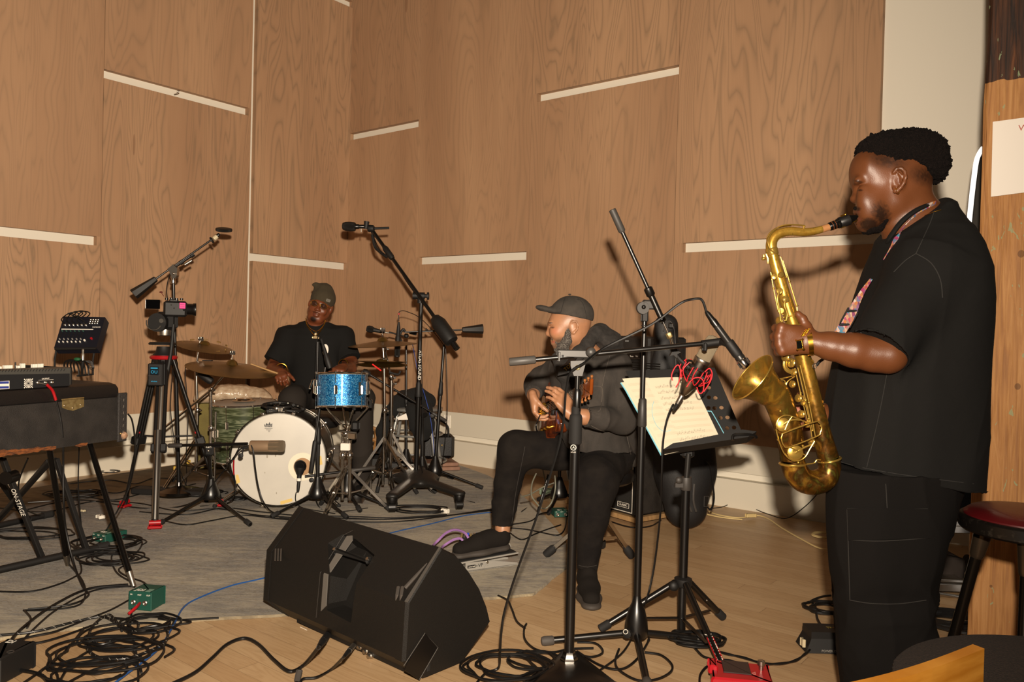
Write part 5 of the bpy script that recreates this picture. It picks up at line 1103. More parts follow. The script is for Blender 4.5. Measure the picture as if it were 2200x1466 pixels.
t,c,x_,y_=dibox('green direct box lying further back between tangled cables behind the leg',236,1160,.1,-.45,'DI')
cable('short red plug in the rear green direct box',[c+x_*.055+V((0,0,.03)),c+x_*.09+V((0,-.01,.03))],.006,m=RED,name='red_plug')
mb=MB(); mb.box(G(216,1118,.012)+V((0,0,.02)),(.05,.035,.02),x=(1,-.8,.2),bev=.003); one('cable_tag','white tape tag on the cables behind the rear green box','tag',mb,WHT)
mb=MB(); mb.box(G(178,1102,.012)+V((0,0,.012)),(.03,.02,.012),x=(1,-.4,.0),bev=.003); one('cable_tag','small cream tag on cables left of the white tape tag','tag',mb,MATS['cream'])
dibox('green direct box on the floor behind the centre chrome throne leg',1202,1108,.1,.2,'DI',size=(.09,.1,.04))
c=G(8,1462,.0); t=Thing('floor_box','black box with white lettering at the lower left corner of the floor','box',c)
mb=MB(); mb.box(c+V((-.02,.03,.045)),(.11,.16,.09),x=(1,-.15,0),bev=.006); t.p('enclosure',mb,BLM); textpart(t,'lettering','DI',c+V((-.03,.08,.0915)),(1,-.15,0),(0,1,0),.03,WHT); mb=MB(); mb.torus(c+V((.02,-.0,.0915)),(0,0,1),.010,.0015,16,5); t.p('round_mark',mb,GRYP)
# yellow and black bits under the cymbal stands
for k,(px,py) in enumerate(((402,997),(380,1010))): mb=MB(); mb.box(G(px,py,.012)+V((0,0,.015)),(.05,.03,.03),x=(1,.3,0),bev=.004); one('adapter_block',['yellow topped adapter block on the rug under the cymbal stands','smaller yellow adapter piece just left of the other yellow block'][k],'adapter',mb,mat('yellow_block','#c09a22',.5))
c=G(330,1062,.012); mb=MB(); mb.box(c+V((.14,0,.02)),(.55,.12,.04),x=(1,-.1,0),bev=.006); one('pedal_board','flat black board on the rug behind the silver tripod leg','board',mb,BLM)
# white adapter by rolling caster
c=G(956,1103,.012); mb=MB(); mb.box(c+V((0,0,.014)),(.05,.03,.028),x=(1,-.5,0),bev=.004); one('small_adapter','small black and white plug lying left of the right caster','plug',mb,WHT)
# ---------------------------------------------------------------- centre foreground boom stand (A)
c=G(1222,1440,.0); YA=c.y
t=Thing('boom_microphone_stand','tall thick black stand with grey boom joint on a steel triangle base, centre foreground','microphone stand',c)
mb=MB(); tri=[G(1106,1490,.0),G(1222,1396,.0),G(1342,1490,.0)]
def rnd(P,z,sc_=1.0):
    m_=sum(P,V((0,0,0)))/3; out=[]
    for i in range(3):
        a,b,d=P[i-1],P[i],P[(i+1)%3]
        for k in range(6):
            u=k/5; out.append((b.lerp(a,.12*(1-u))+ (b.lerp(d,.12*u)-b)))
    return [V((m_.x+(q.x-m_.x)*sc_,m_.y+(q.y-m_.y)*sc_,z)) for q in out]
mb.loft([rnd(tri,.006),rnd(tri,.014),rnd(tri,.018,.96),rnd(tri,.030,.55),rnd(tri,.034,.3)]); t.p('triangle_base',mb,BLK,ang=60)
for q in tri: m_=sum(tri,V((0,0,0)))/3; k=m_.lerp(q,.8); mb=MB(); mb.cyl(V((k.x,k.y,0)),V((k.x,k.y,.008)),.016,n=14); t.p('base_foot',mb,RUB); mb=MB(); mb.lathe([(.014,0),(.014,.005),(.006,.006)],V((k.x,k.y,.018)),(0,0,1),16); t.p('base_screw',mb,SIL)
mb=MB(); mb.lathe([(.030,0),(.030,.012),(.024,.02),(.02,.035)],V((c.x,c.y,.03)),(0,0,1),6); t.p('locking_nut',mb,CHR)
pt=at(1237,905,YA); tp=at(1241,808,YA); pole_b=V((c.x,c.y,.03)); 
mb=MB(); mb.cyl(pole_b,pt,.0165,n=20); lp=t.p('lower_pole',mb,BLK)
mb=MB(); mb.cyl(pt-V((0,0,.02)),tp,.0085,n=16); t.p('upper_pole',mb,BLK)
mb=MB(); d=(pt-pole_b).normalized(); mb.lathe([(.0175,-.05),(.0225,-.045),(.0225,.04),(.02,.05),(.0155,.055),(.0155,.075),(.012,.08)],pt-d*.03,d,20); t.p('clutch',mb,RUB)
q=at(1232,962,YA-.018); mb=MB(); mb.torus(q,(0,1,0),.009,.0012,20,5); el=t.p('round_emblem',mb,WHT,lp); textpart(t,'emblem_letter','A',q,(1,0,0),(0,0,1),.012,WHT,el)
textpart(t,'pole_lettering','ATLAS',q-V((0,0,.016)),(1,0,0),(0,0,1),.006,WHT)
mb=MB(); mb.lathe([(.012,-.05),(.014,-.045),(.014,.02),(.010,.03)],at(1240,855,YA),(0,0,1),16); t.p('pole_tip',mb,BLK)
GJ=mat('zinc_grey','#3f3d3b',.45,.3)
jq=[(1226,786),(1226,776),(1257,775),(1257,786),(1254,797),(1251,808),(1233,808),(1229,797)]
mb=MB(); mb.prism([at(x,y,YA-.012) for x,y in jq],(0,.026,0)); sw=t.p('swivel_bracket',mb,GJ,smooth=False); mb=MB(); mb.lathe([(.009,0),(.009,.003),(.006,.006)],at(1241,790,YA-.013),(0,-1,0),16); t.p('swivel_bolt',mb,BRS,sw)
YAr=YA+.02; A,B=at(1097,778,YAr),at(1548,735,YAr-.0); 
boom(t,A,B,.0085,weight=None); d=(B-A).normalized(); mb=MB(); mb.lathe([(.012,0),(.0145,.003),(.0145,.088),(.011,.092)],A-d*.005,d,8); t.p('counterweight',mb,mat('weight_grey','#4a4744',.5))
s0,s1=at(1197,766,YAr),at(1278,755,YAr); mb=MB(); mb.box(s0.lerp(s1,.5),((s1-s0).length,.026,.028),x=d,bev=.004); sl=t.p('boom_clamp_body',mb,GJ); mb=MB(); mb.lathe([(.016,0),(.018,.004),(.016,.02),(.008,.026)],at(1269,757,YAr-.012),(0,-1,0),20); t.p('clamp_knob',mb,GJ,sl)
mb=MB(); mb.box(at(1209,765,YAr-.014),(.007,.003,.007),bev=.001); t.p('clamp_hole',mb,BLM,sl)
mb=MB(); mb.box(at(1201,766.5,YAr),(.008,.03,.034),x=d,bev=.002); t.p('clamp_collar',mb,GJ,sl)
mb=MB(); mb.cyl(at(1508,740,YAr-.0),at(1552,734,YAr-.0),.0135,n=16); mb.box(at(1514,746,YAr-.005),(.014,.026,.03),bev=.004); t.p('end_clutch',mb,BLM)
# the dark dynamic microphone aimed at the bell
YMc=YA-.03; a_,b_=at(1540,701,YMc),at(1605,790,YMc-.02); dd=b_-a_; L=dd.length
t=Thing('microphone','slim black instrument microphone pointing down at the saxophone bell','microphone',b_)
mb=MB(); mb.lathe([(.0115,0),(.0125,.004),(.0125,L*.44),(.0145,L*.47),(.0145,L*.70),(.0165,L*.74),(.0165,L*.80)],a_,dd,24); t.p('mic_body',mb,mat('mic_gunmetal','#2d2b29',.35,.4))
mb=MB(); mb.lathe([(.0165,L*.80),(.0185,L*.82),(.0185,L*.94),(.0175,L*.97),(.012,L)],a_,dd,24); gh=t.p('grille_cap',mb,CHR)
x,y,z=basis(dd)
for k in range(14):
    th=2*math.pi*k/14; o=x*math.cos(th)+y*math.sin(th); mb=MB(); mb.cyl(a_+dd*.84+o*.0185,a_+dd*.945+o*.0185,.0018,n=5); t.p('grille_slot',mb,BLM,gh)
mb=MB(); mb.lathe([(.016,0),(.0175,.005),(.0175,.05),(.0155,.058)],a_+dd*.38,dd,20); cl=t.p('mic_clip',mb,BLM); mb=MB(); mb.tube([a_+dd*.5-x*.0,at(1556,737,YMc+.02),B],.011,10); t.p('clip_arm',mb,BLM,cl)
mb=MB(); mb.lathe([(.012,0),(.0125,-.02),(.0105,-.028),(.009,-.05),(.005,-.062)],a_,dd,16); t.p('xlr_connector',mb,BLK)
e=a_-dd.normalized()*.06
cable('long black cable arching over from the instrument microphone and falling beside the centre stand',[e,at(1508,645,YMc),at(1490,643,YMc),at(1460,653,YMc+.02),at(1400,697,YMc+.03),at(1300,747,YMc+.03),at(1255,780,YMc-.02),at(1226,800,YMc-.04),at(1216,840,YMc-.06),at(1211,900,YMc-.06),at(1200,960,YMc-.08),at(1176,1040,YMc-.08),at(1150,1120,YMc-.1),at(1110,1230,YMc-.1),at(1085,1310,YMc-.1),at(1077,1360,YMc-.1),at(1074,1405,YMc-.08),G(1070,1436,.015),G(1040,1450,.012),G(1000,1500,.012)],.0042)
# ---------------------------------------------------------------- second foreground stand (B)
c=G(1366,1390,.0); YB_=c.y
t=Thing('tripod_microphone_stand','black tripod stand with steep bare boom and brass thread, beside the music stand','microphone stand',c)
ends=[G(1164,1389,.0),G(1520,1384,.0),G(1392,1490,.0)]
mb=MB(); mb.lathe([(.034,.035),(.042,.045),(.043,.07),(.040,.10),(.030,.14),(.018,.165),(.0135,.19)],c,(0,0,1),28); t.p('base_hub',mb,BLK)
for q in ends:
    s=V((c.x,c.y,.055)); e=V((q.x,q.y,.018)); s=s+(e-s).normalized()*.02; mb=MB(); mb.cyl(s,e,.0125,n=12); lg=t.p('leg',mb,BLK); d=(e-s).normalized(); mb=MB(); mb.lathe([(.013,-.045),(.0165,-.04),(.0175,-.01),(.015,0),(.008,.003)],e,d,14); t.p('rubber_foot',mb,mat('foot_grey','#45403c',.7),lg)
wing(t,at(1352,1358,YB_-.04),(-.6,-1,0),.017,.028); q=at(1344,1358,YB_-.075); mb=MB(); mb.torus(q,(0,-1,0),.008,.0012,16,5); t.p('knob_emblem',mb,WHT)
sp=at(1380,885,YB_); tp=at(1385,668,YB_); mb=MB(); mb.cyl(V((c.x,c.y,.17)),sp,.0135,n=18); t.p('lower_pole',mb,BLK); mb=MB(); mb.cyl(sp,tp,.0088,n=16); t.p('upper_pole',mb,BLK)
mb=MB(); mb.lathe([(.0145,-.055),(.0175,-.05),(.016,0),(.0145,.045),(.010,.05)],sp,(0,0,1),20); t.p('clutch',mb,mat('clutch_grey','#2c2a28',.5))
mb=MB(); mb.box(at(1385,676,YB_),(.024,.03,.055),bev=.004); mb.torus(at(1384,700,YB_),(0,0,1),.0095,.002,16,6); t.p('tilt_fork',mb,BLM)
mb=MB(); mb.lathe([(.0,0),(.022,.0),(.023,.004),(.023,.024),(.0,.028)],at(1382,662,YB_-.02),(0,1,0),24,cap=False); mb.box(at(1394,655,YB_-.01),(.05,.022,.036),x=(1,0,.35),bev=.006); tj=t.p('tilt_joint',mb,GRYP); mb=MB(); mb.sph(at(1383,660,YB_-.024),.008,n=8); t.p('joint_bolt',mb,BLK,tj)
A,B=at(1316,452,YB_-.02),at(1441,728,YB_-.02); d=(B-A).normalized(); Lb=(B-A).length
boom(t,A,A+d*Lb*.88,.0075); mb=MB(); mb.lathe([(.011,0),(.0135,.002),(.0135,.085),(.009,.092)],A-d*.003,d,16); t.p('counterweight',mb,mat('cw_grey','#3a3734',.55))
mb=MB(); mb.cyl(A+d*Lb*.6,A+d*Lb*.86,.0115,n=14); mb.lathe([(.012,0),(.0165,.004),(.0165,.03),(.012,.036)],A+d*Lb*.60,d,16); mb.lathe([(.012,0),(.0145,.004),(.0145,.016),(.010,.02)],A+d*Lb*.83,d,16); t.p('boom_sleeve',mb,BLK)
mb=MB(); mb.cyl(A+d*Lb*.86,A+d*Lb*.97,.0035); t.p('thin_rod',mb,CHR); mb=MB(); mb.lathe([(.010,0),(.011,.002),(.011,.018),(.0095,.02)],A+d*Lb*.955,d,6); t.p('brass_adapter',mb,BRS)
# ---------------------------------------------------------------- music stand
YMs=3.08
c=G(1465,1362,.0); c=V((at(1465,1300,YMs).x,YMs,0)); t=Thing('music_stand','black perforated music stand holding handwritten sheets, red logo on one leg','music stand',c)
hz=at(1467,1243,YMs).z; base=V((c.x,c.y,at(1462,1356,YMs).z)); 
mb=MB(); mb.cyl(base,V((c.x,c.y,hz)),.0165,n=18); t.p('centre_tube',mb,BLK)
hubt=V((c.x+.002,c.y,hz)); midp=at(1474,1042,YMs); topp=at(1479,975,YMs)
mb=MB(); mb.cyl(hubt,midp,.0165,n=18); t.p('lower_pole',mb,BLK); mb=MB(); mb.cyl(midp,topp,.0105,n=16); t.p('upper_pole',mb,mat('pole_grey','#2b2927',.35,.4))
mb=MB(); mb.lathe([(.02,0),(.022,.004),(.022,.04),(.02,.05)],midp-V((0,0,.02)),(0,0,1),18); mb.box(midp+V((-.03,-.01,.0)),(.03,.016,.016)); mb.sph(midp+V((-.032,-.02,.02)),.014,(1,.7,1),8); t.p('height_clamp',mb,GRYP)
mb=MB(); mb.lathe([(.03,-.03),(.034,-.025),(.034,0),(.02,.006)],hubt,(0,0,1),20); mb.sph(hubt+V((-.04,-.02,-.025)),.02,(1,.8,1),8); t.p('leg_collar',mb,BLM)
legs_=[G(1289,1352,.018),G(1553,1326,.018),G(1560,1452,.018)]
for i,q in enumerate(legs_):
    s=hubt+V((0,0,-.015))+(V((q.x,q.y,0))-V((c.x,c.y,0))).normalized()*.03; mb=MB(); mb.cyl(s,q,.0125,n=14); lg=t.p('leg',mb,BLK)
    d=(q-s).normalized(); mb=MB(); mb.lathe([(.0135,-.045),(.016,-.04),(.0165,0),(.008,.002)],q,d,14); t.p('rubber_foot',mb,RUB,lg)
    m_=s.lerp(q,.55); mb=MB(); mb.box(base.lerp(m_,.5)+V((0,0,.006)),((m_-base).length,.014,.004),x=m_-base); t.p('brace',mb,BLK); mb=MB(); mb.sph(s.lerp(q,.5)+V((0,-.013,0)),.004,n=5); t.p('rivet',mb,SIL,lg)
    if i==2:
        p0,p1=s.lerp(q,.56),s.lerp(q,.9); w_=V((0,-1,.25)).normalized(); x_=(p1-p0).normalized(); sd=x_.cross(w_).normalized()
        P=[p0+w_*.013]+[p0.lerp(p1,u)+sd*.012+w_*.012 for u in (.15,.5,.85)]+[p1+w_*.013]+[p0.lerp(p1,u)-sd*.012+w_*.012 for u in (.85,.5,.15)]
        mb=MB(); mb.prism(P,w_*.002); rl=t.p('red_logo_panel',mb,RED,lg); textpart(t,'logo_lettering','JAMSTANDS',p0.lerp(p1,.5)+w_*.0155,x_,-sd if sd.z<0 else sd,.026,WHT)
# desk
Q=[at(1344,797,YMs+.16),at(1535,797,YMs+.10),at(1605,950,YMs-.02),at(1432,976,YMs-.05)]   # TL TR BR BL
dn=(Q[1]-Q[0]).cross(Q[3]-Q[0]).normalized()
if dn.dot(CAM-Q[0])<0: dn=-dn
def dq(x,y,o=0.): return onp(x,y,Q[0]+dn*o,dn)
Q=[dq(1344,797),dq(1535,790),dq(1598,938),dq(1430,972)]
mb=MB(); mb.prism(Q,-dn*.0025); dk=t.p('desk_panel',mb,BLM,smooth=False)
# holes
mc=MB()
for (x,y) in [(1549,794),(1566,831),(1581,857),(1597,884),(1612,902)]: pass
holes=[(1523,854),(1537,855),(1522,877),(1535,877),(1550,876),(1548,898),(1563,897),(1562,920),(1577,919),(1508,832),(1523,833),(1494,812),(1509,812)]
for (x,y) in holes:
    q=dq(x,y); mc.lathe([(.0082,-.01),(.0082,.01)],q,dn,18)
cut=mesh_obj('cutter',mc.v,mc.f,BLM,None,t.org,smooth=False); cut.location=t.org
md=dk.modifiers.new('b','BOOLEAN'); md.object=cut; md.operation='DIFFERENCE'; md.solver='EXACT'; bpy.context.view_layer.update(); dg=bpy.context.evaluated_depsgraph_get(); nm=bpy.data.meshes.new_from_object(dk.evaluated_get(dg)); dk.modifiers.clear(); dk.data=nm; bpy.data.objects.remove(cut)
mb=MB(); mb.prism([dq(1423,979,.001),dq(1445,965,.001),dq(1470,961,.001),dq(1592,936,.001),dq(1622,940,.001),dq(1604,952,.001)],dn*.055-V((0,0,.0))); lp=t.p('ledge',mb,BLM,smooth=False)
mb=MB(); mb.tube([dq(1574,946,.056),dq(1576,936,.058),dq(1596,934,.058),dq(1620,936,.05),dq(1625,941,.04)],.006,8,sm=4); t.p('ledge_lip',mb,BLK)
mb=MB(); mb.box(topp+V((0,.02,.01)),(.05,.05,.06),bev=.01); t.p('desk_bracket',mb,BLM)
SHEET=mat('sheet_cream','#cdc2aa',.8)
def sheet(label,corners,o,lines=None,seed=0,bend=.006,name='sheet_music'):
    a_,b_,c_,d_=[dq(x,y,o) for x,y in corners]; n=12; vs=[]
    for j in range(n+1):
        for i in range(n+1):
            u,v_=i/n,j/n; p=a_.lerp(b_,u).lerp(d_.lerp(c_,u),v_); vs.append(p+dn*(bend*math.sin(math.pi*u)*.5*(1+v_*.5)+bend*.4*math.sin(2.5*v_+seed)))
    mb=MB(); mb.grid(vs,n+1,n+1); mb.grid([v_-dn*.0008 for v_ in vs],n+1,n+1); t_=Thing(name,label,'paper',sum((a_,b_,c_,d_),V((0,0,0)))/4); t_.p('page',mb,SHEET)
    def pp_(u,v_,e=.0012):
        p=a_.lerp(b_,u).lerp(d_.lerp(c_,u),v_); return p+dn*(bend*math.sin(math.pi*u)*.5*(1+v_*.5)+bend*.4*math.sin(2.5*v_+seed)+e)
    return t_,pp_
INKS=mat('stave_grey','#b7ac97',.8); INKD=mat('note_ink','#8a8173',.8)
def staves(t_,pp_,rows,u0,u1,seed,dens=1.,notes=None):
    rr=random.Random(seed)
    for k,r_ in enumerate(rows):
        mb=MB()
        for l in range(5):
            v0=r_+l*.0075; P=[pp_(u0+(u1-u0)*i/8,v0) for i in range(9)]; mb.tube(P,.00035,3,cap=False)
        s=t_.p('stave',mb,INKS)
        if notes is None or k in notes:
            mb=MB()
            for i in range(int(15*dens)):
                u=u0+(u1-u0)*(.03+.9*i/(15*dens))*.85+rr.uniform(0,.01); v_=r_+rr.uniform(-.004,.03); c_=pp_(u,v_,.0015); mb.sph(c_,.0016,(1.3,.9,.4),4); mb.cyl(c_,pp_(u+.004,v_-.022,.0015),.0004,n=3)
                if i%2: mb.cyl(pp_(u+.004,v_-.022,.0015),pp_(u+.03,v_-.020,.0015),.0006,n=3)
            t_.p('handwritten_notes',mb,INKD,s)
t1_,p1_=sheet('left handwritten music page with blue ink curve on the music stand',[(1337,814),(1394,812),(1502,965),(1428,978)],.006,bend=.010)
staves(t1_,p1_,[.08+.085*k for k in range(10)],.08,.95,3,.6,notes=[])
TEAL=mat('teal_ink','#7fc3d6',.6)
mb=MB(); mb.tube([dq(x,y,.017) for x,y in [(1405,862),(1402,872),(1401,885),(1404,900),(1411,915),(1422,925),(1432,927),(1442,924)]],.0009,5,sm=5); t1_.p('blue_ink_curve',mb,TEAL)
t2_,p2_=sheet('right handwritten music page on the music stand, notes darkest near its top',[(1386,813),(1484,811),(1551,951),(1455,963)],.012,bend=.006)
staves(t2_,p2_,[.13+.085*k for k in range(10)],.12,.93,5,1.2,notes=[0,1,2,3,4,8,9])
t3_,p3_=sheet('blue edged sheet peeking out on the left under the other music pages',[(1334,822),(1380,818),(1470,965),(1423,979)],.003,bend=.002)
mb=MB(); mb.tube([dq(x,y,.004) for x,y in [(1334,823),(1345,840),(1400,940),(1421,979)]],.0028,6); t3_.p('blue_edge',mb,TEAL)
mb=MB(); mb.tube([dq(x,y,.004) for x,y in [(1512,884),(1525,884),(1532,890),(1563,946)]],.0016,6,sm=4); one('folder_edge','thin teal rim of a folder behind the right music page','folder',mb,TEAL)
# condenser microphone in a red banded shock mount
Yc=2.86; a_,b_=at(1470,842,Yc+.03),at(1537,724,Yc-.03); dd=(b_-a_); L=dd.length
t=Thing('condenser_microphone','large silver condenser microphone with cream grille hanging over the music pages','microphone',a_)
mb=MB(); mb.lathe([(.012,-.01),(.018,0),(.026,L*.12),(.0285,L*.16),(.0285,L*.55)],a_,dd,30); t.p('mic_body',mb,mat('satin_nickel','#9d9489',.28,1.))
mb=MB(); mb.lathe([(.0285,L*.55),(.030,L*.57),(.030,L*.6),(.0285,L*.61)],a_,dd,30); t.p('body_ring',mb,SIL)
mb=MB(); mb.lathe([(.0275,L*.61),(.0275,L*.9),(.024,L*.97),(.012,L)],a_,dd,30,sc=(1,.8)); t.p('grille',mb,mat('grille_cream','#b8a88c',.5,.3,bump=.8,bscale=900))
mb=MB(); mb.lathe([(.0095,0),(.0095,.03),(.008,.034)],a_-dd.normalized()*.05,dd,14); t.p('connector',mb,SIL); mb=MB(); mb.tube([a_-dd.normalized()*.045,a_-dd.normalized()*.08],[.009,.005],10); t.p('xlr_boot',mb,BLM)
cable('black cable hanging from the silver condenser microphone across the music pages to the floor',[a_-dd.normalized()*.08,at(1446,870,Yc),at(1435,895,Yc),at(1428,925,Yc),at(1424,960,Yc),at(1422,1020,Yc),at(1419,1100,Yc+.05),at(1408,1200,Yc+.1),at(1397,1260,Yc+.1),at(1385,1300,Yc+.08),G(1370,1345,.02),G(1340,1400,.01),G(1290,1440,.01)],.0038)
t=Thing('shock_mount','black ring shock mount strung with red elastic around the silver microphone','shock mount',a_.lerp(b_,.35))
mid=a_+dd*.33; x,y,z=basis(dd); mb=MB(); mb.torus(mid,z,.048,.0055,40,8); mb.torus(mid+z*.03,z,.045,.004,40,8); t.p('outer_ring',mb,BLM)
mb=MB(); mb.torus(mid-z*.02,z,.033,.004,32,6); t.p('inner_ring',mb,BLM)
for k in range(8):
    th=.3+k*math.pi/4; o=x*math.cos(th)+y*math.sin(th); o2=x*math.cos(th+.5)+y*math.sin(th+.5); mb=MB(); mb.tube([mid+o*.05+z*.035,mid+o*.058+z*.0,mid+o2*.036-z*.03,mid+o2*.05-z*.012,mid+o2*.052+z*.03],.0019,6,sm=5); t.p('red_elastic',mb,mat('red_elastic','#d21f2b',.5))
for L_1 in ([(1445,818),(1443,806),(1450,790),(1458,785),(1462,800),(1459,820),(1452,833)],[(1475,832),(1488,815),(1503,812),(1512,822),(1510,842),(1502,845),(1497,832)],[(1512,842),(1526,820),(1530,803),(1524,792),(1514,800)]):
    mb=MB(); mb.tube([at(x_,y_,Yc-.06) for x_,y_ in L_1],.0021,6,sm=5); t.p('red_elastic',mb,MATS['red_elastic'])
for s_ in (-1,1): mb=MB(); mb.sph(mid+x*s_*.05,.006,n=6); t.p('cord_post',mb,SIL)
sk=at(1449,757,Yc+.02); mb=MB(); mb.tube([mid-x*.045+y*.0,at(1462,775,Yc+.02),sk],.008,8,sm=3); t.p('mount_arm',mb,BLM)
mb=MB(); P=[]
for k in range(10):
    th=math.pi*k/5; r_=.022 if k%2==0 else .011; P.append(sk+V((r_*math.cos(th),-.01,r_*math.sin(th))))
mb.prism(P,(0,.02,0)); t.p('star_knob',mb,BLM)
mb=MB(); mb.cyl(sk,B,.006,n=10); t.p('stud',mb,CHR)
# ---------------------------------------------------------------- red looper box at the bottom
c=G(1600,1492,.0); t=Thing('red_pedal','bright red metal pedal box at the bottom edge by the red logo leg','pedal',c)
mb=MB(); mb.box(c+V((0,.05,.03)),(.2,.16,.05),x=(1,-.18,0),bev=.006); t.p('enclosure',mb,mat('red_enamel','#b01420',.35)); mb=MB(); mb.box(c+V((-.01,.07,.057)),(.09,.1,.004),x=(1,-.18,0),bev=.001); t.p('dark_plate',mb,mat('plate_dark','#3a2c2a',.5))
mb=MB(); mb.lathe([(.008,0),(.008,.015),(.012,.018),(.012,.03),(.006,.033)],c+V((.07,.06,.055)),(0,0,1),14); t.p('foot_switch',mb,SIL)
mb=MB(); mb.box(c+V((-.085,.08,.055)),(.03,.07,.03),x=(1,-.18,0),bev=.004); t.p('end_block',mb,MATS['red_enamel']); textpart(t,'lettering','Red',c+V((.02,.03,.057)),(1,-.18,0),(0,1,0),.03,mat('red_pale','#d98a80',.5))
# ---------------------------------------------------------------- amplifier, head and gig bag behind the guitarist
q0=G(1294,1106,.012); q1=G(1364,1126,.012); q2=G(1452,1090,.012)
GRL=mat('amp_grille','#14120f',.7,bump=.8,bscale=500,col2='#1d1a15',nscale=300)
xe=(q1-q0); xe.z=0; xe.normalize(); ye=V((-xe.y,xe.x,0)); W_=.62; a0=q1-xe*W_; D_=.36
if ye.y<0: ye=-ye
t=Thing('amplifier_cabinet','tall black grille speaker cabinet with white piping behind the seated guitarist','amplifier',a0+xe*W_/2+ye*D_/2); t.org.z=.0; t.o.location.z=0
hc=at(1364,905,q1.y).z
mb=MB(); mb.box(a0+xe*W_/2+ye*D_/2+V((0,0,.02)),(W_+.02,D_+.02,.03),x=xe,bev=.003); t.p('wooden_plinth',mb,mat('plinth_wood','#8a6a44',.7,col2='#a98558',nscale=12,stretch=(1,5,1)))
mb=MB(); mb.box(a0+xe*W_/2+ye*D_/2+V((0,0,.04+hc/2)),(W_,D_,hc),x=xe,bev=.01); cb=t.p('cabinet',mb,TOL)
mb=MB(); mb.box(a0+xe*W_/2-ye*.002+V((0,0,.04+hc/2)),(W_-.05,.01,hc-.05),x=xe); t.p('grille_cloth',mb,GRL)
mb=MB(); P=[a0+xe*u-ye*.008+V((0,0,z)) for u,z in ((.02,.06),(W_-.02,.06),(W_-.02,hc+.02),(.02,hc+.02))]; [mb.cyl(P[i],P[(i+1)%4],.0022,n=6) for i in range(4)]; t.p('white_piping',mb,WHT)
bc=a0+xe*(W_-.09)-ye*.010+V((0,0,.10)); mb=MB(); mb.box(bc,(.10,.004,.032),x=xe,bev=.001); bd=t.p('badge',mb,BLM); mb=MB(); P=[bc-ye*.003+xe*u+V((0,0,z)) for u,z in ((-.048,-.014),(.048,-.014),(.048,.014),(-.048,.014))]; [mb.cyl(P[i],P[(i+1)%4],.0012,n=5) for i in range(4)]; t.p('badge_frame',mb,WHT,bd); textpart(t,'badge_lettering','CLASSIC',bc-ye*.004,xe,(0,0,1),.020,WHT,bd)
h0=V((a0.x,a0.y,hc+.042)); HW=.70; HH=at(1364,722,q1.y).z-h0.z
t=Thing('bass_amplifier','wide black amplifier head with small white lettering on top of the grille cabinet','amplifier',h0+xe*W_/2+ye*.2)
cen=h0+xe*(W_/2+.02)+ye*.19+V((0,0,HH/2)); mb=MB(); mb.box(cen,(HW,.34,HH-.004),x=xe,bev=.012); t.p('housing',mb,TOL)
fz=lambda x_,y_,o=0.: onp(x_,y_,cen-ye*(.172+o),ye)
mb=MB(); mb.prism([fz(1290,753,.0),fz(1375,752,0.),fz(1375,772,0),fz(1290,772,0)],-ye*.004); t.p('control_plate',mb,mat('plate_black','#0c0b0b',.3),smooth=False)
textpart(t,'lettering','BH',fz(1338,759,.006),xe,(0,0,1),.03,WHT); 
for x_,s_ in ((1357,'Tone'),(1368,'Vol')): textpart(t,'small_lettering',s_,fz(x_,766,.006),xe,(0,0,1),.014,WHT)
mb=MB(); mb.cyl(fz(1290,772,.006),fz(1375,771,.006),.0015,n=5); t.p('plate_edge',mb,SIL)
for x_ in (1345,1349): mb=MB(); mb.cyl(fz(x_,733,.0),fz(x_,733,.01),.006,n=10); t.p('control_knob',mb,GRYP)
for k in range(5): mb=MB(); mb.box(fz(1340,778+5*k,.002),(.6,.003,.006),x=xe); t.p('vent_slot',mb,mat('vent_dark','#050505',.5))
s=SDF(.012); Yg=4.75
s.chain([at(1431,700,Yg),at(1434,790,Yg),at(1440,880,Yg),at(1468,960,Yg-.02)],[.070,.085,.12,.16],k=.06,n=(0,1,0),sq=1.9)
s.chain([at(1466,960,Yg),at(1472,1020,Yg-.03),at(1474,1090,Yg-.05)],[.15,.16,.125],k=.08,n=(0,1,0),sq=1.6)
s.half((0,0,.014),(0,0,-1))
v,f=s.mesh(disp=lambda P:wnoise(P,9,6,2)*.005); t=Thing('gig_bag','soft black gig bag with rounded top standing beside the cabinet behind the music stand','bag',V((at(1474,1090,Yg).x,Yg,.012))); t.raw('bag_body',v,f,mat('nylon_black','#121112',.6,bump=.15,bscale=300))
mb=MB(); mb.tube([at(1512,990,Yg-.1),at(1524,1000,Yg-.14),at(1530,1030,Yg-.14),at(1534,1070,Yg-.13),at(1528,1095,Yg-.12),at(1520,1090,Yg-.1)],.014,8,sm=4,flat=.3,ref=(0,1,0)); t.p('shoulder_strap',mb,BLM)
q=at(1518,1078,Yg-.14); mb=MB(); P=[q+V((x_,0,z)) for x_,z in ((-.014,-.03),(.014,-.03),(.014,.03),(-.014,.03))]; [mb.cyl(P[i],P[(i+1)%4],.0015,n=5) for i in range(4)]; t.p('patch_outline',mb,GRYP)
mb=MB(); mb.tube([at(1425,712,Yg-.07),at(1437,690,Yg-.06),at(1449,712,Yg-.07),at(1452,790,Yg-.09)],.003,6,sm=5); t.p('zip',mb,GRYP)
mb=MB(); mb.box(at(1441,700,Yg-.08),(.03,.02,.03),bev=.005); t.p('buckle',mb,BLK)
for k in range(2): mb=MB(); mb.tube([at(1480+12*k,1040,Yg-.19),at(1478+12*k,1075,Yg-.19),at(1486+10*k,1100,Yg-.18)],.006,6,sm=3,flat=.4); t.p('zip_pull',mb,GRYP)
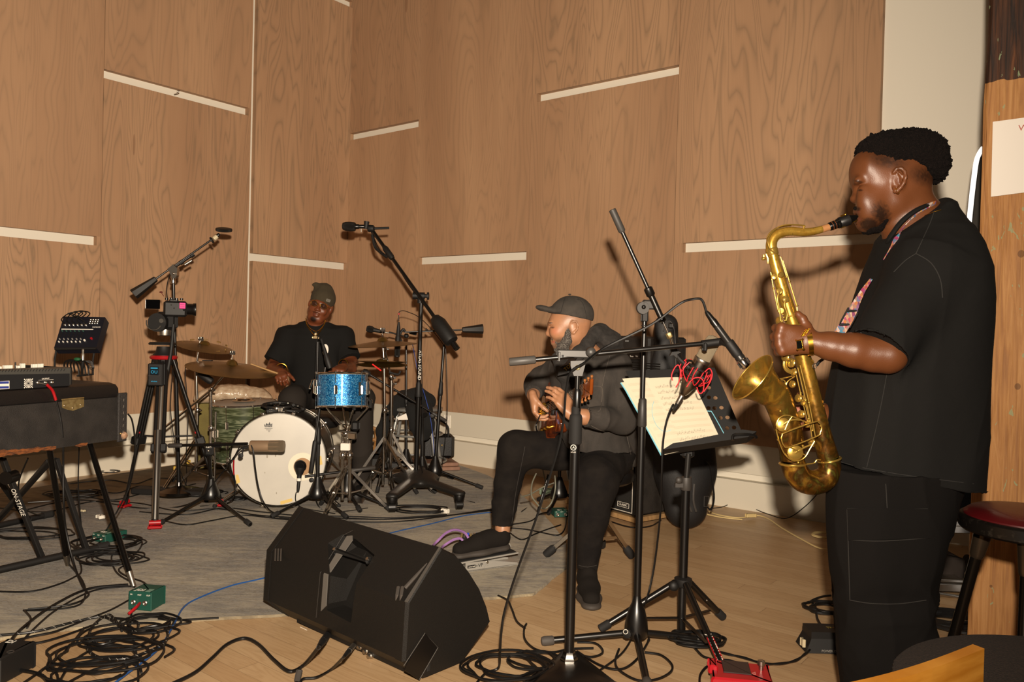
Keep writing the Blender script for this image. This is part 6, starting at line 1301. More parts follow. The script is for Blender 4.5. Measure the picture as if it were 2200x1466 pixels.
# thin objects between: guitar stand cone under the seat
c=G(1200,1092,.012); t=Thing('tripod_microphone_stand','small black tripod stand under the seated guitarist thighs','microphone stand',c)
tripod(t,c,[.24,.2,.22],(-1.9,.1,2.2),.13,.010,.014); mb=MB(); mb.cyl(c+V((0,0,.16)),c+V((0,.0,.62)),.0115,n=14); t.p('pole',mb,BLK)
a_,b_=at(1178,1020,c.y-.06),at(1154,1105,c.y-.12); mb=MB(); mb.cyl(a_,b_,.008); mb.cyl(b_,b_+(b_-a_)*.15,.012); t.p('boom_arm',mb,BLK)
GC=mat('cable_grey','#6a6a5c',.6)
for k,L in enumerate(([(1152,1018,4.3),(1143,1040,4.25),(1142,1065,4.2),(1152,1080,4.2),(1160,1090,4.2)],[(1192,1022,4.3),(1193,1050,4.3),(1185,1080,4.25),(1172,1093,4.25),(1163,1092,4.2)],[(1120,1068,4.4),(1140,1062,4.35),(1165,1048,4.3),(1190,1038,4.3)])):
    cable(['leftmost grey cable looping under the guitarist seat','right grey cable looping under the guitarist seat','grey cable crossing behind the small tripod under the seat'][k],L,.004,m=GC,group='grey cables under the seat')
c=G(1186,1085,.012); mb=MB(); mb.box(c+V((0,.25,.03)),(.12,.12,.05),x=(1,.4,0),bev=.01); one('pale_green_box','pale green ribbed box on the floor under the guitarist seat','box',mb,mat('pale_green','#6d7d68',.6,bump=.5,bscale=40))
# guitarist throne
q=at(1290,1020,3.98); zs=.50; t=Thing('guitar_throne','black padded throne with chrome double braced tripod under the guitarist','stool',V((q.x,3.98,.0)))
mb=MB(); mb.lathe([(.14,0),(.165,.015),(.17,.05),(.155,.08),(.05,.088)],V((q.x,3.98,zs-.09)),(0,0,1),32); t.p('seat',mb,mat('black_vinyl','#0e0d0d',.35))
mb=MB(); mb.cyl(V((q.x,3.98,.1)),V((q.x,3.98,zs-.08)),.014); t.p('post',mb,CHR)
for e in (G(1172,1193,.02),G(1358,1196,.02),V((q.x+.05,4.25,.02))):
    s=V((q.x,3.98,.28)); sd=(e-s).cross(V((0,0,1))).normalized(); mb=MB(); 
    for o in (-.010,.010): mb.box(s.lerp(e,.5)+sd*o,((e-s).length,.003,.018),x=e-s,z=sd.cross(e-s))
    mb.box((s.lerp(e,.5)+V((q.x,3.98,.1)))/2,((s.lerp(e,.5)-V((q.x,3.98,.1))).length,.004,.014),x=s.lerp(e,.5)-V((q.x,3.98,.1))); lg=t.p('leg',mb,CHR); d=(e-s).normalized(); mb=MB(); mb.lathe([(.012,-.07),(.02,-.055),(.022,-.03),(.02,0)],e,d,14); t.p('rubber_foot',mb,RUB,lg)
# ---------------------------------------------------------------- right side: red stool, chair, cart
zs=.665; Ys=2.22; ctr=at(2190,1130,Ys); ctr=V((ctr.x,Ys,zs)); 
ctr=V((at(2078,1125,Ys).x+.178,Ys,zs)); t=Thing('red_stool','dark red vinyl topped bar stool with scuffed black rim before the timber post','stool',V((ctr.x,ctr.y,0)))
mb=MB(); mb.lathe([(.168,-.01),(.166,.006),(.150,.018),(.10,.026),(.001,.029)],ctr,(0,0,1),56); t.p('cushion',mb,mat('oxblood','#4f0a0e',.42,coat=.15,bump=.03,bscale=20))
mb=MB(); mb.lathe([(.12,-.04),(.172,-.04),(.178,-.034),(.179,-.005),(.175,.0),(.166,.002)],ctr,(0,0,1),56); t.p('rim_band',mb,mat('rim_black','#1b1714',.35,.4,col2='#39332c',nscale=70,lo=.55,hi=.75))
for k in range(4):
    th=-2.2+k*math.pi/2; d=V((math.cos(th),math.sin(th),0)); s=ctr+d*.11+V((0,0,-.035)); e=V((ctr.x,ctr.y,0.0))+d*.24; mb=MB(); mb.cyl(s.lerp(e,.1),e,.0155,n=16); lg=t.p('leg',mb,mat('dark_chrome','#3a332c',.22,.9)); mb=MB(); mb.lathe([(.028,0),(.024,.03),(.020,.09),(.016,.10)],s,e-s,16); t.p('leg_socket',mb,mat('socket_bronze','#57493a',.3,.8),lg); mb=MB(); mb.sph(s+V((-.0,-.026,-.01)),.005,n=6); t.p('screw',mb,SIL,lg)
mb=MB(); mb.torus(V((ctr.x,ctr.y,.25)),(0,0,1),.20,.008,40,8); t.p('foot_ring',mb,MATS['dark_chrome'])
# chair in the near corner
t=Thing('chair','honey wood backed chair with dark brown fabric seat at the lower right corner','chair',V((1.0,1.45,0)))
s=SDF(.01); s.ell((1.13,1.50,.47),(.36,.345,.035),k=.01); s.cap((1.0,1.45,.455),(1.2,1.55,.455),.05,.05,k=.05); v,f=s.mesh(); FAB=mat('brown_fabric','#241b16',.95,bump=.9,bscale=260,col2='#372a22',nscale=220,stretch=(1,1,1)); t.raw('seat',v,f,FAB)
zt=.75; p1=onp(2115,1394,(0,0,zt),(0,0,1)); p0=onp(1820,1464,(0,0,zt),(0,0,1)); dx=(p1-p0).normalized(); pL=p0-dx*.18; nn=V((dx.y,-dx.x,0))
if nn.y>0: nn=-nn
Pb=[p1-nn*.0+dx*0,pL]; th_=.016
HW_=mat('honey_wood','#b0701f',.4,col2='#c98a34',nscale=9,stretch=(1,1,8),coat=.3)
C1=onp(2080,1400,(0,0,zt),(0,0,1))
rings=[]
for u in [i/14 for i in range(15)]:
    b=pL.lerp(p1,u); curve=nn*(.02*math.sin(math.pi*u)); rings.append([b+curve+V((0,0,0)),b+curve-nn*th_,b+curve-nn*th_+V((0,0,-.2)),b+curve+V((0,0,-.2))])
mb=MB(); mb.loft(rings); t.p('backrest',mb,HW_,smooth=False)
for b in (pL.lerp(p1,.15),pL.lerp(p1,.9)): mb=MB(); mb.tube([b+V((0,0,-.1))-nn*.02,V((b.x,b.y,.45))-nn*.03,V((b.x,b.y,.0))-nn*.01],.014,10); t.p('rear_leg',mb,HW_)
for q in ((1.38,1.72),(.95,1.78)): mb=MB(); mb.cyl(V((q[0],q[1],.45)),V((q[0],q[1],0)),.014,n=12); t.p('front_leg',mb,HW_)
# aluminium cart behind the saxophonist
Ya=3.6; t=Thing('utility_cart','aluminium railed cart loaded with dark cases behind the saxophonist legs','cart',V((at(2045,1300,Ya).x,Ya+.2,0)))
def rail(p,y0,h_,m=SIL,Y=Ya,dz=.3,x0=1985,x1=2092,nm='rail'):
    a_,b_=at(x0,y0,Y),at(x1,y0+5,Y); c_=a_.lerp(b_,.5)+V((0,dz/2,0)); mb=MB(); mb.box(c_,((b_-a_).length,dz,h_),x=(b_-a_),bev=.003); return t.p(nm,mb,m)
rail(t,1123,.022,dz=.03); rail(t,1136,.034,dz=.42,nm='shelf'); rail(t,1247,.014,SIL,dz=.03); rail(t,1262,.036,dz=.42,nm='shelf'); 
a_,b_=at(2000,1274,Ya-.02),at(2090,1288,Ya-.02); mb=MB(); mb.cyl(a_,b_,.009); t.p('rail_bar',mb,SIL); a_,b_=at(2003,1316,Ya-.03),at(2072,1284,Ya-.03); mb=MB(); mb.box(a_.lerp(b_,.5),((b_-a_).length,.01,.016),x=b_-a_); t.p('diagonal_brace',mb,SIL)
for x_ in (1990,2088): 
    a_=at(x_,1128,Ya+.35); mb=MB(); mb.cyl(a_,V((a_.x,a_.y,.06)),.012); t.p('upright',mb,SIL); mb=MB(); mb.cyl(V((a_.x-.015,a_.y,.05)),V((a_.x+.015,a_.y,.05)),.05,n=20); t.p('wheel',mb,RUB)
mb=MB(); a_=at(2048,1112,Ya+.15); mb.box(V((a_.x+.02,Ya+.22,a_.z+.055)),(.32,.3,.19),bev=.012); one('black_case','low black case on the top shelf of the aluminium cart','case',mb,BLM)
mb=MB(); a_=at(2048,1235,Ya+.2); mb.box(V((a_.x-.06,Ya+.25,a_.z+.03)),(.18,.2,.12),bev=.008); one('dark_box','dark box on the lower shelf of the aluminium cart','box',mb,mat('umber','#2a211b',.8))
for k in range(3): coil(['lowest','middle','topmost'][k]+' thick black cable coil beneath the aluminium cart',2052+4*k,1335+5*k,.10+.012*k,2,.009,seed=11+k,group='thick cable coils under the cart')
# power strip and black case left of the saxophonist legs
c=G(1778,1395,.0); t=Thing('power_conditioner','black mains box with cable at the saxophonist feet','power supply',c)
mb=MB(); mb.loft([[c+V((x_*.1,y_*.055,z)) for x_,y_ in ((-1,-1),(1,-1),(1,1),(-1,1))] if z<.05 else [c+V((x_*.085+.01,y_*.045+.01,z)) for x_,y_ in ((-1,-1),(1,-1),(1,1),(-1,1))] for z in (0.004,.05,.075)]); t.p('housing',mb,BLM,smooth=False)
mb=MB(); mb.box(c+V((-.1,-.02,.03)),(.012,.03,.03),bev=.002); t.p('cream_plug',mb,MATS['cream']); textpart(t,'lettering','TRIPP',c+V((.02,.01,.0765)),(1,.0,0),(0,1,0),.018,mat('gold_print','#8a7430',.6)); textpart(t,'side_lettering','POWER OUTLET',c+V((.0,-.057,.014)),(1,0,0),(0,0,1),.012,mat('dim_print','#8f8b84',.6))
coil('black cable coiled on the floor left of the saxophonist',1783,1312,.10,4,.005,seed=4,group=None)
cable('black cable bent out of the coil left of the saxophonist',[(1742,1292),(1752,1287),(1768,1282),(1785,1280)],.005); cable('black cable dropping from the bend to the mains box',[(1742,1293),(1752,1305),(1756,1330),(1768,1350),(1776,1360)],.005)
# pale flat flex on the floor
CRM=mat('cream_flex','#c9b27c',.55)
cable('cream flex lying by the baseboard right of the gig bag',[(1522,1100),(1550,1108),(1590,1113),(1625,1108),(1650,1115),(1680,1135),(1720,1158),(1760,1178),(1800,1184)],.0045,m=CRM)
cable('second cream flex running double into the extension socket',[(1520,1106),(1550,1112),(1595,1117)],.0045,m=CRM)
coil('cream flex looped once by the saxophonist trousers',1778,1154,.085,2,.0045,CRM,seed=2,group=None,sq=.8,var=.03)
q=G(1613,1113,.012); mb=MB(); mb.box(q+V((0,0,.015)),(.07,.03,.024),x=(1,.25,0),bev=.004); one('extension_socket','cream inline extension socket on the pale flex','socket',mb,CRM)
cable('thin black flex creeping along the baseboard to the right',[(1525,1093),(1550,1090),(1575,1083),(1610,1090),(1650,1105),(1690,1114),wallpt(1728,1090,True,.09),wallpt(1756,1062,True,.10)],.003)
# ---------------------------------------------------------------- cables on the floor
cable('long blue cable running from the bottom left under the monitor to the rolling base',[(230,1480),(270,1450),(340,1395),(372,1345),(395,1305),(430,1284),(500,1258),(582,1238),(700,1195),(790,1160),(850,1143),(930,1125),(1000,1108),(1085,1098)],.0036,m=mat('cable_blue2','#1f4b86',.5))
for lb,L in (('black cable from the bottom left rising to the chrome leg',[(-20,1480),(30,1400),(80,1345),(130,1305),(200,1270),(270,1261),(290,1262)]),
 ('second thick black cable alongside toward the chrome leg',[(20,1420),(22,1380),(60,1340),(120,1298),(190,1266),(275,1257)]),
 ('black cable crossing from the left edge to the first coils',[(-30,1395),(60,1370),(120,1357),(190,1330),(240,1310),(285,1285)]),
 ('thin black cable at the left edge of the rug near the x stand',[(-30,1270),(60,1272),(120,1258),(160,1240),(175,1225),(165,1180),(172,1120),(165,1050)]),
 ('black lead dropping behind the chrome leg to the green box',[(150,1215),(175,1245),(184,1275),(170,1300),(120,1310),(60,1312),(50,1312)]),
 ('black lead hooked at the left with a bent end',[(52,1312),(66,1330),(58,1350)]),
 ('black cable along the front of the rug toward the monitor',[(340,1330),(370,1333),(420,1331),(470,1328)]),
 ('twin black cable along the front of the rug toward the monitor',[(335,1322),(375,1330),(410,1337),(360,1345),(310,1352)]),
 ('vertical black cable leaving the coil at the bottom left',[(285,1300),(280,1350),(290,1390),(297,1440),(296,1480)]),
 ('black cable sweeping from bottom centre left up to the coil',[(120,1480),(150,1430),(190,1400),(240,1385),(280,1395),(290,1415),(250,1430),(200,1440),(140,1470)]),
 ('black cable from the coil out to the left corner',[(180,1350),(140,1400),(90,1440),(40,1475)]),
 ('black cable crossing the coils diagonally to the left edge',[(210,1340),(120,1372),(60,1385),(-30,1394)]),
 ('glossy black cable on bare boards at lower left',[(-30,1440),(40,1440),(90,1452),(110,1480)]),
 ('black cable under the silver tripod leg running right',[(0,1092),(100,1100),(200,1078),(300,1082),(380,1098),(470,1094),(560,1108),(700,1116)]),
 ('black cable on the rug just before the bass drum',[(300,1100),(400,1106),(480,1092),(560,1100),(640,1108),(740,1110),(850,1113),(960,1106)]),
 ('long thin black cable from the kit to the guitarist foot',[(600,1114),(720,1121),(840,1122),(940,1112),(1030,1098),(1090,1090)]),
 ('black cable round the low stand foot before the kit',[(355,1120),(400,1128),(450,1120),(520,1108),(580,1113),(640,1120)]),
 ('thin cable wandering behind the video tripod',[(150,1060),(200,1052),(250,1060),(300,1045),(360,1052),(420,1040)]),
 ('black cable behind the piano legs on the rug',[(60,1095),(120,1080),(180,1068),(240,1075),(300,1062),(330,1050)]),
 ('black cable looping up the wall side of the rug behind the piano',[(150,1040),(190,1035),(240,1032),(290,1040),(330,1028),(380,1030)]),
 ('black cable trailing out from the green rear box to the leg',[(258,1148),(290,1155),(305,1165),(300,1180),(285,1195),(275,1210),(255,1225),(275,1240),(305,1250),(320,1262)]),
 ('black cable from the rear box toward the chrome leg',[(215,1165),(200,1180),(210,1200),(250,1205),(280,1195),(262,1185),(240,1195),(250,1230),(290,1255)]),
 ('cable beneath the throne curving right of the rug edge',[(1095,1128),(1140,1120),(1160,1105),(1185,1100)]),
 ('black cable from the shoe curling behind the centre stand',[(1090,1135),(1130,1138),(1165,1145),(1200,1150),(1215,1130),(1216,1090)]),
 ('short black cable ending right of the throne foot',[(1095,1145),(1120,1160),(1145,1150),(1170,1140),(1205,1128)]),
 ('thin black lead leaving the rug between monitor and centre stand',[(1070,1280),(1090,1290),(1100,1310),(1110,1335),(1128,1350)]),
 ('black lead hooking back across the boards to the triangle base',[(1131,1341),(1126,1352),(1128,1375),(1150,1395),(1185,1402),(1225,1395),(1275,1393)]),
 ('black cable passing under the tripod leg in front',[(1240,1380),(1280,1383),(1295,1402),(1270,1412),(1235,1405)]),
 ('black cable from triangle base to the tripod hub',[(1240,1400),(1290,1430),(1335,1438),(1370,1415),(1395,1375)]),
 ('black cable looping round before the tripod leg',[(1330,1395),(1322,1420),(1330,1440),(1370,1462),(1410,1460),(1440,1445),(1443,1428),(1420,1408),(1385,1402)]),
 ('black cable bundle by the music stand foot',[(1392,1378),(1400,1362),(1420,1362),(1445,1368),(1470,1375),(1490,1390),(1510,1410),(1535,1418)]),
 ('black cable into the red pedal from the left',[(1535,1418),(1570,1420),(1595,1432),(1605,1445)]),
 ('black cable curling left of the red pedal',[(1545,1425),(1520,1432),(1505,1450),(1503,1470)]),
 ('black cable near amplifier base on the boards',[(1296,1115),(1340,1130),(1370,1134),(1400,1130),(1420,1118)]),
 ('thin black cable behind the second tripod leg',[(1440,1366),(1450,1355),(1480,1362),(1500,1372)])):
    cable(lb,L,.0042 if 'thick' not in lb and 'glossy' not in lb else .006)
def braid(label,L,r=.005,m2='#8a857c',seed=0):
    t=Thing('braided_cable',label,'cable',pts_(L)[0]); P=crom(pts_(L,.018),8); mb=MB(); mb.tube(P,r,8); b=t.p('sleeve',mb,CAB)
    mb=MB(); ln=0
    for i in range(0,len(P)-2,3):
        d=(P[i+1]-P[i]).normalized(); x,y,z=basis(d); mb.tube([P[i]+x*r*math.cos(a)+y*r*math.sin(a)+d*(.004*k) for k,a in enumerate((.3,1.1,1.9))],.0008,3)
    t.p('fleck_pattern',mb,mat('fleck',m2,.6),b)
braid('white flecked braided cable running from the left edge into the coil',[(-30,1367),(60,1360),(120,1347),(170,1334),(220,1326),(250,1340),(280,1360),(296,1350),(290,1335),(240,1328)])
braid('white flecked braided loops lying on boards below the green box',[(185,1375),(188,1395),(210,1412),(250,1417),(285,1412),(330,1395),(355,1380),(360,1360),(345,1345),(300,1352),(262,1372),(215,1385),(192,1370),(200,1345),(230,1322),(245,1330),(262,1355)])
cable('twisted pair flex from the mains box to the music stand foot',[(1765,1390),(1745,1392),(1732,1405),(1710,1418),(1680,1427),(1640,1425),(1600,1415),(1560,1404),(1540,1400)],.0035,name='twisted_flex')
cable('second strand of the twisted flex beside the music stand',[(1765,1391),(1746,1394),(1731,1403),(1711,1420),(1679,1425),(1641,1427),(1599,1413),(1561,1406),(1541,1398)],.0035,name='twisted_flex')
coil('wide coil of black cable on bare boards at the bottom left',230,1410,.17,4,.0042,seed=1,sq=.75,group=None)
coil('second coil spreading under the braided loops',262,1375,.14,3,.004,seed=5,sq=.8,group=None)
coil('low wide coil cut by the bottom edge at left',205,1450,.13,3,.004,seed=9,sq=.8,group=None)
coil('tight coil beneath the upright green direct box',318,1345,.09,4,.004,seed=3,sq=.9,group=None)
coil('tangled coil around the rear green direct box',235,1172,.14,6,.0038,seed=7,group=None,sq=.9)
coil('coil of black cable in the middle of the tangle by the chrome leg',240,1205,.13,4,.004,seed=12,group=None,sq=.7)
coil('coil spilling left of the triangle base on the boards',1090,1440,.13,5,.0042,seed=6,group=None,sq=.8)
coil('loop of cable left of the centre pole on the boards',1150,1425,.1,2,.0042,seed=8,group=None,sq=.8)
coil('black coil on the rug right behind the rolling base front',900,1098,.16,4,.0038,seed=10,group=None,sq=.6)
coil('thin coil on the rug behind the piano legs',160,1065,.16,5,.0034,seed=13,group=None,sq=.6)
coil('thin coil on the rug between tripod and low stand',420,1060,.17,4,.0034,seed=14,group=None,sq=.6)
coil('coil of black cable by the low stand left of the drum',505,1075,.06,4,.0034,seed=15,group=None,sq=.7)
coil('ball of twisted cable behind the red logo leg',1500,1382,.09,6,.004,seed=16,group=None,sq=.6)
coil('cable coil on the rug beneath the x stand',60,1150,.2,3,.004,seed=17,group=None,sq=.5)
coil('thin loop standing against the baseboard behind the piano',237,1015,.06,2,.003,seed=18,group=None,sq=.9,var=.02)
cable('black cable hanging down from the piano case corner to the rug',[(275,890,3.85),(284,905,3.9),(290,950,3.95),(288,1000,4.0),(278,1045,4.05),(262,1080,4.0),(240,1120,3.95),(225,1145)],.004)
cable('thin cable hanging behind the piano legs',[(170,960,3.9),(168,1040,3.95),(172,1100,3.95),(180,1180)],.0032)
cable('second cable hanging left behind the piano legs',[(60,985,3.7),(40,1040,3.8),(50,1090,3.9),(90,1110)],.0036)
# ---------------------------------------------------------------- people: shared helpers
from mathutils.bvhtree import BVHTree
def s_stack(s,lv,k=.02,op=1,nrm=2.2):
    """lv: [(centre V, rx, ry)] top to bottom, elliptical sections across world X / Y"""
    Z=np.array([l[0].z for l in lv])[::-1]; X=np.array([l[0].x for l in lv])[::-1]; Y=np.array([l[0].y for l in lv])[::-1]; A=np.array([l[1] for l in lv])[::-1]; Bq=np.array([l[2] for l in lv])[::-1]
    def fn(P):
        z=np.clip(P[...,2],Z[0],Z[-1]); cx=np.interp(z,Z,X); cy=np.interp(z,Z,Y); a=np.interp(z,Z,A); b=np.interp(z,Z,Bq)
        q=(np.abs((P[...,0]-cx)/a)**nrm+np.abs((P[...,1]-cy)/b)**nrm)**(1/nrm); d=(q-1)*np.minimum(a,b)
        return np.maximum(d,np.maximum(Z[0]-P[...,2],P[...,2]-Z[-1]))
    lo=np.array([(X-A).min(),(Y-Bq).min(),Z[0]]); hi=np.array([(X+A).max(),(Y+Bq).max(),Z[-1]])
    return s._a(fn,lo,hi,k,op)
def s_cone(s,a,b,ra,rb,k=.02,op=1,n=None,sq=1.):
    """cone with flat ends"""
    a=np.array(a,float); b=np.array(b,float); L=np.linalg.norm(b-a); u=(b-a)/L; nn=np.array(V(n).normalized()) if n is not None else None
    def fn(P):
        q=P-a; h=q@u; w=q-h[...,None]*u
        if nn is not None: w=w+(sq-1)*(w@nn)[...,None]*nn
        d=np.linalg.norm(w,axis=-1)-(ra+(rb-ra)*np.clip(h/L,0,1)); return np.maximum(d,np.maximum(-h,h-L))
    R=max(ra,rb)*max(1,1/sq); return s._a(fn,np.minimum(a,b)-R,np.maximum(a,b)+R,k,op)
def hand(s,W,f,n,side,curl=(.5,.6,.65,.7),sc=1.,k=.006,thumb=(.6,.65,.35),spread=.12,tb=.3):
    """palm and five bent fingers: W wrist, f towards the fingers, n the way they curl, side towards the thumb"""
    W=V(W); f=V(f).normalized(); n=V(n); n=(n-f*n.dot(f)).normalized(); side=V(side); side=(side-f*side.dot(f)-n*side.dot(n)).normalized()
    off=(.030,.010,-.011,-.030); ml=(.090,.094,.088,.080); fl=(.072,.080,.074,.058); fr=(.0092,.0095,.009,.008)
    kn=[]
    for i in range(4):
        B=W+side*(off[i]*.55*sc); K=W+f*(ml[i]*sc)+side*(off[i]*sc)-n*.004
        s.cap(B,K,.0155*sc,.0125*sc,k=.014); kn.append(K)
        a=curl[i]; d=(f*math.cos(a*.6)+n*math.sin(a*.6)+side*(off[i]*spread*10*.5)).normalized(); p=K
        for j,(ln,fac) in enumerate(((.45,.6),(.31,1.5),(.24,2.1))):
            ang=a*fac; d=(f*math.cos(ang)+n*math.sin(ang)+side*(off[i]*spread*6)).normalized(); q=p+d*(fl[i]*ln*sc*1.05)
            s.cap(p,q,fr[i]*sc*(1.08-.1*j),fr[i]*sc*(1.0-.1*j),k=.003 if j else k); p=q
    s.ell(W+f*.05*sc+n*.004,(.018*sc,.036*sc,.044*sc),ax=f,ref=n,k=.015)
    t=side*thumb[0]+f*thumb[1]+n*thumb[2]; t.normalize(); b=W+f*.018*sc+side*.022*sc; q=b+t*.042*sc; s.cap(b,q,.0165*sc,.0125*sc,k=.012)
    t2=(t+n*tb+f*.25).normalized(); r_=q+t2*.032*sc; s.cap(q,r_,.0115*sc,.0105*sc,k=.005); t3=(t2+n*tb+f*.2).normalized(); s.cap(r_,r_+t3*.026*sc,.0105*sc,.0085*sc,k=.004)
    return kn
def pxof(P):
    """pixel coordinates of points (for colouring patches while the script runs)"""
    q=np.asarray(P)-np.array([0,0,H]); r=q@np.array(RT); u=q@np.array(UP); w_=q@np.array(FWD); return np.stack([1100+F*r/w_,733-F*u/w_],1)
def bvh_of(v,f): return BVHTree.FromPolygons([tuple(p) for p in v],f)
def drape(b,x,y,o=.003):
    r=ray(x,y).normalized(); h=b.ray_cast(CAM,r)
    return (h[0]-r*o) if h[0] is not None else None
def dtube(b,L,r,o=.001,n=6,sm=4):
    P=[drape(b,x,y,o) for x,y in crom2(L,sm)]; P=[p for p in P if p is not None]; mb=MB()
    if len(P)>1: mb.tube(P,r,n)
    return mb
def crom2(L,sm): return [(p.x,p.y) for p in crom([V((x,y,0)) for x,y in L],sm)]
def drect(b,c4,nu,nv,o=.004,th=.002):
    """thin curved patch lying on a surface"""
    A=[]; 
    for j in range(nv+1):
        for i in range(nu+1):
            u,v_=i/nu,j/nv; x=(c4[0][0]*(1-u)+c4[1][0]*u)*(1-v_)+(c4[3][0]*(1-u)+c4[2][0]*u)*v_; y=(c4[0][1]*(1-u)+c4[1][1]*u)*(1-v_)+(c4[3][1]*(1-u)+c4[2][1]*u)*v_
            p=drape(b,x,y,o); A.append(p if p is not None else A[-1])
    mb=MB(); mb.grid(A,nu+1,nv+1); mb.grid([p+(p-CAM).normalized()*th for p in A],nu+1,nv+1); return mb
def skincol(P,base,var=.08,seed=0):
    n=wnoise(P,30,seed,2); c=np.array(lin(base)[:3]); C_=np.ones((len(P),4)); C_[:,:3]=c*(1+var*n)[:,None]; return C_
def paint(C_,w_,col):
    c=np.array(lin(col)[:3]); C_[:,:3]=C_[:,:3]*(1-w_)[:,None]+c*w_[:,None]
def blob(px,cx,cy,rx,ry,soft=.35,ang=0):
    dx=px[:,0]-cx; dy=px[:,1]-cy; ca,sa=math.cos(ang),math.sin(ang); u=(dx*ca+dy*sa)/rx; v_=(-dx*sa+dy*ca)/ry; r_=np.sqrt(u*u+v_*v_); return np.clip((1-r_)/soft,0,1)
SKIN=attrmat('skin',.42,bump=.06,bscale=350,spec=.45)
# ---------------------------------------------------------------- the saxophonist
YX=2.35
def S(x,y,d=0.): return at(x,y,YX+d)
t=Thing('person','person standing in profile in an oversized black T-shirt and black cargo trousers, playing a saxophone','person',V((S(1930,1000).x,YX,0)))
b=SDF(.0034)
b.ell(S(1922,366),(.108,.076,.094),k=.0); b.ell(S(1886,405),(.066,.066,.080),k=.04)
b.cap(S(1920,435,-.03),S(1866,474,-.012),.040,.028,k=.03); b.cap(S(1920,435,.03),S(1866,474,.012),.040,.028,k=.03)
b.ell(S(1861,478),(.024,.028,.022),k=.02); b.ell(S(1862,452),(.030,.034,.03),k=.02)
b.ell(S(1852,362),(.022,.055,.04),k=.04); b.cap(S(1843,389,-.038),S(1843,389,.038),.011,k=.02)
b.ell(S(1850,406,-.036),(.018,.017,.012),k=.014,op=-1); b.ell(S(1850,406,.036),(.018,.017,.012),k=.014,op=-1)
b.ell(S(1856,407,-.034),(.015,.015,.0125),k=.006); b.ell(S(1856,407,.034),(.015,.015,.0125),k=.006)
b.cap(S(1844,400),S(1839,424),.0085,.0115,k=.014); b.ell(S(1837,428),(.014,.014,.011),k=.010); b.ell(S(1847,432,-.012),(.011,.008,.0085),k=.006); b.ell(S(1847,432,.012),(.011,.008,.0085),k=.006)
b.ell(S(1868,430,-.042),(.034,.024,.03),k=.03); b.ell(S(1868,430,.042),(.034,.024,.03),k=.03); b.ell(S(1872,455,-.036),(.030,.022,.026),k=.03)
b.ell(S(1845,453),(.012,.024,.009),k=.010); b.ell(S(1847,471),(.011,.022,.010),k=.010); b.cap(S(1840,463,-.02),S(1840,463,.02),.004,k=.004,op=-1)
# ear
earp=[(1920,371),(1926,363),(1936,361),(1944,369),(1946,381),(1942,393),(1935,403),(1928,410),(1923,411),(1920,403)]
b.ell(S(1931,387,-.074),(.018,.009,.030),k=.010)
dd_=[-.080,-.084,-.087,-.091,-.094,-.093,-.088,-.084,-.081,-.078]
b.chain([S(x,y,d) for (x,y),d in zip(earp,dd_)],[.004,.0045,.005,.005,.005,.005,.0055,.0065,.006,.004],k=.004)
b.chain([S(1930,371,-.086),S(1937,378,-.088),S(1935,391,-.086),S(1929,399,-.084)],[.003,.0035,.0035,.003],k=.004)
b.ell(S(1929,390,-.088),(.009,.008,.013),k=.004,op=-1)
b.cap(S(1948,415),S(1980,500),.060,.074,k=.04); b.cap(S(1915,460),S(1945,520),.030,.04,k=.04)
# trunk and legs under the clothes
b.chain([S(1985,520),S(1975,700),S(1930,950)],[.10,.12,.10],k=.05); b.cap(S(1985,560,-.13),S(1985,560,.13),.06,k=.05)
fz_=lambda x,z,d: V((at(x,1400,YX).x,YX+d,z))
for sd in (-.06,.06): b.chain([S(1915,1000,sd),fz_(1915,.5,sd),fz_(1925,.09,sd)],[.08,.06,.045],k=.04)
# near (left) arm
YN=-.20
b.chain([S(1985,590,-.13),S(1936,685,-.18),S(1908,763,YN-.01)],[.055,.048,.046],k=.03)
b.chain([S(1908,763,YN-.01),S(1875,760,YN),S(1835,753,YN+.005),S(1785,744,YN+.02),S(1744,736,YN+.03)],[.046,.0475,.046,.038,.0305],k=.02)
# left hand round the horn
HY=YN+.035
W_=S(1742,736,HY)
K=[(1679,704),(1674,722),(1675,740),(1681,755)]; TI=[(1666,705),(1662,724),(1666,742),(1671,757)]
for i in range(4):
    kq=S(*K[i],HY-.008); b.cap(S(1738,727+6*i,HY),kq,.018,.0135,k=.014)
    p1=S(*TI[i],HY+.020); b.cap(kq,p1,.0125,.011,k=.006); p2=S(TI[i][0]+5,TI[i][1]+1,HY+.052); b.cap(p1,p2,.011,.0095,k=.004); p3=S(TI[i][0]+24,TI[i][1]+2,HY+.060); b.cap(p2,p3,.0095,.0085,k=.004)
b.ell(S(1708,728,HY),(.042,.016,.037),k=.015)
b.cap(S(1738,722,HY+.005),S(1733,703,HY+.01),.018,.0145,k=.014); b.cap(S(1733,703,HY+.01),S(1724,686,HY+.012),.0135,.0125,k=.006); b.cap(S(1724,686,HY+.012),S(1714,675,HY+.016),.0120,.0095,k=.005)
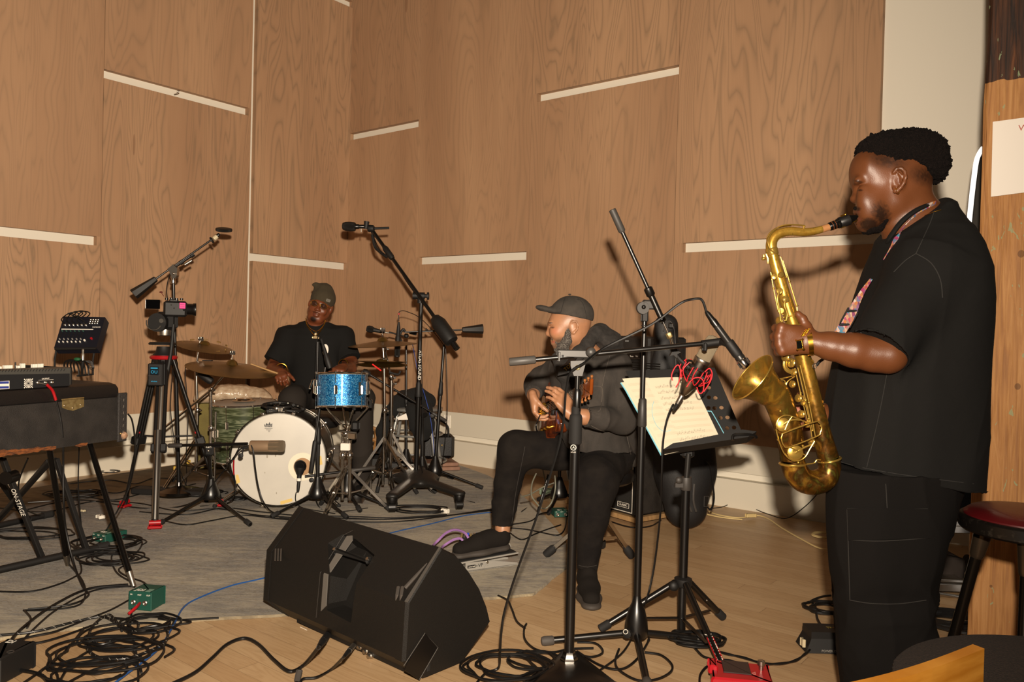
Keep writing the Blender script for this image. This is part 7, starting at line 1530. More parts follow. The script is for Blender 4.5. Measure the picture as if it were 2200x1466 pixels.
# far (right) arm and hand below
b.chain([S(1985,590,.17),S(1940,760,.24),S(1880,850,.2),S(1795,885,.09),S(1765,893,.03)],[.058,.05,.046,.036,.030],k=.03)
hand(b,S(1768,893,.035),(-1,-.08,-.12),(-.1,-1,.0),(0,.0,1),curl=(.30,.35,.35,.4),k=.005)
def dsp(P): return wnoise(P,60,2,2)*.0004
v,f=b.mesh(disp=dsp); BV=bvh_of(v,f)
px=pxof(v); C_=skincol(v,'#63391f',.07)
hd=(v[:,2]>S(1900,520).z)&(px[:,1]<515)
paint(C_,blob(px,1905,395,60,40,.8)*hd*.25,'#8a5233')
n1=wnoise(v,320,8,2); fade=np.maximum(blob(px,1905,344,58,24,.95,.2),blob(px,1985,378,40,26,.95,.3))*hd; paint(C_,np.clip(fade*1.1+n1*.5*fade,0,1)*.8,'#1c110c')
bd=np.maximum.reduce([blob(px,1868,483,26,18,.5),blob(px,1893,462,24,34,.8,-.25),blob(px,1842,449,10,6,.6)])*hd; paint(C_,np.clip(bd*1.2+np.clip(n1*.45,-.5,.3)*(bd>0),0,1)*.88,'#17100c')
paint(C_,blob(px,1843,390,14,4,.6,.2)*hd*.8,'#1a0f0a'); paint(C_,blob(px,1848,409,8,2.6,.6)*hd*.9,'#120a08')
paint(C_,np.maximum(blob(px,1842,456,7,4,.6),blob(px,1845,472,7,5,.6))*hd*.6,'#6d3a30')
paint(C_,blob(px,1931,390,6,11,.8)*hd*.5,'#5a2a18')
kn_=sum(blob(px,x,y,6,5,.9) for x,y in K); paint(C_,np.clip(kn_,0,1)*.35*(px[:,0]<1700),'#8f5236')
pink=blob(px,1714,892,11,40,.4)*(v[:,1]>S(1700,900,-.02).y); paint(C_,pink*.7,'#b4705a')
body=t.raw('body',v,f,SKIN,cols=C_)
# hair
h=SDF(.0034)
h.ell(S(1930,336),(.100,.086,.078),k=0); h.ell(S(1975,338),(.080,.084,.078),k=.03); h.ell(S(1882,323),(.050,.070,.040),k=.03); h.ell(S(1992,365),(.048,.068,.052),k=.03); h.ell(S(1862,320),(.020,.045,.020),k=.02)
hp0,hp1=S(1840,338),S(2006,397); hn=V(((hp1.z-hp0.z),0,-(hp1.x-hp0.x))).normalized()
h.half((hp0+hp1)/2+V((0,0,.004)),hn,k=.012)
h.ell(S(1928,374),(.060,.2,.022),k=.015,op=-1)
def hdisp(P): return np.abs(wnoise(P,95,4,3))*.011+np.abs(wnoise(P,240,5,2))*.008-.006
hv,hf=h.mesh(disp=hdisp); t.raw('hair',hv,hf,mat('afro','#0c0807',.95,bump=1.,bscale=420,col2='#1d1512',nscale=300,spec=.15))
g_=SDF(.0028); g_.chain([S(1854,488),S(1866,493),S(1884,490),S(1899,476,-.03)],[.010,.014,.014,.009],k=.01,n=(0,1,0),sq=.45); g_.cap(S(1838,448,-.012),S(1838,448,.012),.0055,k=.003)
gv,gf=g_.mesh(disp=lambda P:wnoise(P,380,7,2)*.0028); t.raw('beard',gv,gf,MATS['afro'])
# clothing
s=SDF(.0055)
L=[(452,1990,2022,.07),(470,1955,2046,.12),(495,1925,2062,.17),(530,1900,2076,.205),(580,1880,2088,.235),(640,1856,2095,.235),(700,1838,2098,.225),(780,1800,2099,.215),(860,1780,2100,.21),(950,1764,2100,.205),(1060,1757,2100,.205)]
s_stack(s,[(S((a+c)/2,y),(c-a)/2*pm(YX),d) for y,a,c,d in L],k=.0,nrm=2.3)
sh,he=S(1992,575,-.13),S(1886,754,-.215); s.ell(S(1990,575,-.13),(.085,.09,.085),k=.05); s_cone(s,sh,he,.088,.086,k=.05); he2=S(1950,740,.235); s_cone(s,S(1992,575,.13),he2,.085,.085,k=.04)
hp0,hp1=S(1757,985),S(2100,1054); hn=V(((hp1.z-hp0.z),0,-(hp1.x-hp0.x))).normalized(); s.half((hp0+hp1)/2,hn,k=.004)
s.ell(S(1970,492),(.125,.118,.085),ax=(-.6,0,.8),ref=(.8,0,.6),k=.04); s.half(S(1958,471),(-.6,0,.8),k=.006,rad=.17)
ua=(he-sh).normalized(); s_cone(s,he-ua*.010,he+ua*.02,.074,.076,k=.004,op=-1)
def tdisp(P):
    q=pxof(P); dr=np.clip((q[:,1]-620)/300,0,1); return folds(P,(.25,.1,1),9,3)*.014*(.35+dr)+folds(P,(.8,0,-.6),13,9)*.006*blob(q,1950,800,110,130,1.)+wnoise(P,70,6,2)*.0005
sv,sf=s.mesh(disp=tdisp); SB=bvh_of(sv,sf)
SHM=mat('black_cotton','#151413',.9,sheen=.0,bump=.12,bscale=600,spec=.2)
sh_=t.raw('shirt',sv,sf,SHM)
rib=MB(); P=[S(x+3,y+5,d) for x,y,d in [(1903,515,-.04),(1912,500,-.07),(1935,470,-.090),(1965,447,-.090),(1995,434,-.06),(2008,432,0),(1995,434,.06),(1965,447,.085),(1930,475,.08),(1903,515,.03)]]; rib.tube(P,.0085,8,sm=5,closed=True,flat=.7); t.p('neckband',rib,SHM)
for L,r_ in (([(2008,452),(1998,480),(1982,515),(1968,545)],.0012),([(1968,545),(1945,560),(1920,585)],.0012),([(1968,545),(2000,565),(2020,600),(2025,640)],.0014),([(1762,975),(1830,1000),(1950,1022),(2092,1040)],.0012),([(1840,706),(1870,735),(1900,768),(1928,785)],.0012),([(1906,800),(1895,860),(1880,930),(1862,1005)],.001)):
    t.p('seam',dtube(SB,L,r_,.0),mat('seam_thread','#262422',.9),sh_)
p_=SDF(.006)
L=[(1000,1782,2075,.17),(1060,1784,2045,.165),(1120,1784,2034,.15)]
s_stack(p_,[(S((a+c)/2,y,0),(c-a)/2*pm(YX),d) for y,a,c,d in L],k=0)
def leg(dy,sh_x):
    L=[(1010,1788,2050),(1090,1784,2036),(1160,1784,2024),(1230,1786,2012),(1290,1790,2005),(1330,1794,2004),(1400,1800,2011),(1466,1812,2014),(1540,1830,2012)]
    lv=[(S((a+c)/2+sh_x,y,dy),(c-a)/2*pm(YX),.115) for y,a,c in L]; lv[-1][0].z=.035; s_stack(p_,lv,k=.03)
leg(-.095,0); leg(.1,-4)
def pdisp(P):
    q=pxof(P); kz=np.exp(-((q[:,1]-1300)/55)**2); return folds(P,(1,0,.25),17,21,.3)*.026*kz+folds(P,(.2,0,1),11,22)*.012+folds(P,(.7,0,.7),22,24)*.005*np.clip((q[:,1]-1180)/150,0,1)+.003
pv,pf=p_.mesh(disp=pdisp); PB=bvh_of(pv,pf)
TRM=mat('black_ripstop','#131110',.9,bump=.1,bscale=500,spec=.12)
tr=t.raw('cargo_trousers',pv,pf,TRM)
t.p('pocket_flap',drect(PB,[(1820,1093),(1993,1094),(1999,1157),(1822,1162)],14,6,.006,.003),TRM,tr)
for L in ([(1820,1095),(1822,1160),(1826,1290)],[(1822,1161),(1900,1163),(1998,1156)],[(1820,1093),(1900,1096),(1993,1094)],[(1826,1290),(1870,1297),(1930,1298),(1990,1290)],[(1903,1040),(1906,1092)]): t.p('trouser_seam',dtube(PB,L,.0013,.003),mat('trouser_seam','#262320',.9),tr)
for dy in (-.1,.1):
    z=SDF(.006); c=V((S(1925,1400,dy).x,YX+dy,0)); z.ell(c+V((-.06,0,.045)),(.15,.05,.05),k=0); z.ell(c+V((.05,0,.06)),(.06,.045,.06),k=.03); z.half((c.x,c.y,.002),(0,0,-1),k=.003); zv,zf=z.mesh(); t.raw('shoe',zv,zf,mat('black_leather2','#12100f',.5))
# jewellery, watch
for x,y in ((1923,409),(1929,413)): mb=MB(); mb.torus(S(x,y,-.084),(1,.4,0),.0055,.0012,18,6); t.p('gold_earring',mb,GLD)
t.p('gold_chain',dtube(SB,[(1972,470),(1990,462),(2008,455),(2022,451)],.0013,.002),GLD)
WR=S(1727,737,HY-.002); ua=(S(1790,745,YN+.02)-S(1728,736,HY)).normalized()
mb=MB(); x,y_,z_=basis(ua); 
wt=Thing('wristwatch','gold square digital style watch with dark face on the raised wrist','watch',S(1728,740,HY))
c=S(1733,727,HY+.0)
def wring(u): return [(.0365,u-.007),(.0390,u-.007),(.0390,u+.007),(.0365,u+.007)]
mb.lathe(wring(0),S(1738,737,HY+.002),ua+V((0,0,.3)),36,sc=(.93,.93),cap=False); br=wt.p('bracelet',mb,GLD)
for k in range(5):
    for j in range(3):
        q=drape(BV,1722+3.1*j+2.5*k,722-3.4*k-.6*j,.004)
        if q is not None: mb=MB(); mb.box(q,(.0042,.003,.0032),x=(1,0,.9),bev=.0006); wt.p('link',mb,GLD,br)
q=drape(BV,1719,741,.005) or S(1719,741,HY-.03); fn_=(CAM-q).normalized()+V((-.35,0,0)); 
mb=MB(); mb.box(q,(.024,.034,.010),x=V((1,0,.12)),z=fn_,bev=.003); cs=wt.p('case',mb,GLD); mb=MB(); mb.box(q+fn_.normalized()*.0052,(.015,.022,.002),x=V((1,0,.12)),z=fn_,bev=.0005); wt.p('dark_face',mb,mat('watch_face','#0b0c0a',.12),cs)
def ribbon(P,w_,th,side):
    mb=MB(); rings=[]
    for i,p in enumerate(P):
        d=(P[min(i+1,len(P)-1)]-P[max(i-1,0)]).normalized(); sd=V(side); sd=(sd-d*sd.dot(d)).normalized(); n_=d.cross(sd); ww=w_[i] if isinstance(w_,list) else w_; rings.append([p+sd*ww+n_*th,p-sd*ww+n_*th,p-sd*ww-n_*th,p+sd*ww-n_*th])
    mb.loft(rings); return mb
# strap
STR=bpy.data.materials.new('woven_strap'); STR.use_nodes=True; nt,N_,L_,B_=nodes(STR)
vo=N_.new('ShaderNodeTexVoronoi'); vo.inputs['Scale'].default_value=150; L_.new(mapv(nt,(1,1,.55),rot=(0,.6,0)),vo.inputs['Vector'])
r_=ramp(nt,vo.outputs['Color'],[(.0,'#2b2a44'),(.25,'#8e2f5a'),(.4,'#2f6f8a'),(.55,'#a8642c'),(.68,'#b5aa9c'),(.8,'#9c3049'),(1.,'#a08a3c')]); [setattr(n,'interpolation','CONSTANT') for n in []]
L_.new(r_,B_.inputs['Base Color']); B_.inputs['Roughness'].default_value=.75
st=Thing('saxophone_strap','colourful woven neck strap running from the collar down to the horn','strap',S(1790,735,-.05))
def dr2(x,y,o):
    A=[q for q in (drape(SB,x,y,o),drape(BV,x,y,o)) if q is not None]; return min(A,key=lambda q:(q-CAM).length) if A else S(x,y,-.08)
P=[dr2(x,y,.006) for x,y in crom2([(2010,436),(1992,443),(1972,455),(1953,474),(1935,497),(1917,528),(1900,556)],4)]
st.p('neck_band',ribbon(P,.0062,.0012,(-.6,0,-.8)),STR,smooth=False)
P=[S(1872,600,-.06),S(1856,622,-.07),S(1843,645,-.075),S(1832,668,-.08),S(1820,690,-.08),S(1806,712,-.08),S(1792,738,-.08),S(1780,762,-.08)]
st.p('webbing',ribbon(P,[.004,.006,.009,.012,.014,.014,.013,.009],.0012,(1,-.2,.5)),STR,smooth=False)
q=S(1824,683,-.083); dn_=(P[4]-P[3]).normalized(); mb=MB(); fr=[]
for sgn in (-1,1): mb.box(q+dn_*sgn*.022,(.034,.006,.007),x=dn_.cross(V((0,1,0))),bev=.0015); mb.box(q+dn_.cross(V((0,1,0)))*sgn*.015,(.004,.006,.05),x=dn_.cross(V((0,1,0))),z=dn_,bev=.001)
st.p('buckle',mb,BLM)
mb=MB(); mb.tube([S(1779,764,-.08),S(1768,772,-.06),S(1760,778,-.05),S(1754,786,-.045)],.0045,8,sm=4); st.p('hook',mb,BLM)
# ---------------------------------------------------------------- the saxophone
BRASS=bpy.data.materials.new('old_brass'); BRASS.use_nodes=True; nt,N_,L_,B_=nodes(BRASS)
a=noise(nt,mapv(nt,(1,1,.6)),22,6,1.5); bb=noise(nt,mapv(nt,(1,1,1)),70,4,.5); sx=N_.new('ShaderNodeSeparateXYZ'); tc=N_.new('ShaderNodeTexCoord'); L_.new(tc.outputs['Object'],sx.inputs[0])
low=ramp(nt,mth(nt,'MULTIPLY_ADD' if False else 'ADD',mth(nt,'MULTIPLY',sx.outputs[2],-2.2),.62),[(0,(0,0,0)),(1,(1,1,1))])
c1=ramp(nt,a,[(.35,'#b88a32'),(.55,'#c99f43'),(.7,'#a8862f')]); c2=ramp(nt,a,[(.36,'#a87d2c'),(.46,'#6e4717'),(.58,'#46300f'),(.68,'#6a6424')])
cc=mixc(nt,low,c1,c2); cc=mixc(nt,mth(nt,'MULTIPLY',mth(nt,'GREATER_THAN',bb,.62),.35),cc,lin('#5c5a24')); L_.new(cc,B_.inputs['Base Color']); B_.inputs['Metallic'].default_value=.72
L_.new(ramp(nt,bb,[(.3,(.22,.22,.22)),(.7,(.42,.42,.42))]),B_.inputs['Roughness'])
KEY=mat('key_brass','#c7a24e',.25,.8)
YS_=-.12
def X_(x,y,d=0.): return S(x,y,YS_+d)
t=Thing('saxophone','well worn lacquer brass tenor saxophone held by the standing person','saxophone',X_(1700,800)); t.props
pu=(YX+YS_)/F
bp_=[(1660,543,13.5),(1665,566,14.5),(1675,600,15.5),(1688,645,17),(1702,690,18.5),(1717,740,20),(1730,788,21.5),(1744,845,22.5),(1757,900,24),(1770,950,26),(1780,985,28)]
bow=[(1782,1003,29),(1778,1021,30.5),(1764,1033,32),(1744,1037,32.5),(1724,1031,32.5),(1710,1014,32),(1702,990,31)]
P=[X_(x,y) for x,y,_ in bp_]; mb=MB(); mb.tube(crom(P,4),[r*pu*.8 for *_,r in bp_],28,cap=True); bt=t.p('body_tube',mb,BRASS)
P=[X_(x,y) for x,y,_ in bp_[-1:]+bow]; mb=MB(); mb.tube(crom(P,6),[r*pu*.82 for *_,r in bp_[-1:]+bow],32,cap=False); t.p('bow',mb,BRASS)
C=X_(1616,811,-.02); n_=V((-.80,-.09,.59)).normalized()
low_=[X_(1702,990),X_(1701,970),X_(1697,940,-.002),X_(1688,905,-.005),X_(1676,872,-.01)]
fl=[(.085,.0415),(.06,.0455),(.04,.051),(.024,.058),(.012,.066),(.004,.073),(0,.0765)]
Pb=low_+[C-n_*d for d,_ in fl]; Rb=[.0335,.034,.036,.0375,.039]+[r for _,r in fl]
def ringsof(Pb,Rb,n=48):
    P=[];R=[]
    xs=crom(Pb,5); rr=crom([V((r,0,0)) for r in Rb],5); mb=MB(); mb.tube(xs,1.0,n,cap=False); out=[]
    for i in range(len(xs)):
        out.append([xs[i]+(V(mb.v[i*n+k])-xs[i])*rr[i].x for k in range(n)])
    return out,xs
o_,xs=ringsof(Pb,Rb); mb=MB(); mb.loft(o_,cap=False)
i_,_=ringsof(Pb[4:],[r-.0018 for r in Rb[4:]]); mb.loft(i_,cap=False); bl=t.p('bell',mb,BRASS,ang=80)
mb=MB(); mb.torus(C,n_,.0765,.0022,64,8); t.p('bell_rim',mb,KEY,bl)
mb=MB(); d=(X_(1701,970)-X_(1702,990)); mb.torus(X_(1703,997),d+V((.0,0,.02)),.0345,.0035,40,8); t.p('bow_ring',mb,KEY)
mb=MB(); mb.torus(X_(1782,988),(X_(1782,1003)-X_(1770,950)),.0305,.003,40,8); t.p('bow_ring',mb,KEY)
nk=[(1660,545,12),(1657,532,11.5),(1658,519,11),(1664,508,10.5),(1678,500,10),(1700,497,9.5),(1726,499,9),(1748,497,8.3),(1766,492.5,7.6)]
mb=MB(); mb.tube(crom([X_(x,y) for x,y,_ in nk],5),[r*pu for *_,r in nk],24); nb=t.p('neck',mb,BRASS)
mb=MB(); mb.tube([X_(1765,493),X_(1782,487.5)],.0098,20); t.p('cork',mb,mat('cork','#9c6a3e',.85))
mb=MB(); mb.lathe([(.016,0),(.0172,.004),(.0172,.016),(.0155,.02)],X_(1660,548),X_(1657,532)-X_(1663,560),24); t.p('neck_collar',mb,KEY)
mb=MB(); mb.tube([X_(1646,556),X_(1641,557),X_(1641,548)],.004,8); mb.sph(X_(1640,556,-.005),.0055,n=6); mb.tube([X_(1646,546,-.01),X_(1650,556,-.012),X_(1650,566,-.01)],.0035,8); t.p('neck_screw',mb,KEY)
mp=X_(1781,488); me_=X_(1843,464.5); d=(me_-mp); L=d.length
mtp=Thing('mouthpiece','black ebonite mouthpiece with gold banded ligature at the lips','mouthpiece',mp)
mb=MB(); mb.lathe([(.0105,0),(.0118,.002),(.0122,L*.28),(.0142,L*.3),(.0142,L*.66),(.012,L*.75),(.0075,L*.92),(.003,L)],mp,d,28,sc=(1,1)); mtp.p('mouthpiece_body',mb,mat('ebonite','#0b0a0a',.2))
mb=MB(); mb.lathe([(.0152,L*.36),(.0158,L*.37),(.0158,L*.68),(.0150,L*.69)],mp,d,28); lg=mtp.p('ligature',mb,mat('ligature_black','#151313',.4))
xx,yy,zz=basis(d); 
for u in (.1,.2): mb=MB(); mb.torus(mp+d*u,d,.0122,.0007,28,5); mtp.p('amber_band',mb,mat('amber_band','#7a3f1c',.4))
mb=MB(); mb.cyl(mp+d*.42+V((-.003,-.004,.0165)),mp+d*.56+V((-.002,-.004,.0165)),.0028,n=8); mb.sph(mp+d*.5+V((0,-.012,.018)),.0035,n=6); mtp.p('ligature_screw',mb,GLD,lg)
for a_,c_ in ((.34,.5),(.74,.92)): mb=MB(); mb.cyl(mp+d*a_+V((.003,-.009,-.0145 if a_<.5 else -.011)),mp+d*c_+V((.003,-.009,-.0145 if a_<.5 else -.0095)),.0013,n=6); mtp.p('gold_edge',mb,GLD,lg)
# octave mechanism
mb=MB(); mb.tube([X_(1728,488,-.01),X_(1727,485,-.01),X_(1700,483,-.011),X_(1678,486,-.012),X_(1662,496,-.014),X_(1652,510,-.016),X_(1650,523,-.018),X_(1656,537,-.018),X_(1668,547,-.012),X_(1673,549,-.006)],.0022,8,sm=5,flat=1.5); mb.cyl(X_(1727,485,-.01),X_(1727,491,-.008),.003,n=8); t.p('octave_key',mb,KEY)
mb=MB(); mb.tube([X_(1700,484,.006),X_(1672,489,.008),X_(1655,500,.01),X_(1648,513,.01),X_(1649,523,.0)],.0022,8,sm=5); t.p('octave_loop',mb,KEY)
mb=MB(); mb.tube([X_(1668,532),X_(1669,520),X_(1676,512),X_(1690,506),X_(1707,504)],.0018,6,sm=4); t.p('neck_brace',mb,KEY,nb)
# rods and keys
def rod(pts,r=.0019,nm='key_rod',d=-.022):
    mb=MB(); mb.tube([X_(x,y,d) for x,y in pts],r,8,sm=0 if len(pts)<3 else 4); o=t.p(nm,mb,KEY)
    return o
for L in ([(1682,560),(1696,605),(1712,657)],[(1677,552),(1690,595)],[(1656,585),(1662,620),(1672,668)],[(1712,657),(1714,680)],[(1708,792),(1720,845),(1735,905)],[(1714,790),(1731,860),(1746,925)],[(1719,785),(1738,865),(1752,940)],[(1725,850),(1738,900),(1747,958)]):
    o=rod(L); 
    for x,y in L[1:]: mb=MB(); mb.sph(X_(x,y,-.022),.0035,n=6); mb.cyl(X_(x,y,-.022),X_(x+2,y,-.005),.002); t.p('key_post',mb,KEY,o)
def cup(x,y,r,d=-.024,ax=(-.25,-1,.15),arm=None,nm='key_cup'):
    c=X_(x,y,d); a=V(ax).normalized(); mb=MB(); mb.lathe([(r*.96,0),(r,-.001),(r,.003),(r*.8,.005),(r*.3,.0055),(.0005,.0058)],c,a,26,cap=False); o=t.p(nm,mb,KEY)
    if arm: mb=MB(); mb.tube([c+a*.006]+[X_(x_,y_,d-.008) for x_,y_ in arm],[.0035,.0028,.0022],8,sm=5,flat=.6); t.p('key_arm',mb,KEY,o)
for c_ in ((1663,595,.0085),(1677,591,.0080,-.024,(.2,-1,.1)),(1675,626,.0095,-.026,(-.3,-1,.2),[(1671,642),(1675,665),(1678,690)]),(1688,643,.010,-.026,(-.1,-1,.2),[(1686,656),(1692,675),(1689,690)]),(1678,668,.009,-.024,(-.3,-1,0)),(1675,690,.012,-.02,(-.9,-.5,0))): cup(*c_)
for x,y in ((1682,676),(1684,682),(1686,689),(1695,681),(1699,679),(1712,672),(1709,679)): mb=MB(); mb.sph(X_(x,y,-.026),.0028,n=6); t.p('key_post',mb,KEY)
for (x,y,r) in ((1700,780,.013),(1706,800,.010),(1703,826,.010),(1716,856,.011),(1727,866,.0085),(1722,890,.011),(1735,912,.010),(1744,950,.011),(1688,768,.012)): cup(x,y,r,-.022,(-.85,-.6,.1))
mb=MB(); mb.tube([X_(1688,768,-.02),X_(1686,785,-.02),X_(1692,796,-.02),X_(1706,801,-.02)],.006,8,sm=4,flat=.4); t.p('side_key_touch',mb,KEY)
cup(1682,913,.019,-.042,(-.15,-1,.1),[(1700,903),(1722,903)]); cup(1708,973,.021,-.042,(-.1,-1,.05),[(1728,962),(1747,955)])
def q3(L): return [(1560+x/4.19,740+y/4.19) for x,y in L]
def guard(L,closed=False,d=-.052,r=.0019,nm='key_guard'):
    P=[X_(x,y,d) for x,y in q3(L)]; mb=MB(); mb.tube(crom(P,6,closed),r,8,closed=closed); return t.p(nm,mb,KEY)
guard([(458,760),(455,715),(480,665),(540,640),(610,655),(690,690),(740,710)]); guard([(500,860),(505,820),(535,795),(790,702),(840,710),(860,745),(850,790),(815,830),(570,925),(520,910)],True,-.056)
guard([(450,765),(475,870),(525,985),(595,1045),(665,1045),(715,1010),(750,950),(795,875)]); guard([(530,770),(560,700),(595,650)]); guard([(560,780),(640,750),(720,720)],d=-.05); guard([(600,960),(690,935),(780,895)],d=-.05); guard([(570,925),(640,960),(715,1000)],d=-.05)
for q in ((488,600),(468,858),(690,915),(850,735),(850,800),(650,1065)): x,y=q3([q])[0]; mb=MB(); mb.sph(X_(x,y,-.046),.0035,n=6); t.p('guard_foot',mb,KEY)
guard([(447,285),(480,310),(540,300),(620,280)],d=-.01,nm='bell_brace'); guard([(480,320),(520,325),(535,355),(520,388)],d=-.01,nm='bell_brace'); guard([(620,290),(560,330),(540,370),(548,430),(570,495)],d=-.01,nm='bell_brace'); 
guard([(860,1045),(820,1040),(790,1070),(720,1080)],d=-.01,nm='bow_brace')
mb=MB(); mb.torus(X_(1750,787,-.03),(0.4,-1,0),.0065,.0014,20,6); t.p('strap_ring',mb,SIL)
for x,y in ((1765,868),(1767,878)): mb=MB(); mb.box(X_(x,y,-.01),(.006,.012,.02),bev=.001); t.p('thumb_hook',mb,KEY)
mb=MB(); mb.tube([X_(1741,770),X_(1748,778,-.02),X_(1744,783)],.002,6,sm=3); t.p('post_wire',mb,KEY)
# ---------------------------------------------------------------- the guitarist
YG=3.72
def Q_(x,y,d=0.): return at(x,y,YG+d)
t=Thing('person','seated person in washed black cap, black denim jacket and jeans playing a guitar, eyes down','person',V((Q_(1290,1000,.2).x,YG+.2,0)))
b=SDF(.0042)
b.ell(Q_(1226,690),(.096,.074,.083),k=0); b.ell(Q_(1205,706),(.055,.062,.065),k=.03)
b.cap(Q_(1232,722,-.03),Q_(1203,745,-.012),.036,.026,k=.03); b.cap(Q_(1232,722,.03),Q_(1203,745,.012),.036,.026,k=.03)
b.cap(Q_(1182,695,-.034),Q_(1182,695,.034),.010,k=.015); b.ell(Q_(1186,703,-.033),(.014,.015,.010),k=.012,op=-1); b.ell(Q_(1189,704,-.030),(.013,.014,.011),k=.005)
b.cap(Q_(1183,700),Q_(1179,715),.009,.013,k=.012); b.ell(Q_(1179,718),(.015,.014,.012),k=.008)
b.ell(Q_(1197,716,-.036),(.03,.022,.026),k=.025); b.ell(Q_(1193,733),(.020,.024,.020),k=.02); b.cap(Q_(1186,733,-.02),Q_(1186,732,.02),.003,k=.004,op=-1); b.ell(Q_(1190,738),(.012,.022,.009),k=.008)
b.ell(Q_(1231,704,-.070),(.018,.008,.026),k=.008); b.chain([Q_(x,y,d) for x,y,d in [(1226,697,-.074),(1230,691,-.078),(1238,691,-.082),(1242,699,-.084),(1240,708,-.081),(1233,716,-.076),(1228,716,-.073)]],[.004,.0045,.0045,.0045,.0045,.0055,.004],k=.003)
b.cap(Q_(1240,722,.01),Q_(1262,775,.05),.052,.062,k=.03)
b.chain([Q_(1265,790,.05),Q_(1275,870,.1),Q_(1300,960,.2)],[.10,.12,.12],k=.05)
ak=V((Q_(1072,1135,.2).x,YG+.2,0))
# legs inside the jeans, bare left ankle shows
b.chain([Q_(1300,965,.22),Q_(1104,965,.17),Q_(1090,1040,.20),Q_(1083,1095,.195),Q_(1080,1135,.18),Q_(1079,1160,.165)],[.075,.048,.042,.036,.033,.034],k=.03); b.chain([Q_(1315,985,.2),Q_(1275,1020,-.15),Q_(1262,1230,-.2)],[.075,.055,.035],k=.03)
# arms
b.chain([Q_(1320,780,.0),Q_(1338,905,-.10),Q_(1290,900,-.22)],[.05,.043,.038],k=.03)
b.chain([Q_(1290,900,-.22),Q_(1255,896,-.25),Q_(1226,888,-.26)],[.038,.033,.028],k=.02)
hand(b,Q_(1232,890,-.26),(-.55,.1,.62),(-.5,.75,-.2),(.45,.45,.6),curl=(.55,.45,.4,.45),k=.005,sc=1.0,thumb=(.5,.8,.3))
b.chain([Q_(1205,780,.25),Q_(1150,826,.30),Q_(1146,850,.2)],[.05,.042,.033],k=.03)
hand(b,Q_(1144,846,.17),(.18,-.12,-1),(1.,.0,-.25),(.35,-1,.1),curl=(.95,.85,.8,.75),k=.005,thumb=(.35,.85,.5))
v,f=b.mesh(disp=lambda P:wnoise(P,50,3,2)*.0005)
px=pxof(v); C_=skincol(v,'#a87858',.06,3); hd=(v[:,2]>Q_(1200,775).z)
paint(C_,np.clip(blob(px,1192,712,14,12,.8)*hd,0,1)*.35,'#c4684e'); n1=wnoise(v,300,8,2)
paint(C_,np.clip(blob(px,1236,684,34,16,.5)*hd,0,1)*.45,'#8a6d5a')
paint(C_,np.clip(np.maximum.reduce([blob(px,1208,742,24,20,.4),blob(px,1221,722,9,26,.5)])*hd+n1*.1,0,1)*.8,'#4a4039')
paint(C_,blob(px,1182,694,7,2.6,.5)*hd*.9,'#2b1d15'); paint(C_,blob(px,1187,704,6,1.8,.5)*hd*.8,'#2a1a14'); paint(C_,blob(px,1189,735,6,3,.5)*hd*.7,'#9a4a40')
t.raw('body',v,f,SKIN,cols=C_)
g_=SDF(.0038); g_.chain([Q_(1222,700,-.064),Q_(1220,716,-.062),Q_(1218,732,-.052),Q_(1210,746,-.034),Q_(1200,750,-.010)],[.006,.013,.023,.026,.022],k=.015); g_.chain([Q_(1222,722,.050),Q_(1214,742,.036),Q_(1204,751,.012)],[.018,.022,.02],k=.015); g_.cap(Q_(1188,728,-.022),Q_(1186,727,.01),.006,k=.006); g_.cap(Q_(1188,728,-.022),Q_(1198,738,-.03),.006,.008,k=.006)
gv,gf=g_.mesh(disp=lambda P:np.abs(wnoise(P,260,7,2))*.003-.001); t.raw('beard',gv,gf,mat('grey_beard','#453f3a',.95,col2='#8d867d',nscale=160,bump=.8,bscale=300,lo=.45,hi=.7))
# cap
c=SDF(.0042); c.ell(Q_(1229,676),(.103,.083,.088),k=0); ct=V((.16,0,1)); c.half(Q_(1229,681),(-.20,0,-1),k=.006); c.ell(Q_(1228,690),(.093,.074,.082),k=.004,op=-1)
c.chain([Q_(1192,668,-.04),Q_(1172,664,-.02),Q_(1163,662,0),Q_(1172,664,.03),Q_(1192,668,.045)],[.008,.007,.006,.007,.008],k=.01)
for u in (.2,.5,.8): c.cap(Q_(1200,670,-.05+.1*u),Q_(1164,662,-.025+.05*u),.016,.012,k=.02,n=(.15,0,1),sq=2.6)
v,f=c.mesh(disp=lambda P:wnoise(P,40,3,2)*.0015); CAPB=bvh_of(v,f); CAPM=mat('washed_black','#2f2b27',.9,col2='#403a34',nscale=16,bump=.25,bscale=500); cp_=t.raw('cap',v,f,CAPM)
for L in ([(1217,633),(1211,650),(1205,672)],[(1232,634),(1252,652),(1262,690)],[(1159,666),(1180,671),(1205,671)]): t.p('cap_seam',dtube(CAPB,L,.0014,.0),MATS['stitch'] if False else mat('seam_dark','#1d1a17',.9),cp_)
mb=MB(); mb.sph(Q_(1224,633),.007,(1,1,.6),6); t.p('cap_button',mb,CAPM,cp_)
for x,y in ((1242,645),(1213,646)): mb=MB(); q=drape(CAPB,x,y,.0); mb.torus(q or Q_(x,y,-.08),CAM-(q or Q_(x,y)),.004,.0015,10,5); t.p('eyelet',mb,MATS['seam_dark'],cp_)
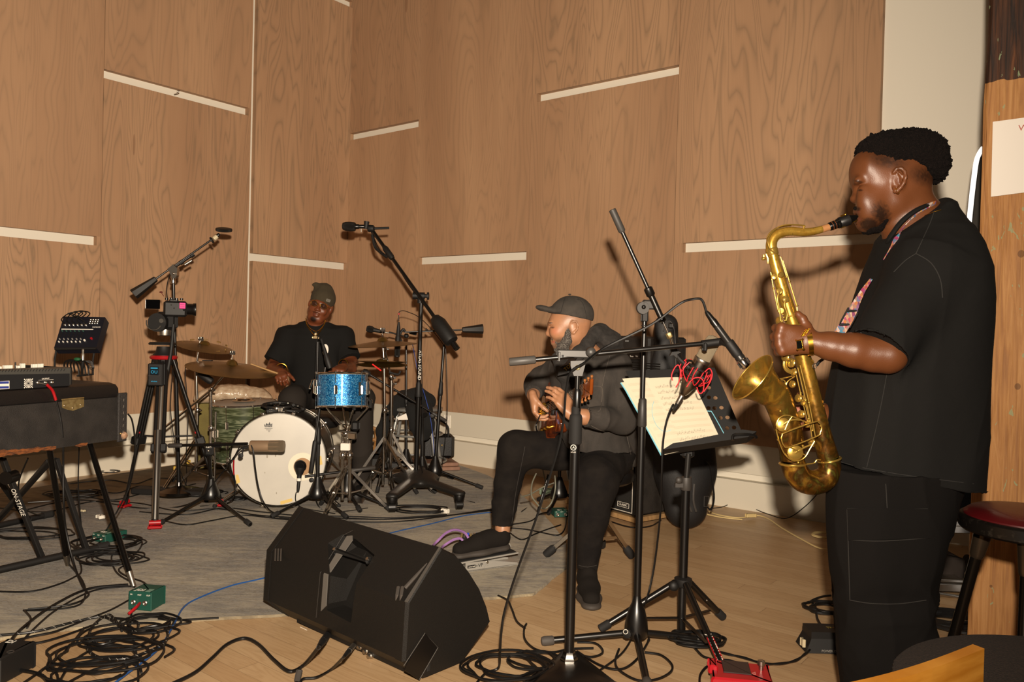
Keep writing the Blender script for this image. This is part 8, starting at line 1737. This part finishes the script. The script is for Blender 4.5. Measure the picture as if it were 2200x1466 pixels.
# jacket
DEN=bpy.data.materials.new('black_denim'); DEN.use_nodes=True; nt,N_,L_,B_=nodes(DEN); a=noise(nt,mapv(nt,(1,1,.5)),14,5,.8); bb_=noise(nt,mapv(nt,(1,1,1)),500,2); cc=ramp(nt,a,[(.3,'#181512'),(.6,'#2a2521'),(.75,'#403932')]); cc=mixc(nt,mth(nt,'MULTIPLY',bb_,.35),cc,lin('#57504a')); L_.new(cc,B_.inputs['Base Color']); B_.inputs['Roughness'].default_value=.9
j=SDF(.0055)
L=[(752,1225,1300,.10),(770,1195,1338,.16),(800,1180,1350,.20),(850,1180,1352,.19),(900,1190,1350,.18),(935,1200,1350,.18),(965,1215,1362,.18)]
s_stack(j,[(Q_((a+c_)/2,y,.09),(c_-a)/2*pm(YG),d) for y,a,c_,d in L],k=0)
j.ell(Q_(1230,880,-.15),(.13,.10,.10),k=.05,op=-1)
j.ell(Q_(1320,785,-.01),(.075,.08,.07),k=.05); j.chain([Q_(1322,790,-.03),Q_(1335,850,-.09),Q_(1336,902,-.12)],[.066,.064,.066],k=.05); j.cap(Q_(1338,904,-.12),Q_(1292,900,-.225),.064,.058,k=.03); s_cone(j,Q_(1296,900,-.222),Q_(1258,896,-.254),.057,.049,k=.02)
j.ell(Q_(1205,790,.2),(.06,.07,.06),k=.05); j.chain([Q_(1200,790,.22),Q_(1165,812,.29),Q_(1152,828,.29)],[.06,.06,.06],k=.04); s_cone(j,Q_(1152,824,.29),Q_(1147,846,.2),.058,.045,k=.03)
j.chain([Q_(1345,925,.12),Q_(1356,985,.14)],[.05,.045],k=.04,n=(0,1,0),sq=.7)
def jd(P): q=pxof(P); return folds(P,(.3,.2,1),16,31)*.009+folds(P,(.9,.3,.2),24,32)*.006*blob(q,1320,905,60,40,1.)+wnoise(P,60,33,2)*.0008
v,f=j.mesh(disp=jd); JB=bvh_of(v,f); jk=t.raw('denim_jacket',v,f,DEN)
SM=mat('denim_seam','#5a524a',.9)
for L in ([(1253,874),(1254,890),(1252,915)],[(1262,868),(1266,890),(1262,918)],[(1268,830),(1292,832),(1294,850)],[(1294,850),(1290,880),(1284,884)],[(1310,765),(1300,800),(1294,830)],[(1345,930),(1352,960),(1360,1000)],[(1270,915),(1290,925),(1310,930)]): t.p('denim_seam',dtube(JB,L,.0011,.0005),SM,jk)
# hood
h=SDF(.0055); h.chain([Q_(1243,757,-.10),Q_(1262,738,-.06),Q_(1280,716,-.01),Q_(1288,712,.06),Q_(1280,716,.12),Q_(1250,735,.17),Q_(1225,760,.16)],[.026,.03,.034,.036,.034,.03,.026],k=.03); h.chain([Q_(1290,716,.05),Q_(1310,738,.06),Q_(1322,760,.06)],[.04,.05,.05],k=.04); h.ell(Q_(1310,735,.05),(.06,.10,.045),k=.04); h.cap(Q_(1196,770,-.03),Q_(1215,800,-.06),.03,.05,k=.04); h.ell(Q_(1230,870,.0),(.075,.12,.14),k=.05); h.cap(Q_(1243,757,-.10),Q_(1218,800,-.08),.03,.035,k=.03)
v,f=h.mesh(disp=lambda P:folds(P,(1,0,.8),24,41)*.008); t.raw('hoodie',v,f,mat('charcoal_knit','#262321',.95,bump=.4,bscale=420,col2='#34302d',nscale=60))
# jeans
p_=SDF(.0055)
p_.ell(Q_(1305,955,.2),(.17,.19,.13),k=0)
p_.chain([Q_(1285,970,.24),Q_(1190,968,.20),Q_(1112,966,.15)],[.105,.098,.088],k=.05); p_.chain([Q_(1108,965,.15),Q_(1090,1040,.19),Q_(1083,1090,.20)],[.088,.068,.060],k=.04); s_cone(p_,Q_(1083,1080,.19),Q_(1079,1131,.18),.060,.053,k=.03,n=(0,1,0),sq=1.1)
p_.chain([Q_(1310,985,.15),Q_(1290,1005,-.02),Q_(1278,1035,-.15)],[.11,.105,.10],k=.06); p_.chain([Q_(1278,1035,-.15),Q_(1268,1110,-.19)],[.098,.082],k=.05); s_cone(p_,Q_(1268,1105,-.19),Q_(1262,1225,-.21),.082,.046,k=.03)

def jd2(P): q=pxof(P); return folds(P,(1,0,.3),22,51)*.008*(blob(q,1090,1120,60,60,1.)+blob(q,1262,1180,60,70,1.)+.4)+folds(P,(.6,.1,1),15,52)*.006
v,f=p_.mesh(disp=jd2); PJ=bvh_of(v,f); jn=t.raw('jeans',v,f,mat('black_jeans','#151211',.95,spec=.15,col2='#1f1b18',nscale=12,bump=.2,bscale=500))
for L in ([(1128,960),(1120,1000),(1108,1060),(1098,1140)],[(1243,1215),(1262,1219),(1282,1215)]): t.p('jeans_seam',dtube(PJ,L,.0012,.0005),mat('jeans_seam','#34302c',.9),jn)
# shoes
SHO=mat('shoe_canvas','#191512',.9,spec=.2,bump=.2,bscale=400); SOL=mat('shoe_sole','#38322d',.7)
def shoe(base,fwd,up,L=.29,lab='shoe',co=.0):
    fwd=V(fwd).normalized(); up=V(up); up=(up-fwd*up.dot(fwd)).normalized(); sd=fwd.cross(up); B=V(base)
    A=lambda u,s_,z: B+fwd*u+sd*s_+up*z
    z=SDF(.0045); z.cap(A(-.07,0,.058),A(.05,0,.055),.044,.042,k=0,n=sd,sq=1.05); z.cap(A(.05,0,.052),A(L-.145,0,.04),.044,.036,k=.03,n=up,sq=1.15); z.cap(A(-.065,0,.07),A(-.06,0,.105-co),.042,.040,k=.02); z.cap(A(-.02,0,.09-co*.5),A(.0,0,.10-co*.7),.036,.034,k=.03)
    z.cap(A(-.058,0,.11-co),A(-.054,0,.16),.030,.031,k=.004,op=-1); z.half(A(0,0,.012),-up,k=.003,rad=.4)
    v,f=z.mesh(); so=t.raw(lab,v,f,SHO); z=SDF(.0045); z.cap(A(-.068,0,.012),A(.05,0,.012),.046,.046,k=0,n=up,sq=2.2); z.cap(A(.05,0,.012),A(L-.14,0,.012),.048,.043,k=.02,n=up,sq=2.2)
    z.half(A(0,0,.0005),-up,k=.002,rad=.4); v,f=z.mesh(); t.raw('rubber_sole',v,f,SOL,so)
    for k in range(6):
        mb=MB(); u=.015+.020*k; h_=.102-.0085*k; mb.tube([A(u,-.022,h_-.008),A(u+.004,0,h_+.003),A(u,.022,h_-.008)],.0022,6,sm=3); t.p('lace',mb,MATS['stitch'] if k%2 else SHO,so)
    for s_ in (-1,1):
        for k in range(6): mb=MB(); mb.sph(A(.015+.02*k,s_*.024,.092-.0085*k),.0018,n=4); t.p('lace_eyelet',mb,SIL,so)
shoe(V((Q_(1262,1240,-.2).x,YG-.24,0.0)),(-.0,-1,0),(0,0,1))
fp=vp(.150,.05,.064); shoe(fp+V((0,0,.004)),-xd+V((0,0,-.05)),(0,0,1),L=.30,co=.042)
mb=MB(); mb.lathe([(.034,0),(.036,.01),(.035,.03)],Q_(1079,1160,.165),(.1,0,1),20); t.p('sock',mb,BLM)
# guitar
SB_=bpy.data.materials.new('sunburst'); SB_.use_nodes=True; nt,N_,L_,B_=nodes(SB_); a=noise(nt,mapv(nt,(1,1,.3)),16,4,1.); L_.new(ramp(nt,a,[(.35,'#3a1307'),(.55,'#7a3512'),(.7,'#a4561d')]),B_.inputs['Base Color']); B_.inputs['Roughness'].default_value=.14; B_.inputs['Coat Weight'].default_value=.6
gt=Thing('guitar','brown sunburst electric guitar held edge on, headstock toward the camera','guitar',Q_(1195,930,.05))
gc=Q_(1196,878,.10); nx=V((-1,-.22,.12)).normalized(); hd_=Q_(1224,834,-.36); ax=(hd_-gc); ax=(ax-nx*ax.dot(nx)).normalized(); sd=nx.cross(ax).normalized()
if sd.z<0: sd=-sd
G2=lambda a_,s_,o=0.: gc+ax*a_+sd*s_+nx*o
out=[(-.22,.0),(-.20,.10),(-.13,.155),(-.04,.13),(.04,.115),(.12,.135),(.17,.12),(.165,.085),(.12,.06),(.10,.035),(.10,-.035),(.13,-.06),(.15,-.10),(.11,-.13),(.03,-.12),(-.05,-.13),(-.14,-.165),(-.21,-.11)]
cv=crom([V((x,y,0)) for x,y in out],4,True); m_=V((-.03,0,0))
mb=MB(); mb.loft([[G2((p.x-m_.x)*s_+m_.x,p.y*s_,o) for p in cv] for o,s_ in ((-.022,.94),(-.018,.985),(-.008,1),(.010,1),(.019,.985),(.022,.94))]); gb=gt.p('guitar_body',mb,SB_)
nl=(hd_-gc).length; mb=MB(); mb.box(G2(.06+nl*.42,0,.020),(nl*.86,.044,.022),x=ax,z=nx,bev=.004); nk_=gt.p('neck',mb,mat('maple_dark','#4a2f18',.35))
mb=MB(); mb.box(G2(.06+nl*.42,0,.034),(nl*.86,.043,.006),x=ax,z=nx); fb=gt.p('fretboard',mb,mat('rosewood','#1d120c',.4),nk_)
for k in range(14): mb=MB(); u=.10+(nl*.8)*(1-2**(-(14-k)/12*1.0))*1.2; mb.box(G2(min(u,nl*.9),0,.0375),(.0015,.042,.0015),x=ax,z=nx); gt.p('fret',mb,SIL,fb)
mb=MB(); mb.box(G2(nl+.0,.0,.018),(.15,.07,.015),x=ax,z=nx,bev=.004); hs=gt.p('headstock',mb,mat('amber_wood','#8a4515',.25,coat=.5,col2='#6a2c10',nscale=9))
for k in range(6):
    s_=1 if k%2 else -1; q=G2(nl-.045+.022*k,s_*.045,.018); mb=MB(); mb.sph(q,.0065,(1,.7,1),7); mb.cyl(q,G2(nl-.045+.022*k,s_*.03,.018),.003,n=6); gt.p('tuner_button',mb,mat('amber_pearl','#94592a',.2,coat=.6),hs)
for k in range(6): mb=MB(); o_=-.0165+.0066*k; mb.cyl(G2(-.13,o_*1.3,.040),G2(nl+.03,o_,.044),.0007+.0001*k,n=4); gt.p('string',mb,SIL)
mb=MB(); mb.box(G2(-.12,0,.033),(.035,.085,.02),x=ax,z=nx,bev=.002); bg=gt.p('bridge',mb,GLD)
for k in range(6): mb=MB(); mb.box(G2(-.12,-.03+.012*k,.046),(.03,.008,.008),x=ax,z=nx,bev=.001); gt.p('saddle',mb,GLD,bg)
for u in (-.06,.03): mb=MB(); mb.box(G2(u,0,.028),(.035,.08,.012),x=ax,z=nx,bev=.003); gt.p('pickup',mb,BLM)
for k in range(3): mb=MB(); q=G2(-.13+.05*k,-.09,.022); mb.cyl(q,q+nx*.016,.010,n=14); gt.p('volume_knob',mb,GLD)
mb=MB(); P=[Q_(1232,768,-.15),Q_(1222,782,-.2),Q_(1212,795,-.22),Q_(1208,806,-.2)]; o=Thing('guitar_strap','black guitar strap with yellow lettering across the chest of the seated person','strap',P[0]); o.p('band',ribbon(P,.024,.0015,(1,0,.6)),BLM,smooth=False); textpart(o,'lettering','TOM',Q_(1222,788,-.225),(1,0,.9),(-.6,0,1),.022,mat('yellow_print','#c9a43c',.6))
cable('black lead dropping from the guitar behind the raised knee',[Q_(1160,893,.12),Q_(1155,905,.1),Q_(1152,920,.1),Q_(1160,945,.35),Q_(1165,1000,.5),G(1170,1060,.02),G(1120,1100,.02)],.0035)
# ---------------------------------------------------------------- the drummer
YD=5.65
def D_(x,y,d=0.): return at(x,y,YD+d)
t=Thing('person','person in olive beanie, glasses, gold chain and black T-shirt seated behind the drums','person',V((D_(680,900,.2).x,YD+.2,0)))
rl=.30; ex=V((math.cos(rl),0,-math.sin(rl))); ez=V((math.sin(rl),0,math.cos(rl)))      # tilted head axes
hc=D_(689,657); yw=.18; fx=(ex*math.cos(yw)+V((0,-math.sin(yw)*0,0))); ey=V((0.12,-1,0)).normalized()   # ey: out of the face
HP=lambda x,y,z: hc+ex*x+ey*y+ez*z
b=SDF(.0045)
b.ell(HP(0,-.02,.03),(.078,.095,.095),ax=ez,ref=ex,k=0); b.ell(HP(0,.025,-.035),(.062,.065,.085),ax=ez,ref=ex,k=.03); b.ell(HP(0,.055,-.100),(.034,.028,.026),ax=ez,ref=ex,k=.03)
for s_ in (-1,1):
    b.cap(HP(s_*.055,.0,-.05),HP(s_*.03,.05,-.095),.024,.024,k=.025); b.ell(HP(s_*.038,.062,-.035),(.024,.018,.022),k=.02); b.ell(HP(s_*.030,.088,.002),(.016,.012,.010),k=.010,op=-1); b.ell(HP(s_*.030,.078,.001),(.014,.012,.011),k=.004); b.ell(HP(s_*.080,-.01,-.005),(.010,.02,.03),ax=ez,ref=ex,k=.008); b.ell(HP(s_*.013,.098,-.035),(.009,.010,.008),k=.006)
b.cap(HP(0,.086,.005),HP(0,.102,-.028),.008,.011,k=.010); b.ell(HP(0,.104,-.032),(.013,.012,.010),k=.008); b.cap(HP(-.03,.08,.02),HP(.03,.08,.02),.009,k=.012)
b.ell(HP(0,.090,-.060),(.024,.012,.008),ax=ez,ref=ex,k=.006); b.ell(HP(0,.088,-.074),(.021,.012,.009),ax=ez,ref=ex,k=.006); b.cap(HP(-.018,.100,-.067),HP(.018,.100,-.067),.0025,k=.003,op=-1)
b.cap(HP(0,-.02,-.06),D_(680,712,.05),.058,.066,k=.03)
b.chain([D_(678,720,.06),D_(675,790,.08),D_(672,840,.14)],[.12,.12,.10],k=.05)
b.chain([D_(617,722,.05),D_(592,786,-.02),D_(588,795,-.12),D_(603,800,-.27)],[.06,.052,.048,.03],k=.03); hand(b,D_(604,800,-.27),(.30,-1,-.35),(.3,.1,-1),(.9,.3,.2),curl=(1.0,1.1,1.15,1.2),k=.005)
b.chain([D_(733,725,.05),D_(752,780,-.02),D_(750,792,-.12),D_(738,790,-.27)],[.06,.052,.048,.03],k=.03); hand(b,D_(737,789,-.28),(-.15,-1,-.25),(-.2,.1,-1),(-.9,.3,.2),curl=(.9,1.0,1.0,1.1),k=.005)
for s_,kx in ((-1,628),(1,775)):
    b.chain([D_(675+s_*25,860,.2),D_(kx,868,-.25),V((D_(kx,900,-.25).x,YD-.22,.12))],[.08,.055,.04],k=.03)
v,f=b.mesh(); q=np.asarray(v)-np.array(hc); hx,hy,hz_=q@np.array(ex),q@np.array(ey),q@np.array(ez); C_=skincol(v,'#6a3820',.05,5); n1=wnoise(v,260,8,2)
def hb(x,z,rx,rz,soft=.5): return np.clip((1-np.sqrt(((hx-x)/rx)**2+((hz_-z)/rz)**2))/soft,0,1)*(hy>.03)
paint(C_,np.clip(np.maximum(hb(0,-.103,.032,.026),hb(0,-.052,.030,.006)*.7)+n1*.05,0,1)*.92,'#0f0a08'); paint(C_,np.maximum(hb(-.031,.018,.020,.004),hb(.031,.018,.020,.004))*.9,'#140d0a'); paint(C_,hb(0,-.068,.022,.010)*.6,'#5f2c26'); paint(C_,np.maximum(hb(-.03,0,.009,.005),hb(.03,0,.009,.005))*.9,'#120c0a')
t.raw('body',v,f,SKIN,cols=C_)
c=SDF(.0045); c.ell(HP(0,-.02,.052),(.088,.104,.092),ax=ez,ref=ex,k=0); c.ell(HP(-.02,-.03,.115),(.062,.06,.05),k=.03); c.chain([D_(684,620),D_(679,612),D_(674,612)],[.025,.016,.012],k=.02); c.half(HP(0,.08,.025),-ez+ey*.28,k=.006,rad=.6)
v,f=c.mesh(disp=lambda P:folds(P,(.2,0,1),34,61)*.004); OLV=mat('olive_knit','#3d3423',.95,bump=.4,bscale=500); bn=t.raw('beanie',v,f,OLV)
mb=MB(); mb.box(HP(.048,.070,.052),(.030,.004,.020),x=ex+ey*-.5,z=ez,bev=.002); t.p('beanie_tag',mb,mat('tag_grey','#8a8478',.7),bn)
gl=Thing('eyeglasses','thin framed tinted eyeglasses worn by the drummer','glasses',HP(0,.1,0))
for s_ in (-1,1):
    P=[HP(s_*.034+.025*math.cos(a),.106-.012*abs(math.cos(a))*(.5 if True else 0),.002+.019*math.sin(a)) for a in [2*math.pi*k/20 for k in range(20)]]
    mb=MB(); mb.tube(P,.0016,6,closed=True); rm=gl.p('rim',mb,GLD); mb=MB(); mb.poly([p+ey*.0005 for p in P]); mb.poly([p-ey*.0008 for p in P]); gl.p('lens',mb,mat('tinted_lens','#2a221c',.05,alpha=.3,spec=.8),rm)
    mb=MB(); mb.tube([HP(s_*.058,.098,.008),HP(s_*.078,.05,.008),HP(s_*.082,-.01,.0)],.0018,6); gl.p('temple',mb,GLD)
mb=MB(); mb.tube([HP(-.010,.106,.006),HP(0,.110,.010),HP(.010,.106,.006)],.0015,6); gl.p('bridge',mb,GLD)
s=SDF(.0065)
L=[(698,650,710,.08),(706,628,730,.12),(720,612,742,.15),(750,612,742,.16),(790,622,738,.16),(815,626,736,.17),(836,626,738,.17)]
s_stack(s,[(D_((a+c_)/2,y,.07),(c_-a)/2*pm(YD),d) for y,a,c_,d in L],k=0,nrm=2.3); s.ell(D_(678,712,.04),(.17,.09,.05),k=.05); s.ell(D_(679,703,.04),(.115,.085,.05),k=.05)
s_cone(s,D_(622,722,.05),D_(588,778,-.03),.085,.082,k=.06); s_cone(s,D_(733,722,.05),D_(751,772,-.03),.085,.08,k=.06); s.ell(D_(620,720,.05),(.085,.08,.07),k=.05); s.ell(D_(735,720,.05),(.08,.08,.07),k=.05)
s.ell(D_(681,687,.01),(.066,.068,.035),k=.01,op=-1)
v,f=s.mesh(disp=lambda P:folds(P,(.15,0,1),13,71)*.010); TB=bvh_of(v,f); ts=t.raw('shirt',v,f,SHM)
gq=drape(TB,699,752,.003) or D_(699,752,-.1); mb=MB(); mb.lathe([(.040,0),(.040,.0015)],gq,(0,-1,.1),24,sc=(.55,1),ref=(1,0,0)); pr_=t.p('white_shirt_print',mb,WHT,ts)
def neckl(L,r): mb=dtube(TB,L,r,.006,sm=6); return mb
for L,r in (([(657,684),(660,700),(668,712),(678,722),(688,712),(696,698),(699,688)],.0035),([(657,690),(666,705),(680,712),(692,703),(698,693)],.0022)):
    P=[D_(x,y,-.125+.09*abs(x-679)/22) for x,y in L]; mb=MB(); mb.tube(crom(P,5),r,6); t.p('gold_chain',mb,GLD)
q=D_(679,723,-.10); mb=MB(); mb.box(q+V((0,-.01,.01)),(.016,.008,.03),bev=.003); mb.box(q+V((0,-.012,-.008)),(.05,.008,.014),bev=.003); t.p('pendant',mb,mat('pale_gold','#e0c9a0',.25,.7))
for c_,d in ((D_(605,793,-.21),V((.1,-1,-.2))),(D_(738,784,-.2),V((-.3,-1,-.1)))): mb=MB(); mb.torus(c_,d,.037,.004,24,6); t.p('gold_bracelet',mb,GLD)
p_=SDF(.0065); p_.ell(D_(675,840,.15),(.19,.17,.12),k=0)
for s_,kx in ((-1,628),(1,776)):
    p_.cap(D_(675+s_*22,850,.15),D_(kx,858,-.24),.105,.088,k=.05); p_.chain([D_(kx,858,-.24),V((D_(kx+4,960,-.2).x,YD-.24,.30)),V((D_(kx+4,960,-.2).x,YD-.20,.07))],[.088,.072,.062],k=.04)
v,f=p_.mesh(disp=lambda P:folds(P,(1,0,.4),15,81)*.009); t.raw('trousers',v,f,mat('dark_grey_twill','#2a2521',.9,spec=.2,bump=.2,bscale=400))
for kx in (632,780):
    q=V((D_(kx,960,-.2).x,YD-.28,0)); z=SDF(.007); z.cap(q+V((0,.05,.05)),q+V((0,-.12,.04)),.045,.038,k=0); z.half(q+V((0,0,.013)),(0,0,-1),k=.003,rad=.5); v,f=z.mesh(); t.raw('shoe',v,f,BLM)
mb=MB(); mb.cyl(D_(538,782,-.42),D_(611,808,-.3),.0048,.0075,n=10); one('drumstick','pale wooden drumstick over the edge of the large left cymbal in the drummer hand','drumstick',mb,mat('stick_wood','#a98455',.6))
